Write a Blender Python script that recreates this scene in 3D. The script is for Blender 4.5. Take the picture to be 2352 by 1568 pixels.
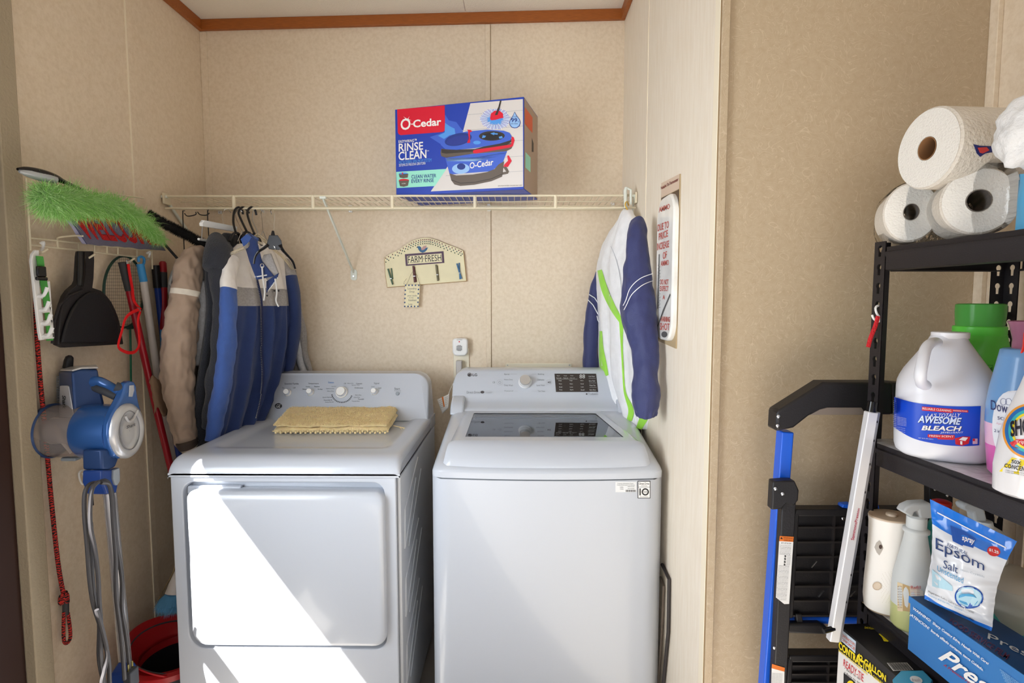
import bpy, bmesh, math, random
from mathutils import Vector, Matrix, noise
from mathutils.bvhtree import BVHTree
random.seed(7)
S = bpy.context.scene
C = S.collection
for o in list(bpy.data.objects): bpy.data.objects.remove(o)
PI = math.pi
# ---------------------------------------------------------------- camera
F = 1275.0; PITCH = 0.0745; YAW = 0.010; CZ = 1.39
cam = bpy.data.objects.new('camera', bpy.data.cameras.new('camera')); C.objects.link(cam)
cam.location = (0, 0, CZ); cam.rotation_euler = (PI/2-PITCH, 0, YAW)
cam.data.sensor_width = 36; cam.data.lens = 36*F/2352; cam.data.clip_start = 0.02
S.camera = cam
RM = cam.rotation_euler.to_matrix()
def ray(px, py): return RM @ Vector(((px-1176)/F, (784-py)/F, -1))
CAM = Vector((0, 0, CZ))
def at(px, py, Y): r = ray(px, py); return CAM + r*(Y/r.y)
def atx(px, py, X): r = ray(px, py); return CAM + r*(X/r.x)
def atz(px, py, Z): r = ray(px, py); return CAM + r*((Z-CZ)/r.z)
def hit(px, py, p0, n): r = ray(px, py); return CAM + r*((Vector(p0)-CAM).dot(n)/r.dot(n))
# ---------------------------------------------------------------- light
W = bpy.data.worlds.new('world'); S.world = W; W.use_nodes = True
W.node_tree.nodes['Background'].inputs[0].default_value = (0.90, 0.93, 1.0, 1)
W.node_tree.nodes['Background'].inputs[1].default_value = 0.42
def area(name, loc, rot, sx, sy, power, col):
    l = bpy.data.lights.new(name, 'AREA'); l.shape = 'RECTANGLE'; l.size = sx; l.size_y = sy
    l.energy = power; l.color = col
    o = bpy.data.objects.new(name, l); C.objects.link(o); o.location = loc; o.rotation_euler = rot
    return o
SUND = Vector((1.0, 1.7, -1.44)).normalized()
sl = bpy.data.lights.new('sun', 'SUN'); sl.energy = 26; sl.angle = math.radians(0.6); sl.color = (1, .97, .92)
so = bpy.data.objects.new('sun', sl); C.objects.link(so)
so.rotation_euler = SUND.to_track_quat('-Z', 'Y').to_euler(); so.location = (-3, -2, 5)
def aim(loc, to): return (Vector(to)-Vector(loc)).to_track_quat('-Z', 'Y').to_euler()
L1 = (-1.30, 0.55, 1.45); a1 = area('door_daylight', L1, aim(L1, (0.45, 2.2, 1.35)), 0.9, 1.2, 11.5, (0.86, 0.93, 1.0)); a1.data.spread = math.radians(100)
L2 = (0.5, -2.0, 1.9); a2 = area('room_daylight', L2, aim(L2, (0.1, 2.46, 1.5)), 1.6, 1.2, 0.45, (1.0, 0.965, 0.91)); a2.data.spread = math.radians(30)
S.view_settings.view_transform = 'Standard'; S.view_settings.look = 'None'
S.view_settings.exposure = 0.42; S.view_settings.gamma = 1
# ---------------------------------------------------------------- helpers
def lin(c):
    r = []
    for v in c[:3]:
        v /= 255.; r.append(v/12.92 if v <= .04045 else ((v+.055)/1.055)**2.4)
    return (*r, 1)
MC = {}
def M(name, col, rough=.5, metal=0, bump=0, bscale=200, var=0, vscale=40, trans=0, alpha=1, coat=0, sheen=0, ior=1.45, stretch=None):
    if name in MC: return MC[name]
    m = bpy.data.materials.new(name); m.use_nodes = True; nt = m.node_tree; b = nt.nodes['Principled BSDF']
    c = lin(col); b.inputs['Base Color'].default_value = c
    b.inputs['Roughness'].default_value = rough; b.inputs['Metallic'].default_value = metal
    b.inputs['Transmission Weight'].default_value = trans; b.inputs['Alpha'].default_value = alpha
    b.inputs['Coat Weight'].default_value = coat; b.inputs['Sheen Weight'].default_value = sheen
    b.inputs['IOR'].default_value = ior
    if bump or var:
        tc = nt.nodes.new('ShaderNodeTexCoord'); src = tc.outputs['Object']
        if stretch:
            mp = nt.nodes.new('ShaderNodeMapping'); mp.inputs['Scale'].default_value = stretch
            nt.links.new(src, mp.inputs[0]); src = mp.outputs[0]
    if var:
        n = nt.nodes.new('ShaderNodeTexNoise'); n.inputs['Scale'].default_value = vscale; n.inputs['Detail'].default_value = 5
        nt.links.new(src, n.inputs['Vector'])
        r = nt.nodes.new('ShaderNodeValToRGB'); r.color_ramp.elements[0].position = .3; r.color_ramp.elements[1].position = .7
        r.color_ramp.elements[0].color = (*[x*(1-var) for x in c[:3]], 1); r.color_ramp.elements[1].color = (*[min(1, x*(1+var)) for x in c[:3]], 1)
        nt.links.new(n.outputs[0], r.inputs[0]); nt.links.new(r.outputs[0], b.inputs['Base Color'])
    if bump:
        n = nt.nodes.new('ShaderNodeTexNoise'); n.inputs['Scale'].default_value = bscale; n.inputs['Detail'].default_value = 4
        nt.links.new(src, n.inputs['Vector'])
        bp = nt.nodes.new('ShaderNodeBump'); bp.inputs['Strength'].default_value = bump; bp.inputs['Distance'].default_value = .004
        nt.links.new(n.outputs[0], bp.inputs['Height']); nt.links.new(bp.outputs[0], b.inputs['Normal'])
    MC[name] = m; return m
def wallpaper(name, c1, c2, c3, swirl=0.0, stretch=(1, 1, 1)):
    m = bpy.data.materials.new(name); m.use_nodes = True; nt = m.node_tree; b = nt.nodes['Principled BSDF']
    b.inputs['Roughness'].default_value = .6
    N = nt.nodes.new; L = nt.links.new
    tc = N('ShaderNodeTexCoord'); mp = N('ShaderNodeMapping'); mp.inputs['Scale'].default_value = stretch; L(tc.outputs['Object'], mp.inputs[0])
    n1 = N('ShaderNodeTexNoise'); n1.inputs['Scale'].default_value = 70; n1.inputs['Detail'].default_value = 6; n1.inputs['Roughness'].default_value = .65; L(mp.outputs[0], n1.inputs['Vector'])
    r1 = N('ShaderNodeValToRGB'); r1.color_ramp.elements[0].position = .36; r1.color_ramp.elements[1].position = .62
    r1.color_ramp.elements[0].color = lin(c1); r1.color_ramp.elements[1].color = lin(c2); L(n1.outputs[0], r1.inputs[0])
    # thin curling lines: contour of a low-frequency distorted noise
    n2 = N('ShaderNodeTexNoise'); n2.inputs['Scale'].default_value = 20; n2.inputs['Detail'].default_value = 1.0; n2.inputs['Distortion'].default_value = 2.2
    L(tc.outputs['Object'], n2.inputs['Vector'])
    mm = N('ShaderNodeMath'); mm.operation = 'MULTIPLY'; mm.inputs[1].default_value = 11; L(n2.outputs[0], mm.inputs[0])
    fr = N('ShaderNodeMath'); fr.operation = 'PINGPONG'; fr.inputs[1].default_value = 1; L(mm.outputs[0], fr.inputs[0])
    r2 = N('ShaderNodeValToRGB'); r2.color_ramp.elements[0].position = .0; r2.color_ramp.elements[0].color = (1, 1, 1, 1)
    r2.color_ramp.elements[1].position = .16; r2.color_ramp.elements[1].color = (0, 0, 0, 1); L(fr.outputs[0], r2.inputs[0])
    n3 = N('ShaderNodeTexNoise'); n3.inputs['Scale'].default_value = 30; L(tc.outputs['Object'], n3.inputs['Vector'])
    m3 = N('ShaderNodeMath'); m3.operation = 'MULTIPLY'; L(r2.outputs[0], m3.inputs[0]); L(n3.outputs[0], m3.inputs[1])
    m4 = N('ShaderNodeMath'); m4.operation = 'MULTIPLY'; m4.inputs[1].default_value = swirl; L(m3.outputs[0], m4.inputs[0])
    mx = N('ShaderNodeMix'); mx.data_type = 'RGBA'; L(m4.outputs[0], mx.inputs[0]); L(r1.outputs[0], mx.inputs[6]); mx.inputs[7].default_value = lin(c3)
    L(mx.outputs[2], b.inputs['Base Color'])
    bp = N('ShaderNodeBump'); bp.inputs['Strength'].default_value = .08; bp.inputs['Distance'].default_value = .002; L(n1.outputs[0], bp.inputs['Height']); L(bp.outputs[0], b.inputs['Normal'])
    return m
def E_(name, label, cat, loc, group=None):
    o = bpy.data.objects.new(name, None); C.objects.link(o); o.location = loc; o.empty_display_size = .05
    return tag(o, label, cat, group)
def tag(o, label=None, cat=None, group=None, kind=None):
    if label: o['label'] = label
    if cat: o['category'] = cat
    if group: o['group'] = group
    if kind: o['kind'] = kind
    return o
def orig(p):
    v = Vector((0, 0, 0))
    while p: v = v + p.location; p = p.parent
    return v
class MB:
    def __init__(s): s.v = []; s.f = []; s.m = []
    def add(s, vs, fs, mi=0):
        b = len(s.v); s.v += [Vector(v) for v in vs]
        for f in fs: s.f.append([b+i for i in f]); s.m.append(mi)
        return s
    def box(s, x0, x1, y0, y1, z0, z1, mi=0, T=None):
        vs = [Vector((x, y, z)) for x in (x0, x1) for y in (y0, y1) for z in (z0, z1)]
        if T: vs = [T @ v for v in vs]
        return s.add(vs, [(0, 1, 3, 2), (4, 6, 7, 5), (0, 4, 5, 1), (2, 3, 7, 6), (0, 2, 6, 4), (1, 5, 7, 3)], mi)
    def bar(s, a, b, w, h, up=(0, 0, 1), mi=0):
        a = Vector(a); b = Vector(b); d = (b-a); L = d.length; d.normalize(); up = Vector(up)
        x = d.cross(up).normalized(); y = x.cross(d)
        T = Matrix((( x.x, d.x, y.x, a.x), (x.y, d.y, y.y, a.y), (x.z, d.z, y.z, a.z), (0, 0, 0, 1)))
        return s.box(-w/2, w/2, 0, L, -h/2, h/2, mi, T)
    def tube(s, pts, r, n=8, closed=False, mi=0, flat=1, fup=None, caps=True):
        pts = [Vector(p) for p in pts]; k = len(pts)
        R = r if isinstance(r, (list, tuple)) else [r]*k
        T = []
        for i in range(k):
            a = pts[(i-1) % k] if (i or closed) else pts[0]; b = pts[(i+1) % k] if (i < k-1 or closed) else pts[-1]
            t = (b-a); T.append(t.normalized() if t.length > 1e-9 else Vector((0, 0, 1)))
        u = Vector(fup) if fup else (Vector((0, 0, 1)) if abs(T[0].z) < .9 else Vector((0, 1, 0)))
        vs = []
        for i in range(k):
            u = (u - T[i]*u.dot(T[i]));
            if u.length < 1e-6: u = T[i].orthogonal()
            u.normalize(); w = T[i].cross(u)
            for j in range(n):
                a = 2*PI*j/n; vs.append(pts[i] + (u*math.cos(a)*flat + w*math.sin(a))*R[i])
        fs = []
        for i in range(k if closed else k-1):
            for j in range(n):
                i2 = (i+1) % k; fs.append((i*n+j, i*n+(j+1) % n, i2*n+(j+1) % n, i2*n+j))
        if not closed and caps: fs += [tuple(range(n))[::-1], tuple((k-1)*n+j for j in range(n))]
        return s.add(vs, fs, mi)
    def cyl(s, a, b, r, n=24, mi=0, r2=None): return s.tube([a, b], [r, r if r2 is None else r2], n, mi=mi)
    def lathe(s, prof, c, axis=(0, 0, 1), n=32, mi=0, sx=1, sy=1, xdir=None, cap=True):
        ax = Vector(axis).normalized(); c = Vector(c)
        u = (Vector(xdir) - ax*Vector(xdir).dot(ax)).normalized() if xdir else (Vector((1, 0, 0)) if abs(ax.x) < .9 else Vector((0, 1, 0)))
        u = (u-ax*u.dot(ax)).normalized(); w = ax.cross(u)
        rings = [[c + ax*h + (u*math.cos(2*PI*j/n)*sx + w*math.sin(2*PI*j/n)*sy)*r for j in range(n)] for r, h in prof]
        return s.loft(rings, mi=mi, cap=cap)
    def loft(s, rings, mi=0, cap=True, closed=True, mfn=None):
        n = len(rings[0]); b = len(s.v); s.v += [Vector(p) for r in rings for p in r]
        for i in range(len(rings)-1):
            for j in range(n if closed else n-1):
                s.f.append([b+i*n+j, b+i*n+(j+1) % n, b+(i+1)*n+(j+1) % n, b+(i+1)*n+j])
                s.m.append(mfn(i/(len(rings)-1), j/n) if mfn else mi)
        if cap and closed:
            s.f.append([b+j for j in range(n)][::-1]); s.m.append(mfn(0, 0) if mfn else mi)
            s.f.append([b+(len(rings)-1)*n+j for j in range(n)]); s.m.append(mfn(1, 0) if mfn else mi)
        return s
    def prism(s, pts, vec, mi=0):
        a = [Vector(p) for p in pts]; v = Vector(vec); return s.loft([a, [p+v for p in a]], mi)
    def poly(s, pts, mi=0): return s.add(pts, [tuple(range(len(pts)))], mi)
    def grid(s, fn, nu, nv, mi=0, mfn=None, skip=None):
        b = len(s.v)
        for j in range(nv+1):
            for i in range(nu+1): s.v.append(Vector(fn(i/nu, j/nv)))
        for j in range(nv):
            for i in range(nu):
                if skip and skip((i+.5)/nu, (j+.5)/nv): continue
                s.f.append([b+j*(nu+1)+i, b+j*(nu+1)+i+1, b+(j+1)*(nu+1)+i+1, b+(j+1)*(nu+1)+i])
                s.m.append(mfn((i+.5)/nu, (j+.5)/nv) if mfn else mi)
        return s
    def ball(s, c, r, n=16, mi=0, sc=(1, 1, 1)):
        c = Vector(c); rings = []
        for i in range(1, n//2):
            a = PI*i/(n//2); rings.append([c+Vector((r*math.sin(a)*math.cos(2*PI*j/n)*sc[0], r*math.sin(a)*math.sin(2*PI*j/n)*sc[1], -r*math.cos(a)*sc[2])) for j in range(n)])
        return s.loft(rings, mi)
    def wrinkle(s, amp, sc, seed=0):
        me = bpy.data.meshes.new('t'); me.from_pydata([tuple(v) for v in s.v], [], s.f); me.update()
        for i, v in enumerate(s.v):
            p = Vector((v.x*sc[0]+seed, v.y*sc[1], v.z*sc[2])); s.v[i] = v + me.vertices[i].normal*amp*(noise.noise(p)+.5*noise.noise(p*2.1))
        bpy.data.meshes.remove(me); return s
    def build(s, name, mats, parent=None, bevel=0, seg=2, smooth=True, ang=38, sub=0, label=None, solid=0, fixn=True):
        me = bpy.data.meshes.new(name); o0 = orig(parent)
        me.from_pydata([tuple(v-o0) for v in s.v], [], s.f)
        if not isinstance(mats, (list, tuple)): mats = [mats]
        for m in mats: me.materials.append(m)
        me.polygons.foreach_set('material_index', s.m)
        if fixn:
            bm = bmesh.new(); bm.from_mesh(me); bmesh.ops.recalc_face_normals(bm, faces=bm.faces); bm.to_mesh(me); bm.free()
        if smooth:
            me.shade_smooth()
            if ang < 180: me.set_sharp_from_angle(angle=math.radians(ang))
        o = bpy.data.objects.new(name, me); C.objects.link(o)
        if parent: o.parent = parent
        if solid: md = o.modifiers.new('so', 'SOLIDIFY'); md.thickness = solid; md.offset = 0
        if bevel: md = o.modifiers.new('be', 'BEVEL'); md.width = bevel; md.segments = seg; md.limit_method = 'ANGLE'; md.angle_limit = math.radians(35); md.harden_normals = False
        if sub: md = o.modifiers.new('su', 'SUBSURF'); md.levels = sub; md.render_levels = sub
        if label: o['label'] = label
        return o
def structure(o): o['kind'] = 'structure'; return o
def rr(x0, x1, y0, y1, r, n=6):
    R = r if isinstance(r, (list, tuple)) else [r]*4; out = []
    for (cx, cy, a0), q in zip(((x1, y1, 0), (x0, y1, 90), (x0, y0, 180), (x1, y0, 270)), R):
        sx = 1 if cx == x1 else -1; sy = 1 if cy == y1 else -1
        for i in range(n+1):
            a = math.radians(a0+90*i/n); out.append((cx-sx*q+q*math.cos(a), cy-sy*q+q*math.sin(a)))
    return out
def spline(pts, n):
    pts = [Vector(p) for p in pts]; k = len(pts); out = []
    for t in range(n+1):
        x = t/n*(k-1); i = min(int(x), k-2); f = x-i
        p0 = pts[max(i-1, 0)]; p1 = pts[i]; p2 = pts[i+1]; p3 = pts[min(i+2, k-1)]
        out.append(.5*((2*p1)+(p2-p0)*f+(2*p0-5*p1+4*p2-p3)*f*f+(3*p1-p0-3*p2+p3)*f**3))
    return out
# text and flat printed shapes: given where they stand in the photo, laid onto the real surface behind them
_tc = {}
def glyphs(s, bold=0.0, shear=0.0):
    k = (s, bold, shear)
    if k in _tc: return _tc[k]
    cu = bpy.data.curves.new('t', 'FONT'); cu.body = s; cu.size = 1; cu.resolution_u = 3; cu.offset = bold; cu.shear = shear; cu.align_x = 'LEFT'
    ob = bpy.data.objects.new('t', cu); C.objects.link(ob)
    me = ob.evaluated_get(bpy.context.evaluated_depsgraph_get()).to_mesh()
    vs = [v.co.copy() for v in me.vertices]; fs = [tuple(p.vertices) for p in me.polygons]
    bpy.data.objects.remove(ob); bpy.data.curves.remove(cu)
    if vs:
        x0 = min(v.x for v in vs); x1 = max(v.x for v in vs); y0 = min(v.y for v in vs); y1 = max(v.y for v in vs)
        vs = [((v.x-x0)/max(1e-6, x1-x0), (v.y-y0)/max(1e-6, y1-y0)) for v in vs]
    _tc[k] = (vs, fs); return _tc[k]
def ptext(mb, s, box, fn, mi=0, slope=0, bold=0.0, shear=0.0, vslope=0):
    """text filling the picture box (x0,y0,x1,y1); slope = how far its baseline drops per pixel; fn lays a pixel on the surface"""
    vs, fs = glyphs(s, bold, shear); x0, y0, x1, y1 = box; xc = (x0+x1)/2; yc = (y0+y1)/2
    P = []
    for a, b in vs:
        x = x0+a*(x1-x0); y = y1-b*(y1-y0)
        P.append(fn(x+(y-yc)*vslope, y+(x-xc)*slope))
    mb.add(P, fs, mi)
def qtext(mb, s, quad, fn, mi=0, bold=0.0, shear=0.0):
    """text filling a picture quad given as top-left, top-right, bottom-right, bottom-left"""
    vs, fs = glyphs(s, bold, shear); q = [Vector(p) for p in quad]; P = []
    for a, b in vs:
        p = (q[3]*(1-a)+q[2]*a)*(1-b)+(q[0]*(1-a)+q[1]*a)*b; P.append(fn(p.x, p.y))
    mb.add(P, fs, mi)
def ppoly(mb, pts, fn, mi=0): mb.poly([fn(*p) for p in pts], mi)
def pell(mb, cx, cy, rx, ry, fn, mi=0, n=28, rot=0, a0=0, a1=360):
    pts = [(math.radians(a0+(a1-a0)*i/n)) for i in range(n if a1-a0 == 360 else n+1)]
    c, s_ = math.cos(rot), math.sin(rot)
    mb.poly([fn(cx+rx*math.cos(a)*c-ry*math.sin(a)*s_, cy+rx*math.cos(a)*s_+ry*math.sin(a)*c) for a in pts], mi)
def pring(mb, cx, cy, rx, ry, w, fn, mi=0, n=32, a0=0, a1=360, rot=0):
    c, s_ = math.cos(rot), math.sin(rot); P = []
    for i in range(n+1):
        a = math.radians(a0+(a1-a0)*i/n)
        for k in (0, w):
            x = (rx-k)*math.cos(a); y = (ry-k)*math.sin(a); P.append(fn(cx+x*c-y*s_, cy+x*s_+y*c))
    mb.add(P, [(2*i, 2*i+2, 2*i+3, 2*i+1) for i in range(n)], mi)
def plane_fn(p0, n, off=.0008):
    n = Vector(n).normalized(); p0 = Vector(p0)
    if n.dot(CAM-p0) < 0: n = -n
    return lambda x, y: hit(x, y, p0, n) + n*off
def mesh_fn(objs, off=.0010):
    dg = bpy.context.evaluated_depsgraph_get(); vs = []; fs = []
    for o in (objs if isinstance(objs, list) else [objs]):
        e = o.evaluated_get(dg); me = e.to_mesh(); b = len(vs); o0 = orig(o)
        vs += [v.co+o0 for v in me.vertices]; fs += [[b+i for i in p.vertices] for p in me.polygons]; e.to_mesh_clear()
    T = BVHTree.FromPolygons(vs, fs); last = [Vector((0, 1, 1))]
    def fn(x, y):
        d = ray(x, y).normalized(); h, n, i, dist = T.ray_cast(CAM, d)
        if h is None: return CAM+d*(last[0]-CAM).length
        if n.dot(d) > 0: n = -n
        last[0] = h; return h+n*off
    return fn
def decal(mb, name, mats, parent, label=None): return mb.build(name, mats, parent, smooth=False, label=label, fixn=False)
# ---------------------------------------------------------------- materials
ink = M('black_ink', (30, 30, 34), .5); wht = M('white_print', (236, 236, 236), .5); redp = M('red_print', (205, 12, 38), .5)
enamel = M('white_enamel', (190, 195, 204), .22, coat=.35)
enamel_side = M('grey_enamel', (205, 208, 212), .35)
chrome = M('chrome', (225, 226, 230), .12, 1); steel = M('brushed_steel', (190, 190, 190), .32, 1)
plw = M('white_plastic', (236, 236, 234), .4); plb = M('black_plastic', (26, 24, 27), .42, bump=.1); grayp = M('grey_plastic', (150, 158, 165), .4)
cream = M('cream_coated_wire', (226, 214, 186), .4)
blackmetal = M('black_powder_coat', (34, 30, 33), .5, bump=.15, bscale=500)
wire_d = M('black_wire', (30, 28, 28), .4)
# ================================================================ the room
XL = -1.364; XR = 0.455; YW = 2.46; YS = 1.30; YF = 1.61
XQ = at(2275, 200, YS).x
wp_back = wallpaper('beige_flecked_panel', (222, 203, 176), (232, 215, 191), (240, 227, 206), .25)
wp_right = wallpaper('cream_streaked_panel', (232, 219, 199), (238, 227, 210), (240, 228, 208), .1, (1, 1, .12))
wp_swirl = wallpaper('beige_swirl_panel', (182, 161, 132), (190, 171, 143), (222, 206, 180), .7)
wood = M('orange_brown_oak', (158, 88, 34), .45, var=.25, vscale=30, stretch=(1, 8, 30))
ceilm = M('textured_white_ceiling', (236, 228, 214), .8, bump=.6, bscale=160)
seam = M('panel_seam_shadow', (150, 124, 90), .7); seaml = M('panel_seam_light', (240, 228, 204), .6)
structure(MB().box(XL-.08, XR+.01, YW, YW+.08, 0, 3.1).build('wall_back', wp_back))
structure(MB().box(XL-.08, XL, 1.456, YW, 0, 3.1).build('wall_left', wp_back))
structure(MB().box(XR, XR+.06, YS+.03, YW+.08, 0, 3.1).build('wall_right', wp_right))
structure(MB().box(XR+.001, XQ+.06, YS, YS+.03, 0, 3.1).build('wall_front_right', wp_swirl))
structure(MB().box(XQ, XQ+.06, .25, YS, 0, 3.1).build('wall_far_right', wp_back))
structure(MB().box(XL-.08, XL, -1.6, -.20, 0, 3.1).box(XL-.08, XL, -.20, 1.455, 2.1, 3.1).build('wall_left_near', wp_back))
fl = M('pale_vinyl_floor', (166, 160, 152), .5, var=.08, vscale=12)
structure(MB().box(XL-.3, 1.4, -1.6, YW+.1, -.05, 0).build('floor', fl))
# ceiling: its back edge climbs a little to the right
zc = lambda x: at(481, 48.5, YW).z + (at(1425, 23.5, YW).z-at(481, 48.5, YW).z)*(x-XL)/(XR-XL)
vs = [(x, y, zc(x)+dz) for x in (XL-.08, 1.4) for y in (-1.7, YW+.08) for dz in (0, .06)]
cm = MB().add(vs, [(0, 1, 3, 2), (4, 6, 7, 5), (0, 4, 5, 1), (2, 3, 7, 6), (0, 2, 6, 4), (1, 5, 7, 3)])
structure(cm.build('ceiling', ceilm))
xs = at(1070, 30, YW).x
structure(MB().box(xs-.001, xs+.001, 1.2, YW-.03, zc(xs)-.002, zc(xs)+.01).build('trim_ceiling_seam', M('ceiling_seam', (188, 170, 160), .7)))
h_ = .043
def trimprism(name, prof): structure(MB().loft(prof).build(name, wood, bevel=.002))
trimprism('trim_1', [[(XL, YW, zc(XL)), (XL, YW-.018, zc(XL)), (XL, YW-.018, zc(XL)-h_), (XL, YW, zc(XL)-h_)], [(XR, YW, zc(XR)), (XR, YW-.018, zc(XR)), (XR, YW-.018, zc(XR)-h_), (XR, YW, zc(XR)-h_)]])
trimprism('trim_2', [[(XL, y, zc(XL)), (XL+.018, y, zc(XL)), (XL+.018, y, zc(XL)-h_), (XL, y, zc(XL)-h_)] for y in (1.5, YW-.018)])
trimprism('trim_3', [[(XR, y, zc(XR)), (XR-.018, y, zc(XR)), (XR-.018, y, zc(XR)-h_), (XR, y, zc(XR)-h_)] for y in (1.3, YW-.018)])
def batten(name, x0, x1, y0, y1, z1=3.0, m=None): structure(MB().box(x0, x1, y0, y1, 0, z1).build(name, m or wp_back, bevel=.0015))
# thin strips over the panel joints
ztb = zc(-.1)-h_-.002
x = at(1127, 400, YW).x; batten('trim_4', x-.022, x, YW-.005, YW, ztb)
structure(MB().box(x, x+.0022, YW-.0015, YW, 0, ztb).build('trim_5', seam))
batten('trim_6', XL, XL+.03, YW-.004, YW, zc(XL)-h_-.002)
y = atx(305, 400, XL).y; batten('trim_7', XL, XL+.004, y, y+.028, zc(XL)-h_-.002)
structure(MB().box(XL, XL+.0045, y-.003, y, 0, zc(XL)-h_-.002).build('trim_8', seaml))
y = atx(1487, 240, XR).y; structure(MB().box(XR-.002, XR, y-.004, y, 0, 2.9).build('trim_9', seaml))
batten('trim_10', XR-.002, XR+.001, YS-.002, YS+.03, 3.0, seaml)
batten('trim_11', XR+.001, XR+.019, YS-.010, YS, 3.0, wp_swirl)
batten('trim_12', XQ-.012, XQ, YS-.024, YS, 3.0, wp_back)
structure(MB().box(XR-.0010, XR+.0008, YS-.004, YS-.002, 0, 3).build('trim_13', seam))
batten('trim_14', XQ-.004, XQ, YS-.16, YS-.14, 3.0, wp_back)
# left doorway: casing and the dark door with a two-pane window that lets the sun in
casem = M('grey_beige_casing', (172, 158, 134), .85, bump=.5, bscale=120)
structure(MB().box(XL, XL+.03, 1.454, 1.513, 0, 3.0).build('trim_15', casem, bevel=.003))
k = Vector((SUND.x/SUND.y, 0, SUND.z/SUND.x))
def ztop(px, py, Y): p = at(px, py, Y); return p.z - (p.x-(XL-.02))*SUND.z/SUND.x
zt1 = ztop(770, 1480, YF-.022); zb1 = ztop(478, 1487, YF); zt2 = ztop(470, 1508, YF)
p = at(452, 1530, YF); yj = p.y-(p.x-(XL-.02))*SUND.y/SUND.x
print('sun window', zt1, zb1, zt2, yj)
dm = M('dark_brown_door', (52, 30, 24), .6)
dr = MB().box(XL-.04, XL, yj, 1.455, 0, 2.1).box(XL-.04, XL, -.20, -.08, 0, 2.1).box(XL-.04, XL, -.08, yj, zt1, 2.1).box(XL-.04, XL, -.08, yj, zt2, zb1).box(XL-.04, XL, -.08, yj, 0, .5)
structure(dr.build('door_1', dm, smooth=False))
# ================================================================ dryer
DX = at(391, 1100, YF).x; DX1 = DX+.686
dry = E_('dryer', 'white front-loading clothes dryer with a sunlit door and folded yellow mat on top', 'dryer', (DX+.343, YF, 0))
zs = .865; YB = 2.31
def T2(fn_px, Y):  # px outline -> points
    return [at(a, b, Y) for a, b in fn_px]
# cabinet with a recessed opening for the door
a0 = at(418, 1106, YF); a1 = at(889, 1491, YF)
hx0, hx1, hz0, hz1 = a0.x, a1.x, a1.z, a0.z
def ring(outer, inner_r): pass
hole = rr(hx0, hx1, hz0, hz1, [.035, .035, .05, .035], 8); cx, cz = (hx0+hx1)/2, (hz0+hz1)/2
mb = MB()
def onrect(x, z, x0, x1, z0, z1):
    dx, dz = x-cx, z-cz; t = min(((x1-cx) if dx > 0 else (x0-cx))/dx if abs(dx) > 1e-6 else 1e9, ((z1-cz) if dz > 0 else (z0-cz))/dz if abs(dz) > 1e-6 else 1e9)
    return cx+dx*t, cz+dz*t
bx0, bx1, bz0, bz1 = DX, DX1-.012, .02, zs
cor = [(bx1, bz1), (bx0, bz1), (bx0, bz0), (bx1, bz0)]
angs = []
hp = []
for (x, z) in hole:
    hp.append((x, z))
outer = [onrect(x, z, bx0, bx1, bz0, bz1) for x, z in hp]
# snap the outer ring's nearest points to the four corners
for c_ in cor:
    i = min(range(len(outer)), key=lambda q: (outer[q][0]-c_[0])**2+(outer[q][1]-c_[1])**2); outer[i] = c_
mb.loft([[(x, YB, z) for x, z in outer], [(x, YF, z) for x, z in outer], [(x, YF, z) for x, z in hp], [(x*1+(cx-x)*.012, YF+.03, z+(cz-z)*.012) for x, z in hp]], cap=True)
mb.build('cabinet', enamel, dry, bevel=.003)
# right side: folded corner post and the pressed side panel
mb = MB().box(DX1-.012, DX1-.001, YF+.012, YB, .02, zs+.002); mb.build('side_panel', enamel_side, dry, bevel=.004, label='grey-white pressed steel side panel')
mb = MB()
for z0 in (.62, .40, .18):
    mb.tube([(DX1-.001, YF+.06, z0), (DX1-.001, YF+.07, z0+.12), (DX1-.001, YF+.30, z0+.22)], .0028, 6)
    mb.tube([(DX1-.001, YF+.07, z0), (DX1-.001, YF+.26, z0+.16)], .0022, 6)
    mb.tube([(DX1-.001, YF+.12, z0-.02), (DX1-.001, YF+.36, z0+.16)], .0022, 6)
mb.build('pressed_rib', enamel_side, dry)
# door
d0 = at(427, 1129, YF-.02); d1 = at(888, 1484, YF-.02)
dshape = rr(d0.x, d1.x, d1.z, d0.z, [.028, .018, .045, .034], 8)
dc = ((d0.x+d1.x)/2, (d0.z+d1.z)/2)
def shr(p, k, top=0): return (p[0]+(dc[0]-p[0])*k, p[1]+(dc[1]-p[1])*k - (top if p[1] > dc[1]+.1 else 0))
lay = [(0, YF+.024, 0), (0, YF-.010, 0), (.006, YF-.019, .002), (.018, YF-.024, .012), (.06, YF-.0255, .018), (.5, YF-.028, .01)]
mb = MB().loft([[(shr(p, k_, t)[0], y_, shr(p, k_, t)[1]) for p in dshape] for k_, y_, t in lay])
door = mb.build('door', enamel, dry, ang=60)
hm = MB()
for zz in (at(0, 1190, YF).z, at(0, 1425, YF).z):
    hm = MB().box(hx1-.012, hx1-.004, YF-.016, YF+.02, zz-.022, zz+.022).cyl((hx1-.008, YF-.014, zz-.02), (hx1-.008, YF-.014, zz+.02), .004, 10)
    hm.build('hinge', steel, dry)
MB().prism([(at(a, b, YF+.028)) for a, b in ((437, 1112), (560, 1112), (556, 1126), (545, 1131), (437, 1131))], (0, -.016, 0)).build('door_pull', enamel, dry, bevel=.004)
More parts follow.
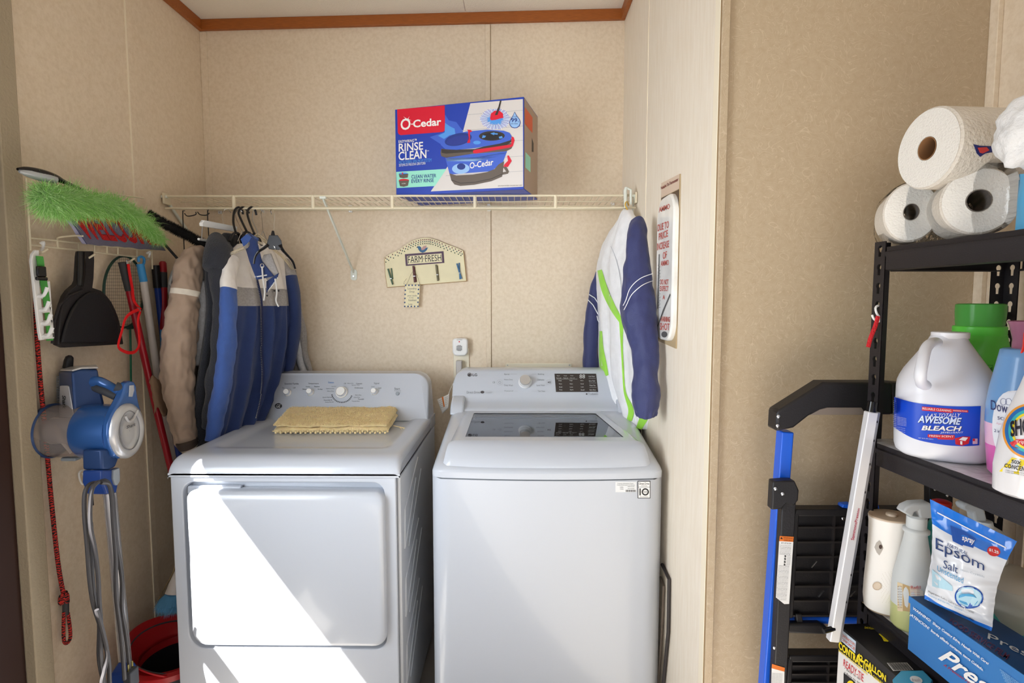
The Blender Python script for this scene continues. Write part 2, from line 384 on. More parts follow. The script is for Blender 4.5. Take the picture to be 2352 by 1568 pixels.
# top panel with a shallow dished centre
def dtop(u, v):
    x = DX-.002+u*.690; y = YF-.008+v*(2.20-YF)
    e = lambda d, r: (1-math.sqrt(max(0, 1-(1-min(d, r)/r)**2)))
    z = .922
    dxl = min(x-DX+.002, DX+.688-x); dxl = max(dxl, 0); dyf = y-(YF-.008)
    z -= .045*e(dyf, .055)+.018*e(dxl, .018)
    ix = min(1, max(0, (dxl-.055)/.035)); iy = min(1, max(0, (dyf-.125)/.035)); s_ = lambda t: t*t*(3-2*t)
    z -= .010*s_(ix)*s_(iy)
    return (x, y, z)
U = [0, .002, .005, .01, .016, .025, .04]+[.06+.88*i/46 for i in range(47)]+[.96, .975, .984, .99, .995, .998, 1]
V = [0, .003, .008, .016, .028, .045, .07, .1]+[.13+.87*i/30 for i in range(31)]
mb = MB(); nU, nV = len(U)-1, len(V)-1
mb.grid(lambda a, b: dtop(U[round(a*nU)], V[round(b*nV)]), nU, nV)
mb.loft([[(x, y, .8665) for x, y in ((DX-.002, YF-.008), (DX+.688, YF-.008), (DX+.688, YB), (DX-.002, YB))], [(x, y, .8775) for x, y in ((DX-.002, YF-.008), (DX+.688, YF-.008), (DX+.688, YB), (DX-.002, YB))]])
mb.box(DX-.002, DX+.688, 2.2, YB, .8775, .915)
for u in (0, 1):
    pts = [Vector(dtop(u, v)) for v in V]; mb.add([Vector((p.x, p.y, .872)) for p in pts]+pts, [(i, i+1, len(V)+i+1, len(V)+i) for i in range(len(V)-1)])
pts = [Vector(dtop(u, 0)) for u in U]; mb.add([Vector((p.x, p.y, .872)) for p in pts]+pts, [(i, i+1, len(U)+i+1, len(U)+i) for i in range(len(U)-1)])
dtopo = mb.build('top_panel', enamel, dry, ang=50, fixn=True)
# console
p0 = Vector((0, 2.165, .912)); p1 = Vector((0, 2.255, 1.088)); cdir = (p1-p0).normalized(); cn = Vector((0, -cdir.z, cdir.y))
H = (p1-p0).length
out = []
for (x, v) in rr(DX+.004, DX+.682, 0, H, [.055, .055, .002, .002], 10):
    t = v/H; x = x + (DX+.343-x)*.03*t
    z_bow = .008*(1-((x-DX-.343)/.343)**2)*t
    out.append((x, v+z_bow))
front = [Vector((x, 0, 0))+p0+cdir*v for x, v in out]
front2 = [Vector(((x-DX-.343)*.985+DX+.343, 0, 0))+p0+cdir*(v*.985)-cdir*0+cn*.006 for x, v in out]
back = [Vector((x, YB, p.z+.003)) for (x, v), p in zip(out, front)]
con = MB().loft([back, [p-cn*.006 for p in front], front, front2]).build('control_panel', enamel, dry, ang=50)
CF = plane_fn(p0+cn*.006, cn, .0007)
def knob(px, py, r, parent, big=False):
    c = CF(px, py); mbk = MB().lathe([(r*1.18, 0), (r*1.16, .004), (r*1.0, .007), (r*.98, .010)], c, cn, 40)
    kk = mbk.build('knob', plw, parent)
    MB().lathe([(r*.90, .0085), (r*.98, .0095), (r*.90, .019), (r*.84, .019)], c, cn, 40).build('chrome_ring', chrome, kk)
    MB().lathe([(r*.86, .018), (r*.84, .0205), (r*.78, .0215)], c, cn, 40).build('knob_cap', plw, kk)
for px, py, r in ((661, 902, .0125), (713, 901, .0125), (785, 901, .0205), (860, 900, .0120)): knob(px, py, r, dry)
MB().lathe([(.0075, -.001), (.0075, .0025), (.0065, .0035)], CF(913, 904), cn, 24).build('start_button', grayp, dry, label='grey round start button')
bd = MB().lathe([(.0115, -.001), (.0115, .002), (.0105, .003)], CF(639.5, 932), cn, 32).build('badge', chrome, dry, label='round chrome badge')
mb = MB(); CF2 = plane_fn(p0+cn*.0092, cn, .0006); pell(mb, 639.5, 932, 8.2, 6.2, CF2, 0); ptext(mb, 'GE', (634.5, 928, 645, 936), CF2, 1, bold=.02, shear=.3)
decal(mb, 'badge_print', [ink, wht], bd)
mb = MB(); gk = M('dark_grey_print', (70, 72, 78), .5); blp = M('blue_print', (60, 120, 190), .5)
for s_, b_ in (('Extended Tumble', (654, 879, 686, 883)), ('Temperature', (708, 879, 732, 883)), ('Signal', (859, 878, 871, 883)), ('Start', (906, 890, 919, 895)),
    ('Off', (673, 889, 679, 892)), ('On', (648, 889, 653, 892)), ('Low', (703, 886, 712, 889)), ('Medium', (722, 886, 734, 889)), ('No Heat', (730, 892, 741, 895)), ('Delicate', (695, 892, 704, 895)),
    ('Optimum Dry', (749, 891, 768, 894)), ('More Dry', (752, 897, 767, 900)), ('Less Dry', (762, 886, 772, 889)), ('Quick Fluff 20', (741, 911, 762, 914)), ('Dewrinkle 20', (744, 917, 763, 920)), ('Damp Dry 30', (747, 922, 766, 925)),
    ('Off', (790, 879, 795, 882)), ('More Dry', (798, 879, 812, 882)), ('Sensor Dry', (808, 883, 826, 886)), ('Casuals', (818, 879, 832, 882)), ('Delicates', (815, 889, 834, 892)), ('More Dry', (816, 906, 830, 909)), ('Less Dry', (813, 911, 827, 914)), ('Towels', (822, 915, 836, 918)), ('Timed Dry', (808, 920, 826, 923)), ('Loud', (853, 886, 860, 889)), ('Less', (869, 889, 876, 892)), ('Press & Hold', (906, 896.5, 921, 898))):
    ptext(mb, s_, b_, CF, 0)
ptext(mb, 'Cottons', (754, 876, 767, 880), CF, 1, bold=.01)
for i in range(17):
    a = math.radians(20+i*9.2); ppoly(mb, [(785.5+math.cos(a+q)*r_, 902+math.sin(a+q)*r_*.93) for q, r_ in ((-.05, 22), (.05, 22), (.05, 25), (-.05, 25))], CF, 0)
decal(mb, 'printed_lettering', [gk, blp], dry)
# ================================================================ washer
WX = at(990, 1092, YF).x; WX1 = WX+.690; wc = (WX+WX1)/2
was = E_('washing_machine', 'white top-loading washing machine with a glass lid beside the dryer', 'washing machine', (wc, YF, 0))
def wplan(z, ins=0, bulge=.020, y1=YB, n=24):
    pts = []; r = .03
    for i in range(n+1):
        t = i/n; x = WX+ins+(WX1-WX-2*ins)*t; d = min(t, 1-t)*(WX1-WX); e = 0 if d > r else r-math.sqrt(max(0, r*r-(r-d)**2))
        pts.append((x, YF+ins-bulge*(1-(2*t-1)**2)+e, z))
    return pts+[(WX1-ins, y1, z), (WX+ins, y1, z)]
MB().loft([wplan(.02), wplan(.862)]).build('cabinet', enamel, was, ang=50)
MB().loft([wplan(.860, .004), wplan(.866, .004)]).build('seam', M('grey_seam', (120, 124, 130), .6), was)
def wtopz(x, y, lip=True):
    v = (y-YF)/(2.12-YF); z = .905+.067*min(1, max(0, v))
    yf = YF-.020*(1-((x-wc)/.345)**2)
    d = min(x-WX, WX1-x); dy = y-yf
    e = lambda q, r: (1-math.sqrt(max(0, 1-(1-min(max(q, 0), r)/r)**2)))
    z -= .030*e(d, .04)+.022*e(dy, .05)
    return z
U = [0, .001, .004, .01, .018, .03, .045, .06]+[.08+.84*i/40 for i in range(41)]+[.94, .955, .97, .982, .99, .996, .999, 1]
V = [0, .002, .008, .02, .035, .055, .08, .11]+[.14+.86*i/30 for i in range(31)]
nU, nV = len(U)-1, len(V)-1
def wt(u, v):
    x = WX+u*(WX1-WX); d = min(x-WX, WX1-x); r = .03; ee = 0 if d > r else r-math.sqrt(max(0, r*r-(r-d)**2))
    y0 = YF-.020*(1-((x-wc)/.345)**2)+ee; y = y0+v*(2.16-y0); return (x, y, wtopz(x, y))
glq = [at(1080, 948, 2.06), at(1375, 947, 2.06), at(1440, 1004, 1.76), at(1062, 1005, 1.76)]
def inq(x, y, m=.02):
    t = (y-1.745)/(2.06-1.745)
    return 0 < t < 1 and (glq[3].x*(1-t)+glq[0].x*t)+m < x < (glq[2].x*(1-t)+glq[1].x*t)-m
mb = MB().grid(lambda a, b: wt(U[round(a*nU)], V[round(b*nV)]), nU, nV, skip=lambda a, b: inq(*wt(U[int(a*nU)], V[int(b*nV)])[:2], m=.015))
bot = [Vector((wt(u, 0)[0], wt(u, 0)[1], .866)) for u in U]; topf = [Vector(wt(u, 0)) for u in U]
mb.add(bot+topf, [(i, i+1, len(U)+i+1, len(U)+i) for i in range(len(U)-1)])
for u, xx in ((0, WX), (1, WX1)):
    pts = [Vector(wt(u, v)) for v in V]
    mb.add([Vector((p.x, p.y, .866)) for p in pts]+pts, [(i, i+1, len(V)+i+1, len(V)+i) for i in range(len(V)-1)])
mb.box(WX, WX1, 2.155, YB, .866, .94)
mb.build('top_cover', enamel, was, ang=60)
# tub seen through the lid
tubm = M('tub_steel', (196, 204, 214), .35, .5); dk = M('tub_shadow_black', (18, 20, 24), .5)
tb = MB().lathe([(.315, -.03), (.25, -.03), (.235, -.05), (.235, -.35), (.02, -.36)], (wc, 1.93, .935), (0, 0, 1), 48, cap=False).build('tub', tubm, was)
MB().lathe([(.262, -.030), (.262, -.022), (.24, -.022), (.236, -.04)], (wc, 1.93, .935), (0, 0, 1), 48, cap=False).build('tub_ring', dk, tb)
MB().ball(at(1303, 975, 2.02), .016, 16).build('dispenser_cap', M('blue_plastic', (40, 100, 190), .3), was, label='round blue dispenser cap')
# lid
LO = [(1066, 942, 2.085), (1387, 942, 2.085), (1475, 1012, 1.68), (1033, 1015, 1.68)]
def lidpt(u, v):   # v 0 back, 1 front of the flat part
    a = at(*LO[0]); b = at(*LO[1]); c = at(*LO[2]); d = at(*LO[3])
    x = (a.x*(1-v)+d.x*v)*(1-u)+(b.x*(1-v)+c.x*v)*u; y = 2.085*(1-v)+1.68*v; return x, y
def lidz(y): return .954+.008*(y-1.68)/.4
gx = [0, .02, .05, .095, .93, .96, .985, 1]; 
mb = MB()
def ledge(u):
    d = min(u, 1-u); return 0 if d > .04 else -.010*(1-d/.04)**2
def lp(u, v): x, y = lidpt(u, v); return (x, y, lidz(y)+.006+ledge(u))
GU0, GU1, GV0, GV1 = .075, .925, .08, .90
Ul = [0, .004, .012, .025, .04, .075]+[.075+.85*i/30 for i in range(1, 30)]+[.925, .96, .975, .988, .996, 1]; Vl = [0, .04, .08]+[.08+.82*i/20 for i in range(1, 20)]+[.90, .95, 1]
mb.grid(lambda a, b: lp(Ul[round(a*(len(Ul)-1))], Vl[round(b*(len(Vl)-1))]), len(Ul)-1, len(Vl)-1, skip=lambda a, b: GU0 <= (Ul[int(a*(len(Ul)-1))]+1e-6) and Ul[int(a*(len(Ul)-1))+1] <= GU1+1e-6 and GV0 <= Vl[int(b*(len(Vl)-1))]+1e-6 and Vl[int(b*(len(Vl)-1))+1] <= GV1+1e-6)
# front lip rolls down
fl_ = [lidpt(u, 1) for u in Ul]
def lipy(u, k):
    x, y = lidpt(u, 1); bow = .020*(1-(2*u-1)**2); x2 = x+(x-wc)*.010*k
    prof = [(0, 0), (.010, -.003), (.022, -.011), (.036, -.024), (.050, -.041), (.059, -.056), (.060, -.063), (.052, -.067), (.03, -.067)]
    dy, dz = prof[k]; c_ = min(u, 1-u)
    if c_ < .02: dy *= .90+.1*c_/.02
    return (x2, y-dy-bow*min(1, dy/.05), lidz(1.68)+.006+dz+ledge(u)*.6)
mb.grid(lambda a, b: lipy(Ul[round(a*(len(Ul)-1))], round(b*8)), len(Ul)-1, 8)
for u in (0, 1):
    pts = [lp(u, v) for v in Vl]+[lipy(u, k_) for k_ in range(1, 8)]
    mb.add(pts+[(p[0], p[1], min(p[2]-.002, .905+.067*(p[1]-YF)/.51-.01)) for p in pts], [(i, i+1, len(pts)+i+1, len(pts)+i) for i in range(len(pts)-1)])
lid = mb.build('lid', enamel, was, ang=60)
m = bpy.data.materials.new('tinted_lid_glass'); m.use_nodes = True; nt = m.node_tree; nt.nodes.clear()
o_ = nt.nodes.new('ShaderNodeOutputMaterial'); mx = nt.nodes.new('ShaderNodeMixShader'); g = nt.nodes.new('ShaderNodeBsdfGlossy'); t_ = nt.nodes.new('ShaderNodeBsdfTransparent')
g.inputs['Roughness'].default_value = .02; g.inputs['Color'].default_value = (.95, .97, 1, 1); t_.inputs['Color'].default_value = (.90, .93, .96, 1)
fn_ = nt.nodes.new('ShaderNodeFresnel'); fn_.inputs[0].default_value = 2.6
nt.links.new(fn_.outputs[0], mx.inputs[0]); nt.links.new(t_.outputs[0], mx.inputs[1]); nt.links.new(g.outputs[0], mx.inputs[2]); nt.links.new(mx.outputs[0], o_.inputs[0])
gm = m
MB().prism([Vector(lp(u, v))-Vector((0, 0, .0015)) for u, v in ((GU0-.005, GV0-.01), (GU1+.005, GV0-.01), (GU1+.005, GV1+.01), (GU0-.005, GV1+.01))], (0, 0, -.004)).build('glass', gm, lid, smooth=False)
# console: near-vertical face, cove below
wy0, wz0 = 2.155, 1.012; wy1, wz1 = 2.215, 1.112
wd = Vector((0, wy1-wy0, wz1-wz0)); wn = Vector((0, -wd.z, wd.y)).normalized()
def wprof(x, ins=0):
    t = abs(x-wc)/.345; drop = 0
    return [(2.085, .955), (2.092, .972), (2.11, .980), (2.135, .992), (2.150, 1.004), (wy0, wz0), (wy0+(wy1-wy0)*.5, (wz0+wz1)/2), (wy1-.004, wz1-.008), (wy1+.008, wz1), (YB, wz1-.002), (YB, .94)]
rings = []
xs_ = [0, .002, .006, .012, .02, .03, .045, .06, .075]+[.09+i*(.69-.18)/20 for i in range(21)]+[.69-q for q in (.075, .06, .045, .03, .02, .012, .006, .002, 0)]
for q in xs_:
    x = WX+q; d = min(q, .69-q); r = .055; dr = 0 if d > r else r-math.sqrt(max(0, r*r-(r-d)**2))
    arm = 1 if d < .062 else 0; pr = []
    for (y_, z_) in wprof(x):
        zz = .94+(z_-.94)*1.0
        zz = min(zz, wz1-dr*.95) if z_ > .97 else zz
        zz = max(zz, .955) if z_ > .95 else zz
        pr.append((x, y_+(.0 if not arm or z_ > 1.0 else -.0), zz))
    rings.append(pr)
mb = MB().loft(rings, cap=True); cw = mb.build('control_panel', enamel, was, ang=50)
# side arms of the console running down to the top
for sx in (0, 1):
    xa = WX if sx == 0 else WX1-.052; 
    prof = [(2.070, .955), (2.076, .970), (2.092, .990), (2.118, 1.004), (2.150, 1.014), (2.170, 1.018), (2.2, 1.018), (2.2, .95)]
    MB().loft([[(xa, a, b) for a, b in prof], [(xa+.052, a, b) for a, b in prof]]).build('console_arm', enamel, was, bevel=.008, seg=3)
WF = plane_fn((0, wy0, wz0), wn, .0010)
kc = WF(1206, 878)
kn = MB().lathe([(.0265, 0), (.0265, .004), (.024, .006), (.0235, .016), (.0225, .018)], kc, wn, 48).build('dial', M('pale_dial_rim', (226, 226, 226), .3), was)
MB().lathe([(.0213, .014), (.0213, .0275), (.0200, .0290)], kc, wn, 48).build('dial_cap', M('brushed_dial', (196, 193, 190), .38, .6), kn)
mb = MB(); lg = M('mid_grey_print', (120, 122, 126), .5); pg = M('pale_grey_print', (170, 172, 176), .5)
disp = M('dark_display', (58, 52, 50), .25)
# logo and lettering
pell(mb, 1078.5, 860.5, 5, 4.4, WF, 1); ptext(mb, 'LG', (1085.5, 857.5, 1096, 863.8), WF, 1, bold=.012)
pring(mb, 1078.5, 860.5, 3.8, 3.2, .8, WF, 4, a0=-200, a1=70)
ptext(mb, 'Direct Drive', (1072, 898, 1102, 903.5), WF, 0); pell(mb, 1108, 900.5, 4.5, 3, WF, 1); pring(mb, 1122, 900.3, 8.5, 3.3, .5, WF, 2)
ptext(mb, '6 motion', (1116, 898.5, 1129, 902.5), WF, 2)
for s_, b_ in (('Normal', (1158, 857.5, 1170, 861)), ('Heavy Duty', (1158, 870, 1178, 874)), ('Deep Wash', (1158, 883, 1178, 887.5)), ('Waterproof', (1158, 896, 1179, 900)), ('Bedding', (1235.5, 857.5, 1249.5, 861.5)), ('Delicates', (1235, 870, 1250, 874)), ('Speed Wash', (1232, 883, 1251, 887.5)), ('Tub Clean', (1235, 896, 1252, 900))): ptext(mb, s_, b_, WF, 0)
ppoly(mb, [(1172, 859), (1187, 859), (1187, 859.5), (1172, 859.5)], WF, 2); ppoly(mb, [(1221, 859), (1233, 859), (1233, 859.5), (1221, 859.5)], WF, 2)
ppoly(mb, [(1181, 898), (1189, 898), (1189, 898.5), (1181, 898.5)], WF, 2); ppoly(mb, [(1221, 898), (1233, 898), (1233, 898.5), (1221, 898.5)], WF, 2)
for c_ in ((1148, 878), (1261, 878)): pring(mb, c_[0], c_[1], 6.8, 6.3, .6, WF, 2)
pring(mb, 1148, 878, 3, 2.8, .5, WF, 0, a0=-60, a1=240); ppoly(mb, [(1147.7, 874.2), (1148.3, 874.2), (1148.3, 878), (1147.7, 878)], WF, 0)
ppoly(mb, [(1258.5, 875.5), (1261.5, 878), (1258.5, 880.5)], WF, 1); ppoly(mb, [(1262, 875.5), (1263, 875.5), (1263, 880.5), (1262, 880.5)], WF, 1); ppoly(mb, [(1264, 875.5), (1265, 875.5), (1265, 880.5), (1264, 880.5)], WF, 1)
ptext(mb, 'CB', (1131.5, 876, 1137, 880), WF, 0); pell(mb, 1347.5, 904.8, 2, 1.8, WF, 1); ptext(mb, 'TrueBalance', (1351, 902.5, 1374, 906.5), WF, 0)
decal(mb, 'printed_lettering', [lg, M('charcoal_print', (70, 66, 68), .5), pg, ink, enamel], was)
mb = MB(); ppoly(mb, [(1273.5, 858), (1369, 858), (1374, 900), (1277, 900)], WF, 0)
dp = mb.build('display', [disp], was, smooth=False, fixn=False); mb = MB(); WF2 = plane_fn((0, wy0, wz0), wn, .0018)
for i, (x_, t_) in enumerate(((1280, 'Rinse+'), (1296, 'Prewash'), (1311, 'Delay'))):
    ptext(mb, t_, (x_-1, 862, x_+6, 864), WF2); ptext(mb, t_+' wash', (x_-2, 867, x_+9, 869), WF2)
for j, row in enumerate((('Hot', 'High', 'Heavy'), ('Warm', 'Medium', 'Normal'), ('Cold', 'Low', 'Light'))):
    for i, t_ in enumerate(row): ptext(mb, t_, (1283+i*25+j*.5, 873+j*7.3, 1290+i*25+j*.5, 875.6+j*7.3), WF2)
for i, t_ in enumerate(('Temp.', 'Spin', 'Soil')): ptext(mb, t_, (1284+i*25, 894, 1292+i*25, 897), WF2)
for j, t_ in enumerate(('Cold Wash', 'Extra Wash', 'Water Plus', 'Extra Rinse')): ptext(mb, t_, (1352+j*.8, 863+j*10.3, 1366+j*.8, 866+j*10.3), WF2); ppoly(mb, [(1352+j, 869+j*10.3), (1368+j, 869+j*10.3), (1368+j, 869.4+j*10.3), (1352+j, 869.4+j*10.3)], WF2)
ptext(mb, '88', (1331, 860, 1343.5, 869), WF2); ppoly(mb, [(1278, 870.4), (1326, 870.4), (1326, 870.8), (1278, 870.8)], WF2)
decal(mb, 'display_lettering', [M('display_white', (205, 205, 205), .5)], dp)
# stickers on the front
SFp = at(1480, 1125, YF-.004)
def cabfn(x, y):
    # front of the cabinet is bowed: intersect its curve
    Y = YF
    for _ in range(4): q = at(x, y, Y); Y = YF-.020*(1-((q.x-wc)/.345)**2)
    return at(x, y, Y-.0012)
mb = MB()
def strip(mb, x0, y0, x1, y1, fn, mi, n=5):
    for i in range(n):
        a = x0+(x1-x0)*i/n; b = x0+(x1-x0)*(i+1)/n; ppoly(mb, [(a, y0), (b, y0), (b, y1), (a, y1)], fn, mi)
strip(mb, 1464.5, 1104, 1494, 1144, cabfn, 0); cf2 = lambda x, y: cabfn(x, y)+Vector((0, -.0006, 0)); strip(mb, 1466, 1105.5, 1492.5, 1142.5, cf2, 1)
cf3 = lambda x, y: cabfn(x, y)+Vector((0, -.0012, 0))
ptext(mb, 'Direct Drive', (1468, 1107.5, 1490.5, 1112.5), cf3, 0); ptext(mb, 'M O T O R', (1473, 1114, 1486, 1116), cf3, 0); strip(mb, 1466, 1117.5, 1492.5, 1118.2, cf3, 0)
ptext(mb, '1', (1468.5, 1121, 1471.5, 1137), cf3, 0, bold=.04); pring(mb, 1482, 1129, 8.3, 8.3, 3, cf3, 0); ptext(mb, 'YEAR', (1477.5, 1127.5, 1486.5, 1130.5), cf3, 0); ptext(mb, 'W A R R A N T Y', (1470, 1139, 1489, 1141), cf3, 0)
decal(mb, 'warranty_sticker', [ink, wht], was, 'square black and white warranty sticker')
mb = MB(); strip(mb, 1413.5, 1106, 1462, 1130, cabfn, 1)
ptext(mb, 'Customer Information Center', (1418, 1108.5, 1455, 1111), cf2, 0); ptext(mb, "Centre d'information a la clientele", (1417, 1112, 1458, 1114.5), cf2, 0)
for j, t_ in enumerate(('USA', 'CANADA')): ptext(mb, t_, (1424, 1117+j*4.5, 1432, 1119.5+j*4.5), cf2, 0); ptext(mb, '1-800-243-0000' if j else '1-888-542-2623', (1441, 1116+j*4.5, 1457, 1118+j*4.5), cf2, 0)
for i in range(14): strip(mb, 1437+i*1.7, 1124.5, 1437.7+i*1.7+(i % 3)*.3, 1129, cf2, 0, 1)
decal(mb, 'information_sticker', [gk, M('sticker_white', (226, 228, 230), .4)], was, 'pale information sticker with a barcode')
# ================================================================ things on and around the machines
# folded yellow bath mat on the dryer
mat_m = M('yellow_terry', (255, 224, 166), .95, bump=1.0, bscale=420, var=.10, vscale=60, sheen=.3)
mt = E_('bath_mat', 'folded fuzzy yellow bath mat lying on top of the dryer', 'bath mat', at(770, 990, 1.98))
q = [atz(628, 996, .912), atz(905, 994, .912), atz(900, 938, .942), atz(690, 938, .942)]
qq = [atz(627, 997, .912), atz(893, 994, .912), atz(918, 962, .912), atz(672, 950, .912)]
def fold(k0, k1, ins, name, par, seed):
    mb = MB(); n = 44
    def P(u, v, w):
        a = qq[0].lerp(qq[1], u); b = qq[3].lerp(qq[2], u); p = a.lerp(b, v)
        return p
    rings = []
    nv = 22
    for i in range(49):
        u = i/48; row = []
        eu = min(u, 1-u)
        hgt = (k1-k0)*(1 if eu > .03 else math.sqrt(max(.02, 1-(1-eu/.03)**2)))
        for j in range(nv):
            a = 2*PI*j/nv; v = .5-.5*math.cos(a)*(1-ins); c_ = math.sin(a)
            sy = (abs(c_)**.45)*(1 if c_ > 0 else -1)
            z = (k0+k1)/2+hgt/2*sy
            p = P(ins/2+u*(1-ins), v, 0); p = Vector((p.x, p.y, .9125+z+.004*noise.noise(Vector((u*6+seed, v*5, z*30)))+ (0.012*(v)*(1 if z > .0 else 0)))); row.append(p)
        rings.append(row)
    mb.loft(rings); mb.wrinkle(.0035, (70, 70, 70), seed)
    return mb.build(name, mat_m, par, ang=180)
fold(.0, .021, 0, 'lower_fold', mt, 1); fold(.017, .041, .015, 'upper_fold', mt, 5)
mb = MB()
for i in range(46):
    p = atz(634+i*5.7, 993-(i % 2)*3, .926); p.y -= .002; mb.ball(p, .0046, 8, sc=(1, .8, 1.2))
mb.build('looped_edge', mat_m, mt, ang=180)
up_ = [o for o in mt.children if o.name.startswith('upper_fold') or o.name.startswith('lower_fold')]
mb = MB(); rq_ = random.Random(11)
for o in up_:
    me_ = o.data; o0_ = orig(o)
    for p_ in me_.polygons:
        if p_.normal.z < -.3: continue
        k9 = int(p_.area*1.6e6/4)+1; vs9 = [me_.vertices[i].co+o0_ for i in p_.vertices]
        for q_ in range(min(k9, 26)):
            u, v = rq_.random(), rq_.random(); c = (vs9[0].lerp(vs9[1], u)).lerp(vs9[3 % len(vs9)].lerp(vs9[2], u), v)
            d = (p_.normal+Vector((rq_.gauss(0, .5), rq_.gauss(0, .5), rq_.gauss(0, .4)))).normalized(); t = d.orthogonal().normalized()*.0009
            mb.add([c-t, c+t, c+d*(.0035+.003*rq_.random())], [(0, 1, 2)])
mt2 = mb.build('terry_pile', mat_m, mt, smooth=False, fixn=False); mt2['kind'] = 'stuff'
mb = MB()
p = qq[1]+Vector((.01, .01, .02))
for i in range(3): mb.tube(spline([p+Vector((.0, .02, 0)), p+Vector((.02+i*.01, .03+i*.004, -.008-i*.003)), p+Vector((.028+i*.008, .035, -.02)), p+Vector((.02, .03, -.021))], 10), .0012, 6)
mb.build('loose_thread', mat_m, mt)
# outlet, repeller, plug
ow = E_('wall_outlet', 'cream wall outlet plate half hidden behind the washing machine', 'outlet', at(1060, 845, YW))
a = at(1041, 800, YW-.006); b = at(1078, 868, YW-.006)
op = M('ivory_plastic', (235, 226, 204), .4)
MB().box(a.x, b.x, YW-.007, YW-.001, b.z, a.z).build('wall_plate', op, ow, bevel=.003)
c = at(1057, 833, YW-.01); MB().lathe([(.019, 0), (.019, .005), (.017, .006)], (c.x, YW-.006, c.z), (0, -1, 0), 30).build('socket', op, ow)
rp = E_('pest_repeller', 'small white plug-in repeller with a black slatted speaker above the outlet', 'plug-in repeller', at(1057, 800, YW))
Yr = YW-.045; a = at(1039, 777, Yr); b = at(1074, 817, Yr)
sh = rr(a.x, b.x, b.z, a.z, [.014, .014, .02, .02], 6)
MB().prism([(x, Yr, z) for x, z in sh], (0, .036, 0)).build('case', plw, rp, bevel=.006, seg=3)
f = plane_fn((0, Yr, 0), (0, -1, 0), .0010); mb = MB()
for i in range(8): w_ = 6.5 if 0 < i < 7 else 4; ppoly(mb, [(1055-w_, 792.5+i*1.75), (1055+w_, 792.5+i*1.75), (1055+w_, 793.4+i*1.75), (1055-w_, 793.4+i*1.75)], f, 0)
pell(mb, 1055, 784.5, 1.5, 1.5, f, 1); ptext(mb, 'ULTRA', (1049, 779.2, 1062, 781), f, 0)
decal(mb, 'speaker_slots', [ink, redp], rp)
pl = E_('power_plug', 'grey angled power plug in the lower socket behind the washer', 'plug', at(1055, 835, YW))
a = at(1047, 828, YW-.04); b = at(1061, 855, YW-.04)
MB().box(a.x, b.x, YW-.045, YW-.012, b.z-.02, a.z).build('plug_body', M('warm_grey_plastic', (188, 184, 180), .5), pl, bevel=.005, seg=3)
MB().tube(spline([((a.x+b.x)/2, YW-.03, b.z-.015), ((a.x+b.x)/2, YW-.035, b.z-.12), ((a.x+b.x)/2+.03, YW-.04, b.z-.3)], 14), .004, 8).build('cord', M('grey_cord', (150, 148, 146), .5), pl)
# recessed washer box flange
a = at(1160, 834, YW-.004); b = at(1313, 870, YW-.004)
wb = E_('washer_outlet_box', 'ivory plastic supply box flange on the wall just above the washing machine', 'washer box', (a.x, YW, a.z))
MB().prism([(x, YW-.006, z) for x, z in rr(a.x, b.x, b.z-.08, a.z, .008)], (0, .005, 0)).build('flange', op, wb, bevel=.002)
for px in (1166, 1308): c = at(px, 838.5, YW-.007); MB().cyl((c.x, YW-.009, c.z), (c.x, YW-.005, c.z), .003, 12).build('screw', steel, wb)
# caution tag on the washer's cord
tg = E_('caution_tag', 'crumpled white paper tag with an orange stripe beside the washer console', 'tag', at(1022, 905, 2.33))
TF = lambda x, y: at(x, y, 2.33+.00035*(x-1020)+.004*math.sin(y*.14))
mb = MB(); tq = [(1004, 917), (1032, 904), (1030, 936), (1016, 950)]
def bil(q, u, v): a = Vector(q[0]).lerp(Vector(q[1]), u); b = Vector(q[3]).lerp(Vector(q[2]), u); return a.lerp(b, v)
def tp(u, v): p = bil(tq, u, v); return TF(p.x, p.y)
mb.grid(tp, 8, 10, mfn=lambda u, v: 1 if .42 < u < .56 and v < .75 else 0)
tgp = mb.build('paper', [M('paper_white', (238, 234, 226), .7), M('tag_orange', (226, 120, 30), .6)], tg, solid=.0006, fixn=False)
mb = MB(); TF2 = lambda x, y: TF(x, y)+Vector((0, -.0012, 0))
for i in range(5): ptext(mb, 'KEEP HANDS CLEAR', (1008+i*1.2, 918+i*4, 1015+i*1.1, 919.6+i*4), TF2, 0, slope=-.4); ptext(mb, 'WARNING TEXT', (1022, 911+i*4, 1029, 912.4+i*4), TF2, 0, slope=-.4)
decal(mb, 'tag_print', [gk], tgp)
MB().tube(spline([TF(1030, 906), at(1036, 890, 2.36), at(1046, 872, 2.42), at(1052, 862, 2.43)], 10), .0012, 6).build('string', plw, tg)
# dark folded frame between washer and wall
fr = E_('folding_tray_frame', 'black folded metal tray frame standing between the washing machine and the wall', 'folding frame', atx(1530, 1560, .44))
bmk = M('dark_frame', (46, 40, 40), .5)
Xf = .4485
pts = [atx(1521, 1296, Xf), atx(1537, 1330, Xf), atx(1535, 1450, Xf), atx(1524, 1568, Xf)]
pts.append(Vector((Xf, pts[-1].y-.01, .03)))
MB().tube(pts, .0055, 8).build('outer_rail', bmk, fr)
pts2 = [atx(1517, 1325, Xf), atx(1524, 1345, Xf), atx(1520, 1450, Xf), atx(1512, 1568, Xf)]; pts2.append(Vector((Xf, pts2[-1].y, .03)))
MB().tube(pts2, .004, 8).build('inner_rail', M('taupe_frame', (120, 108, 98), .5), fr)
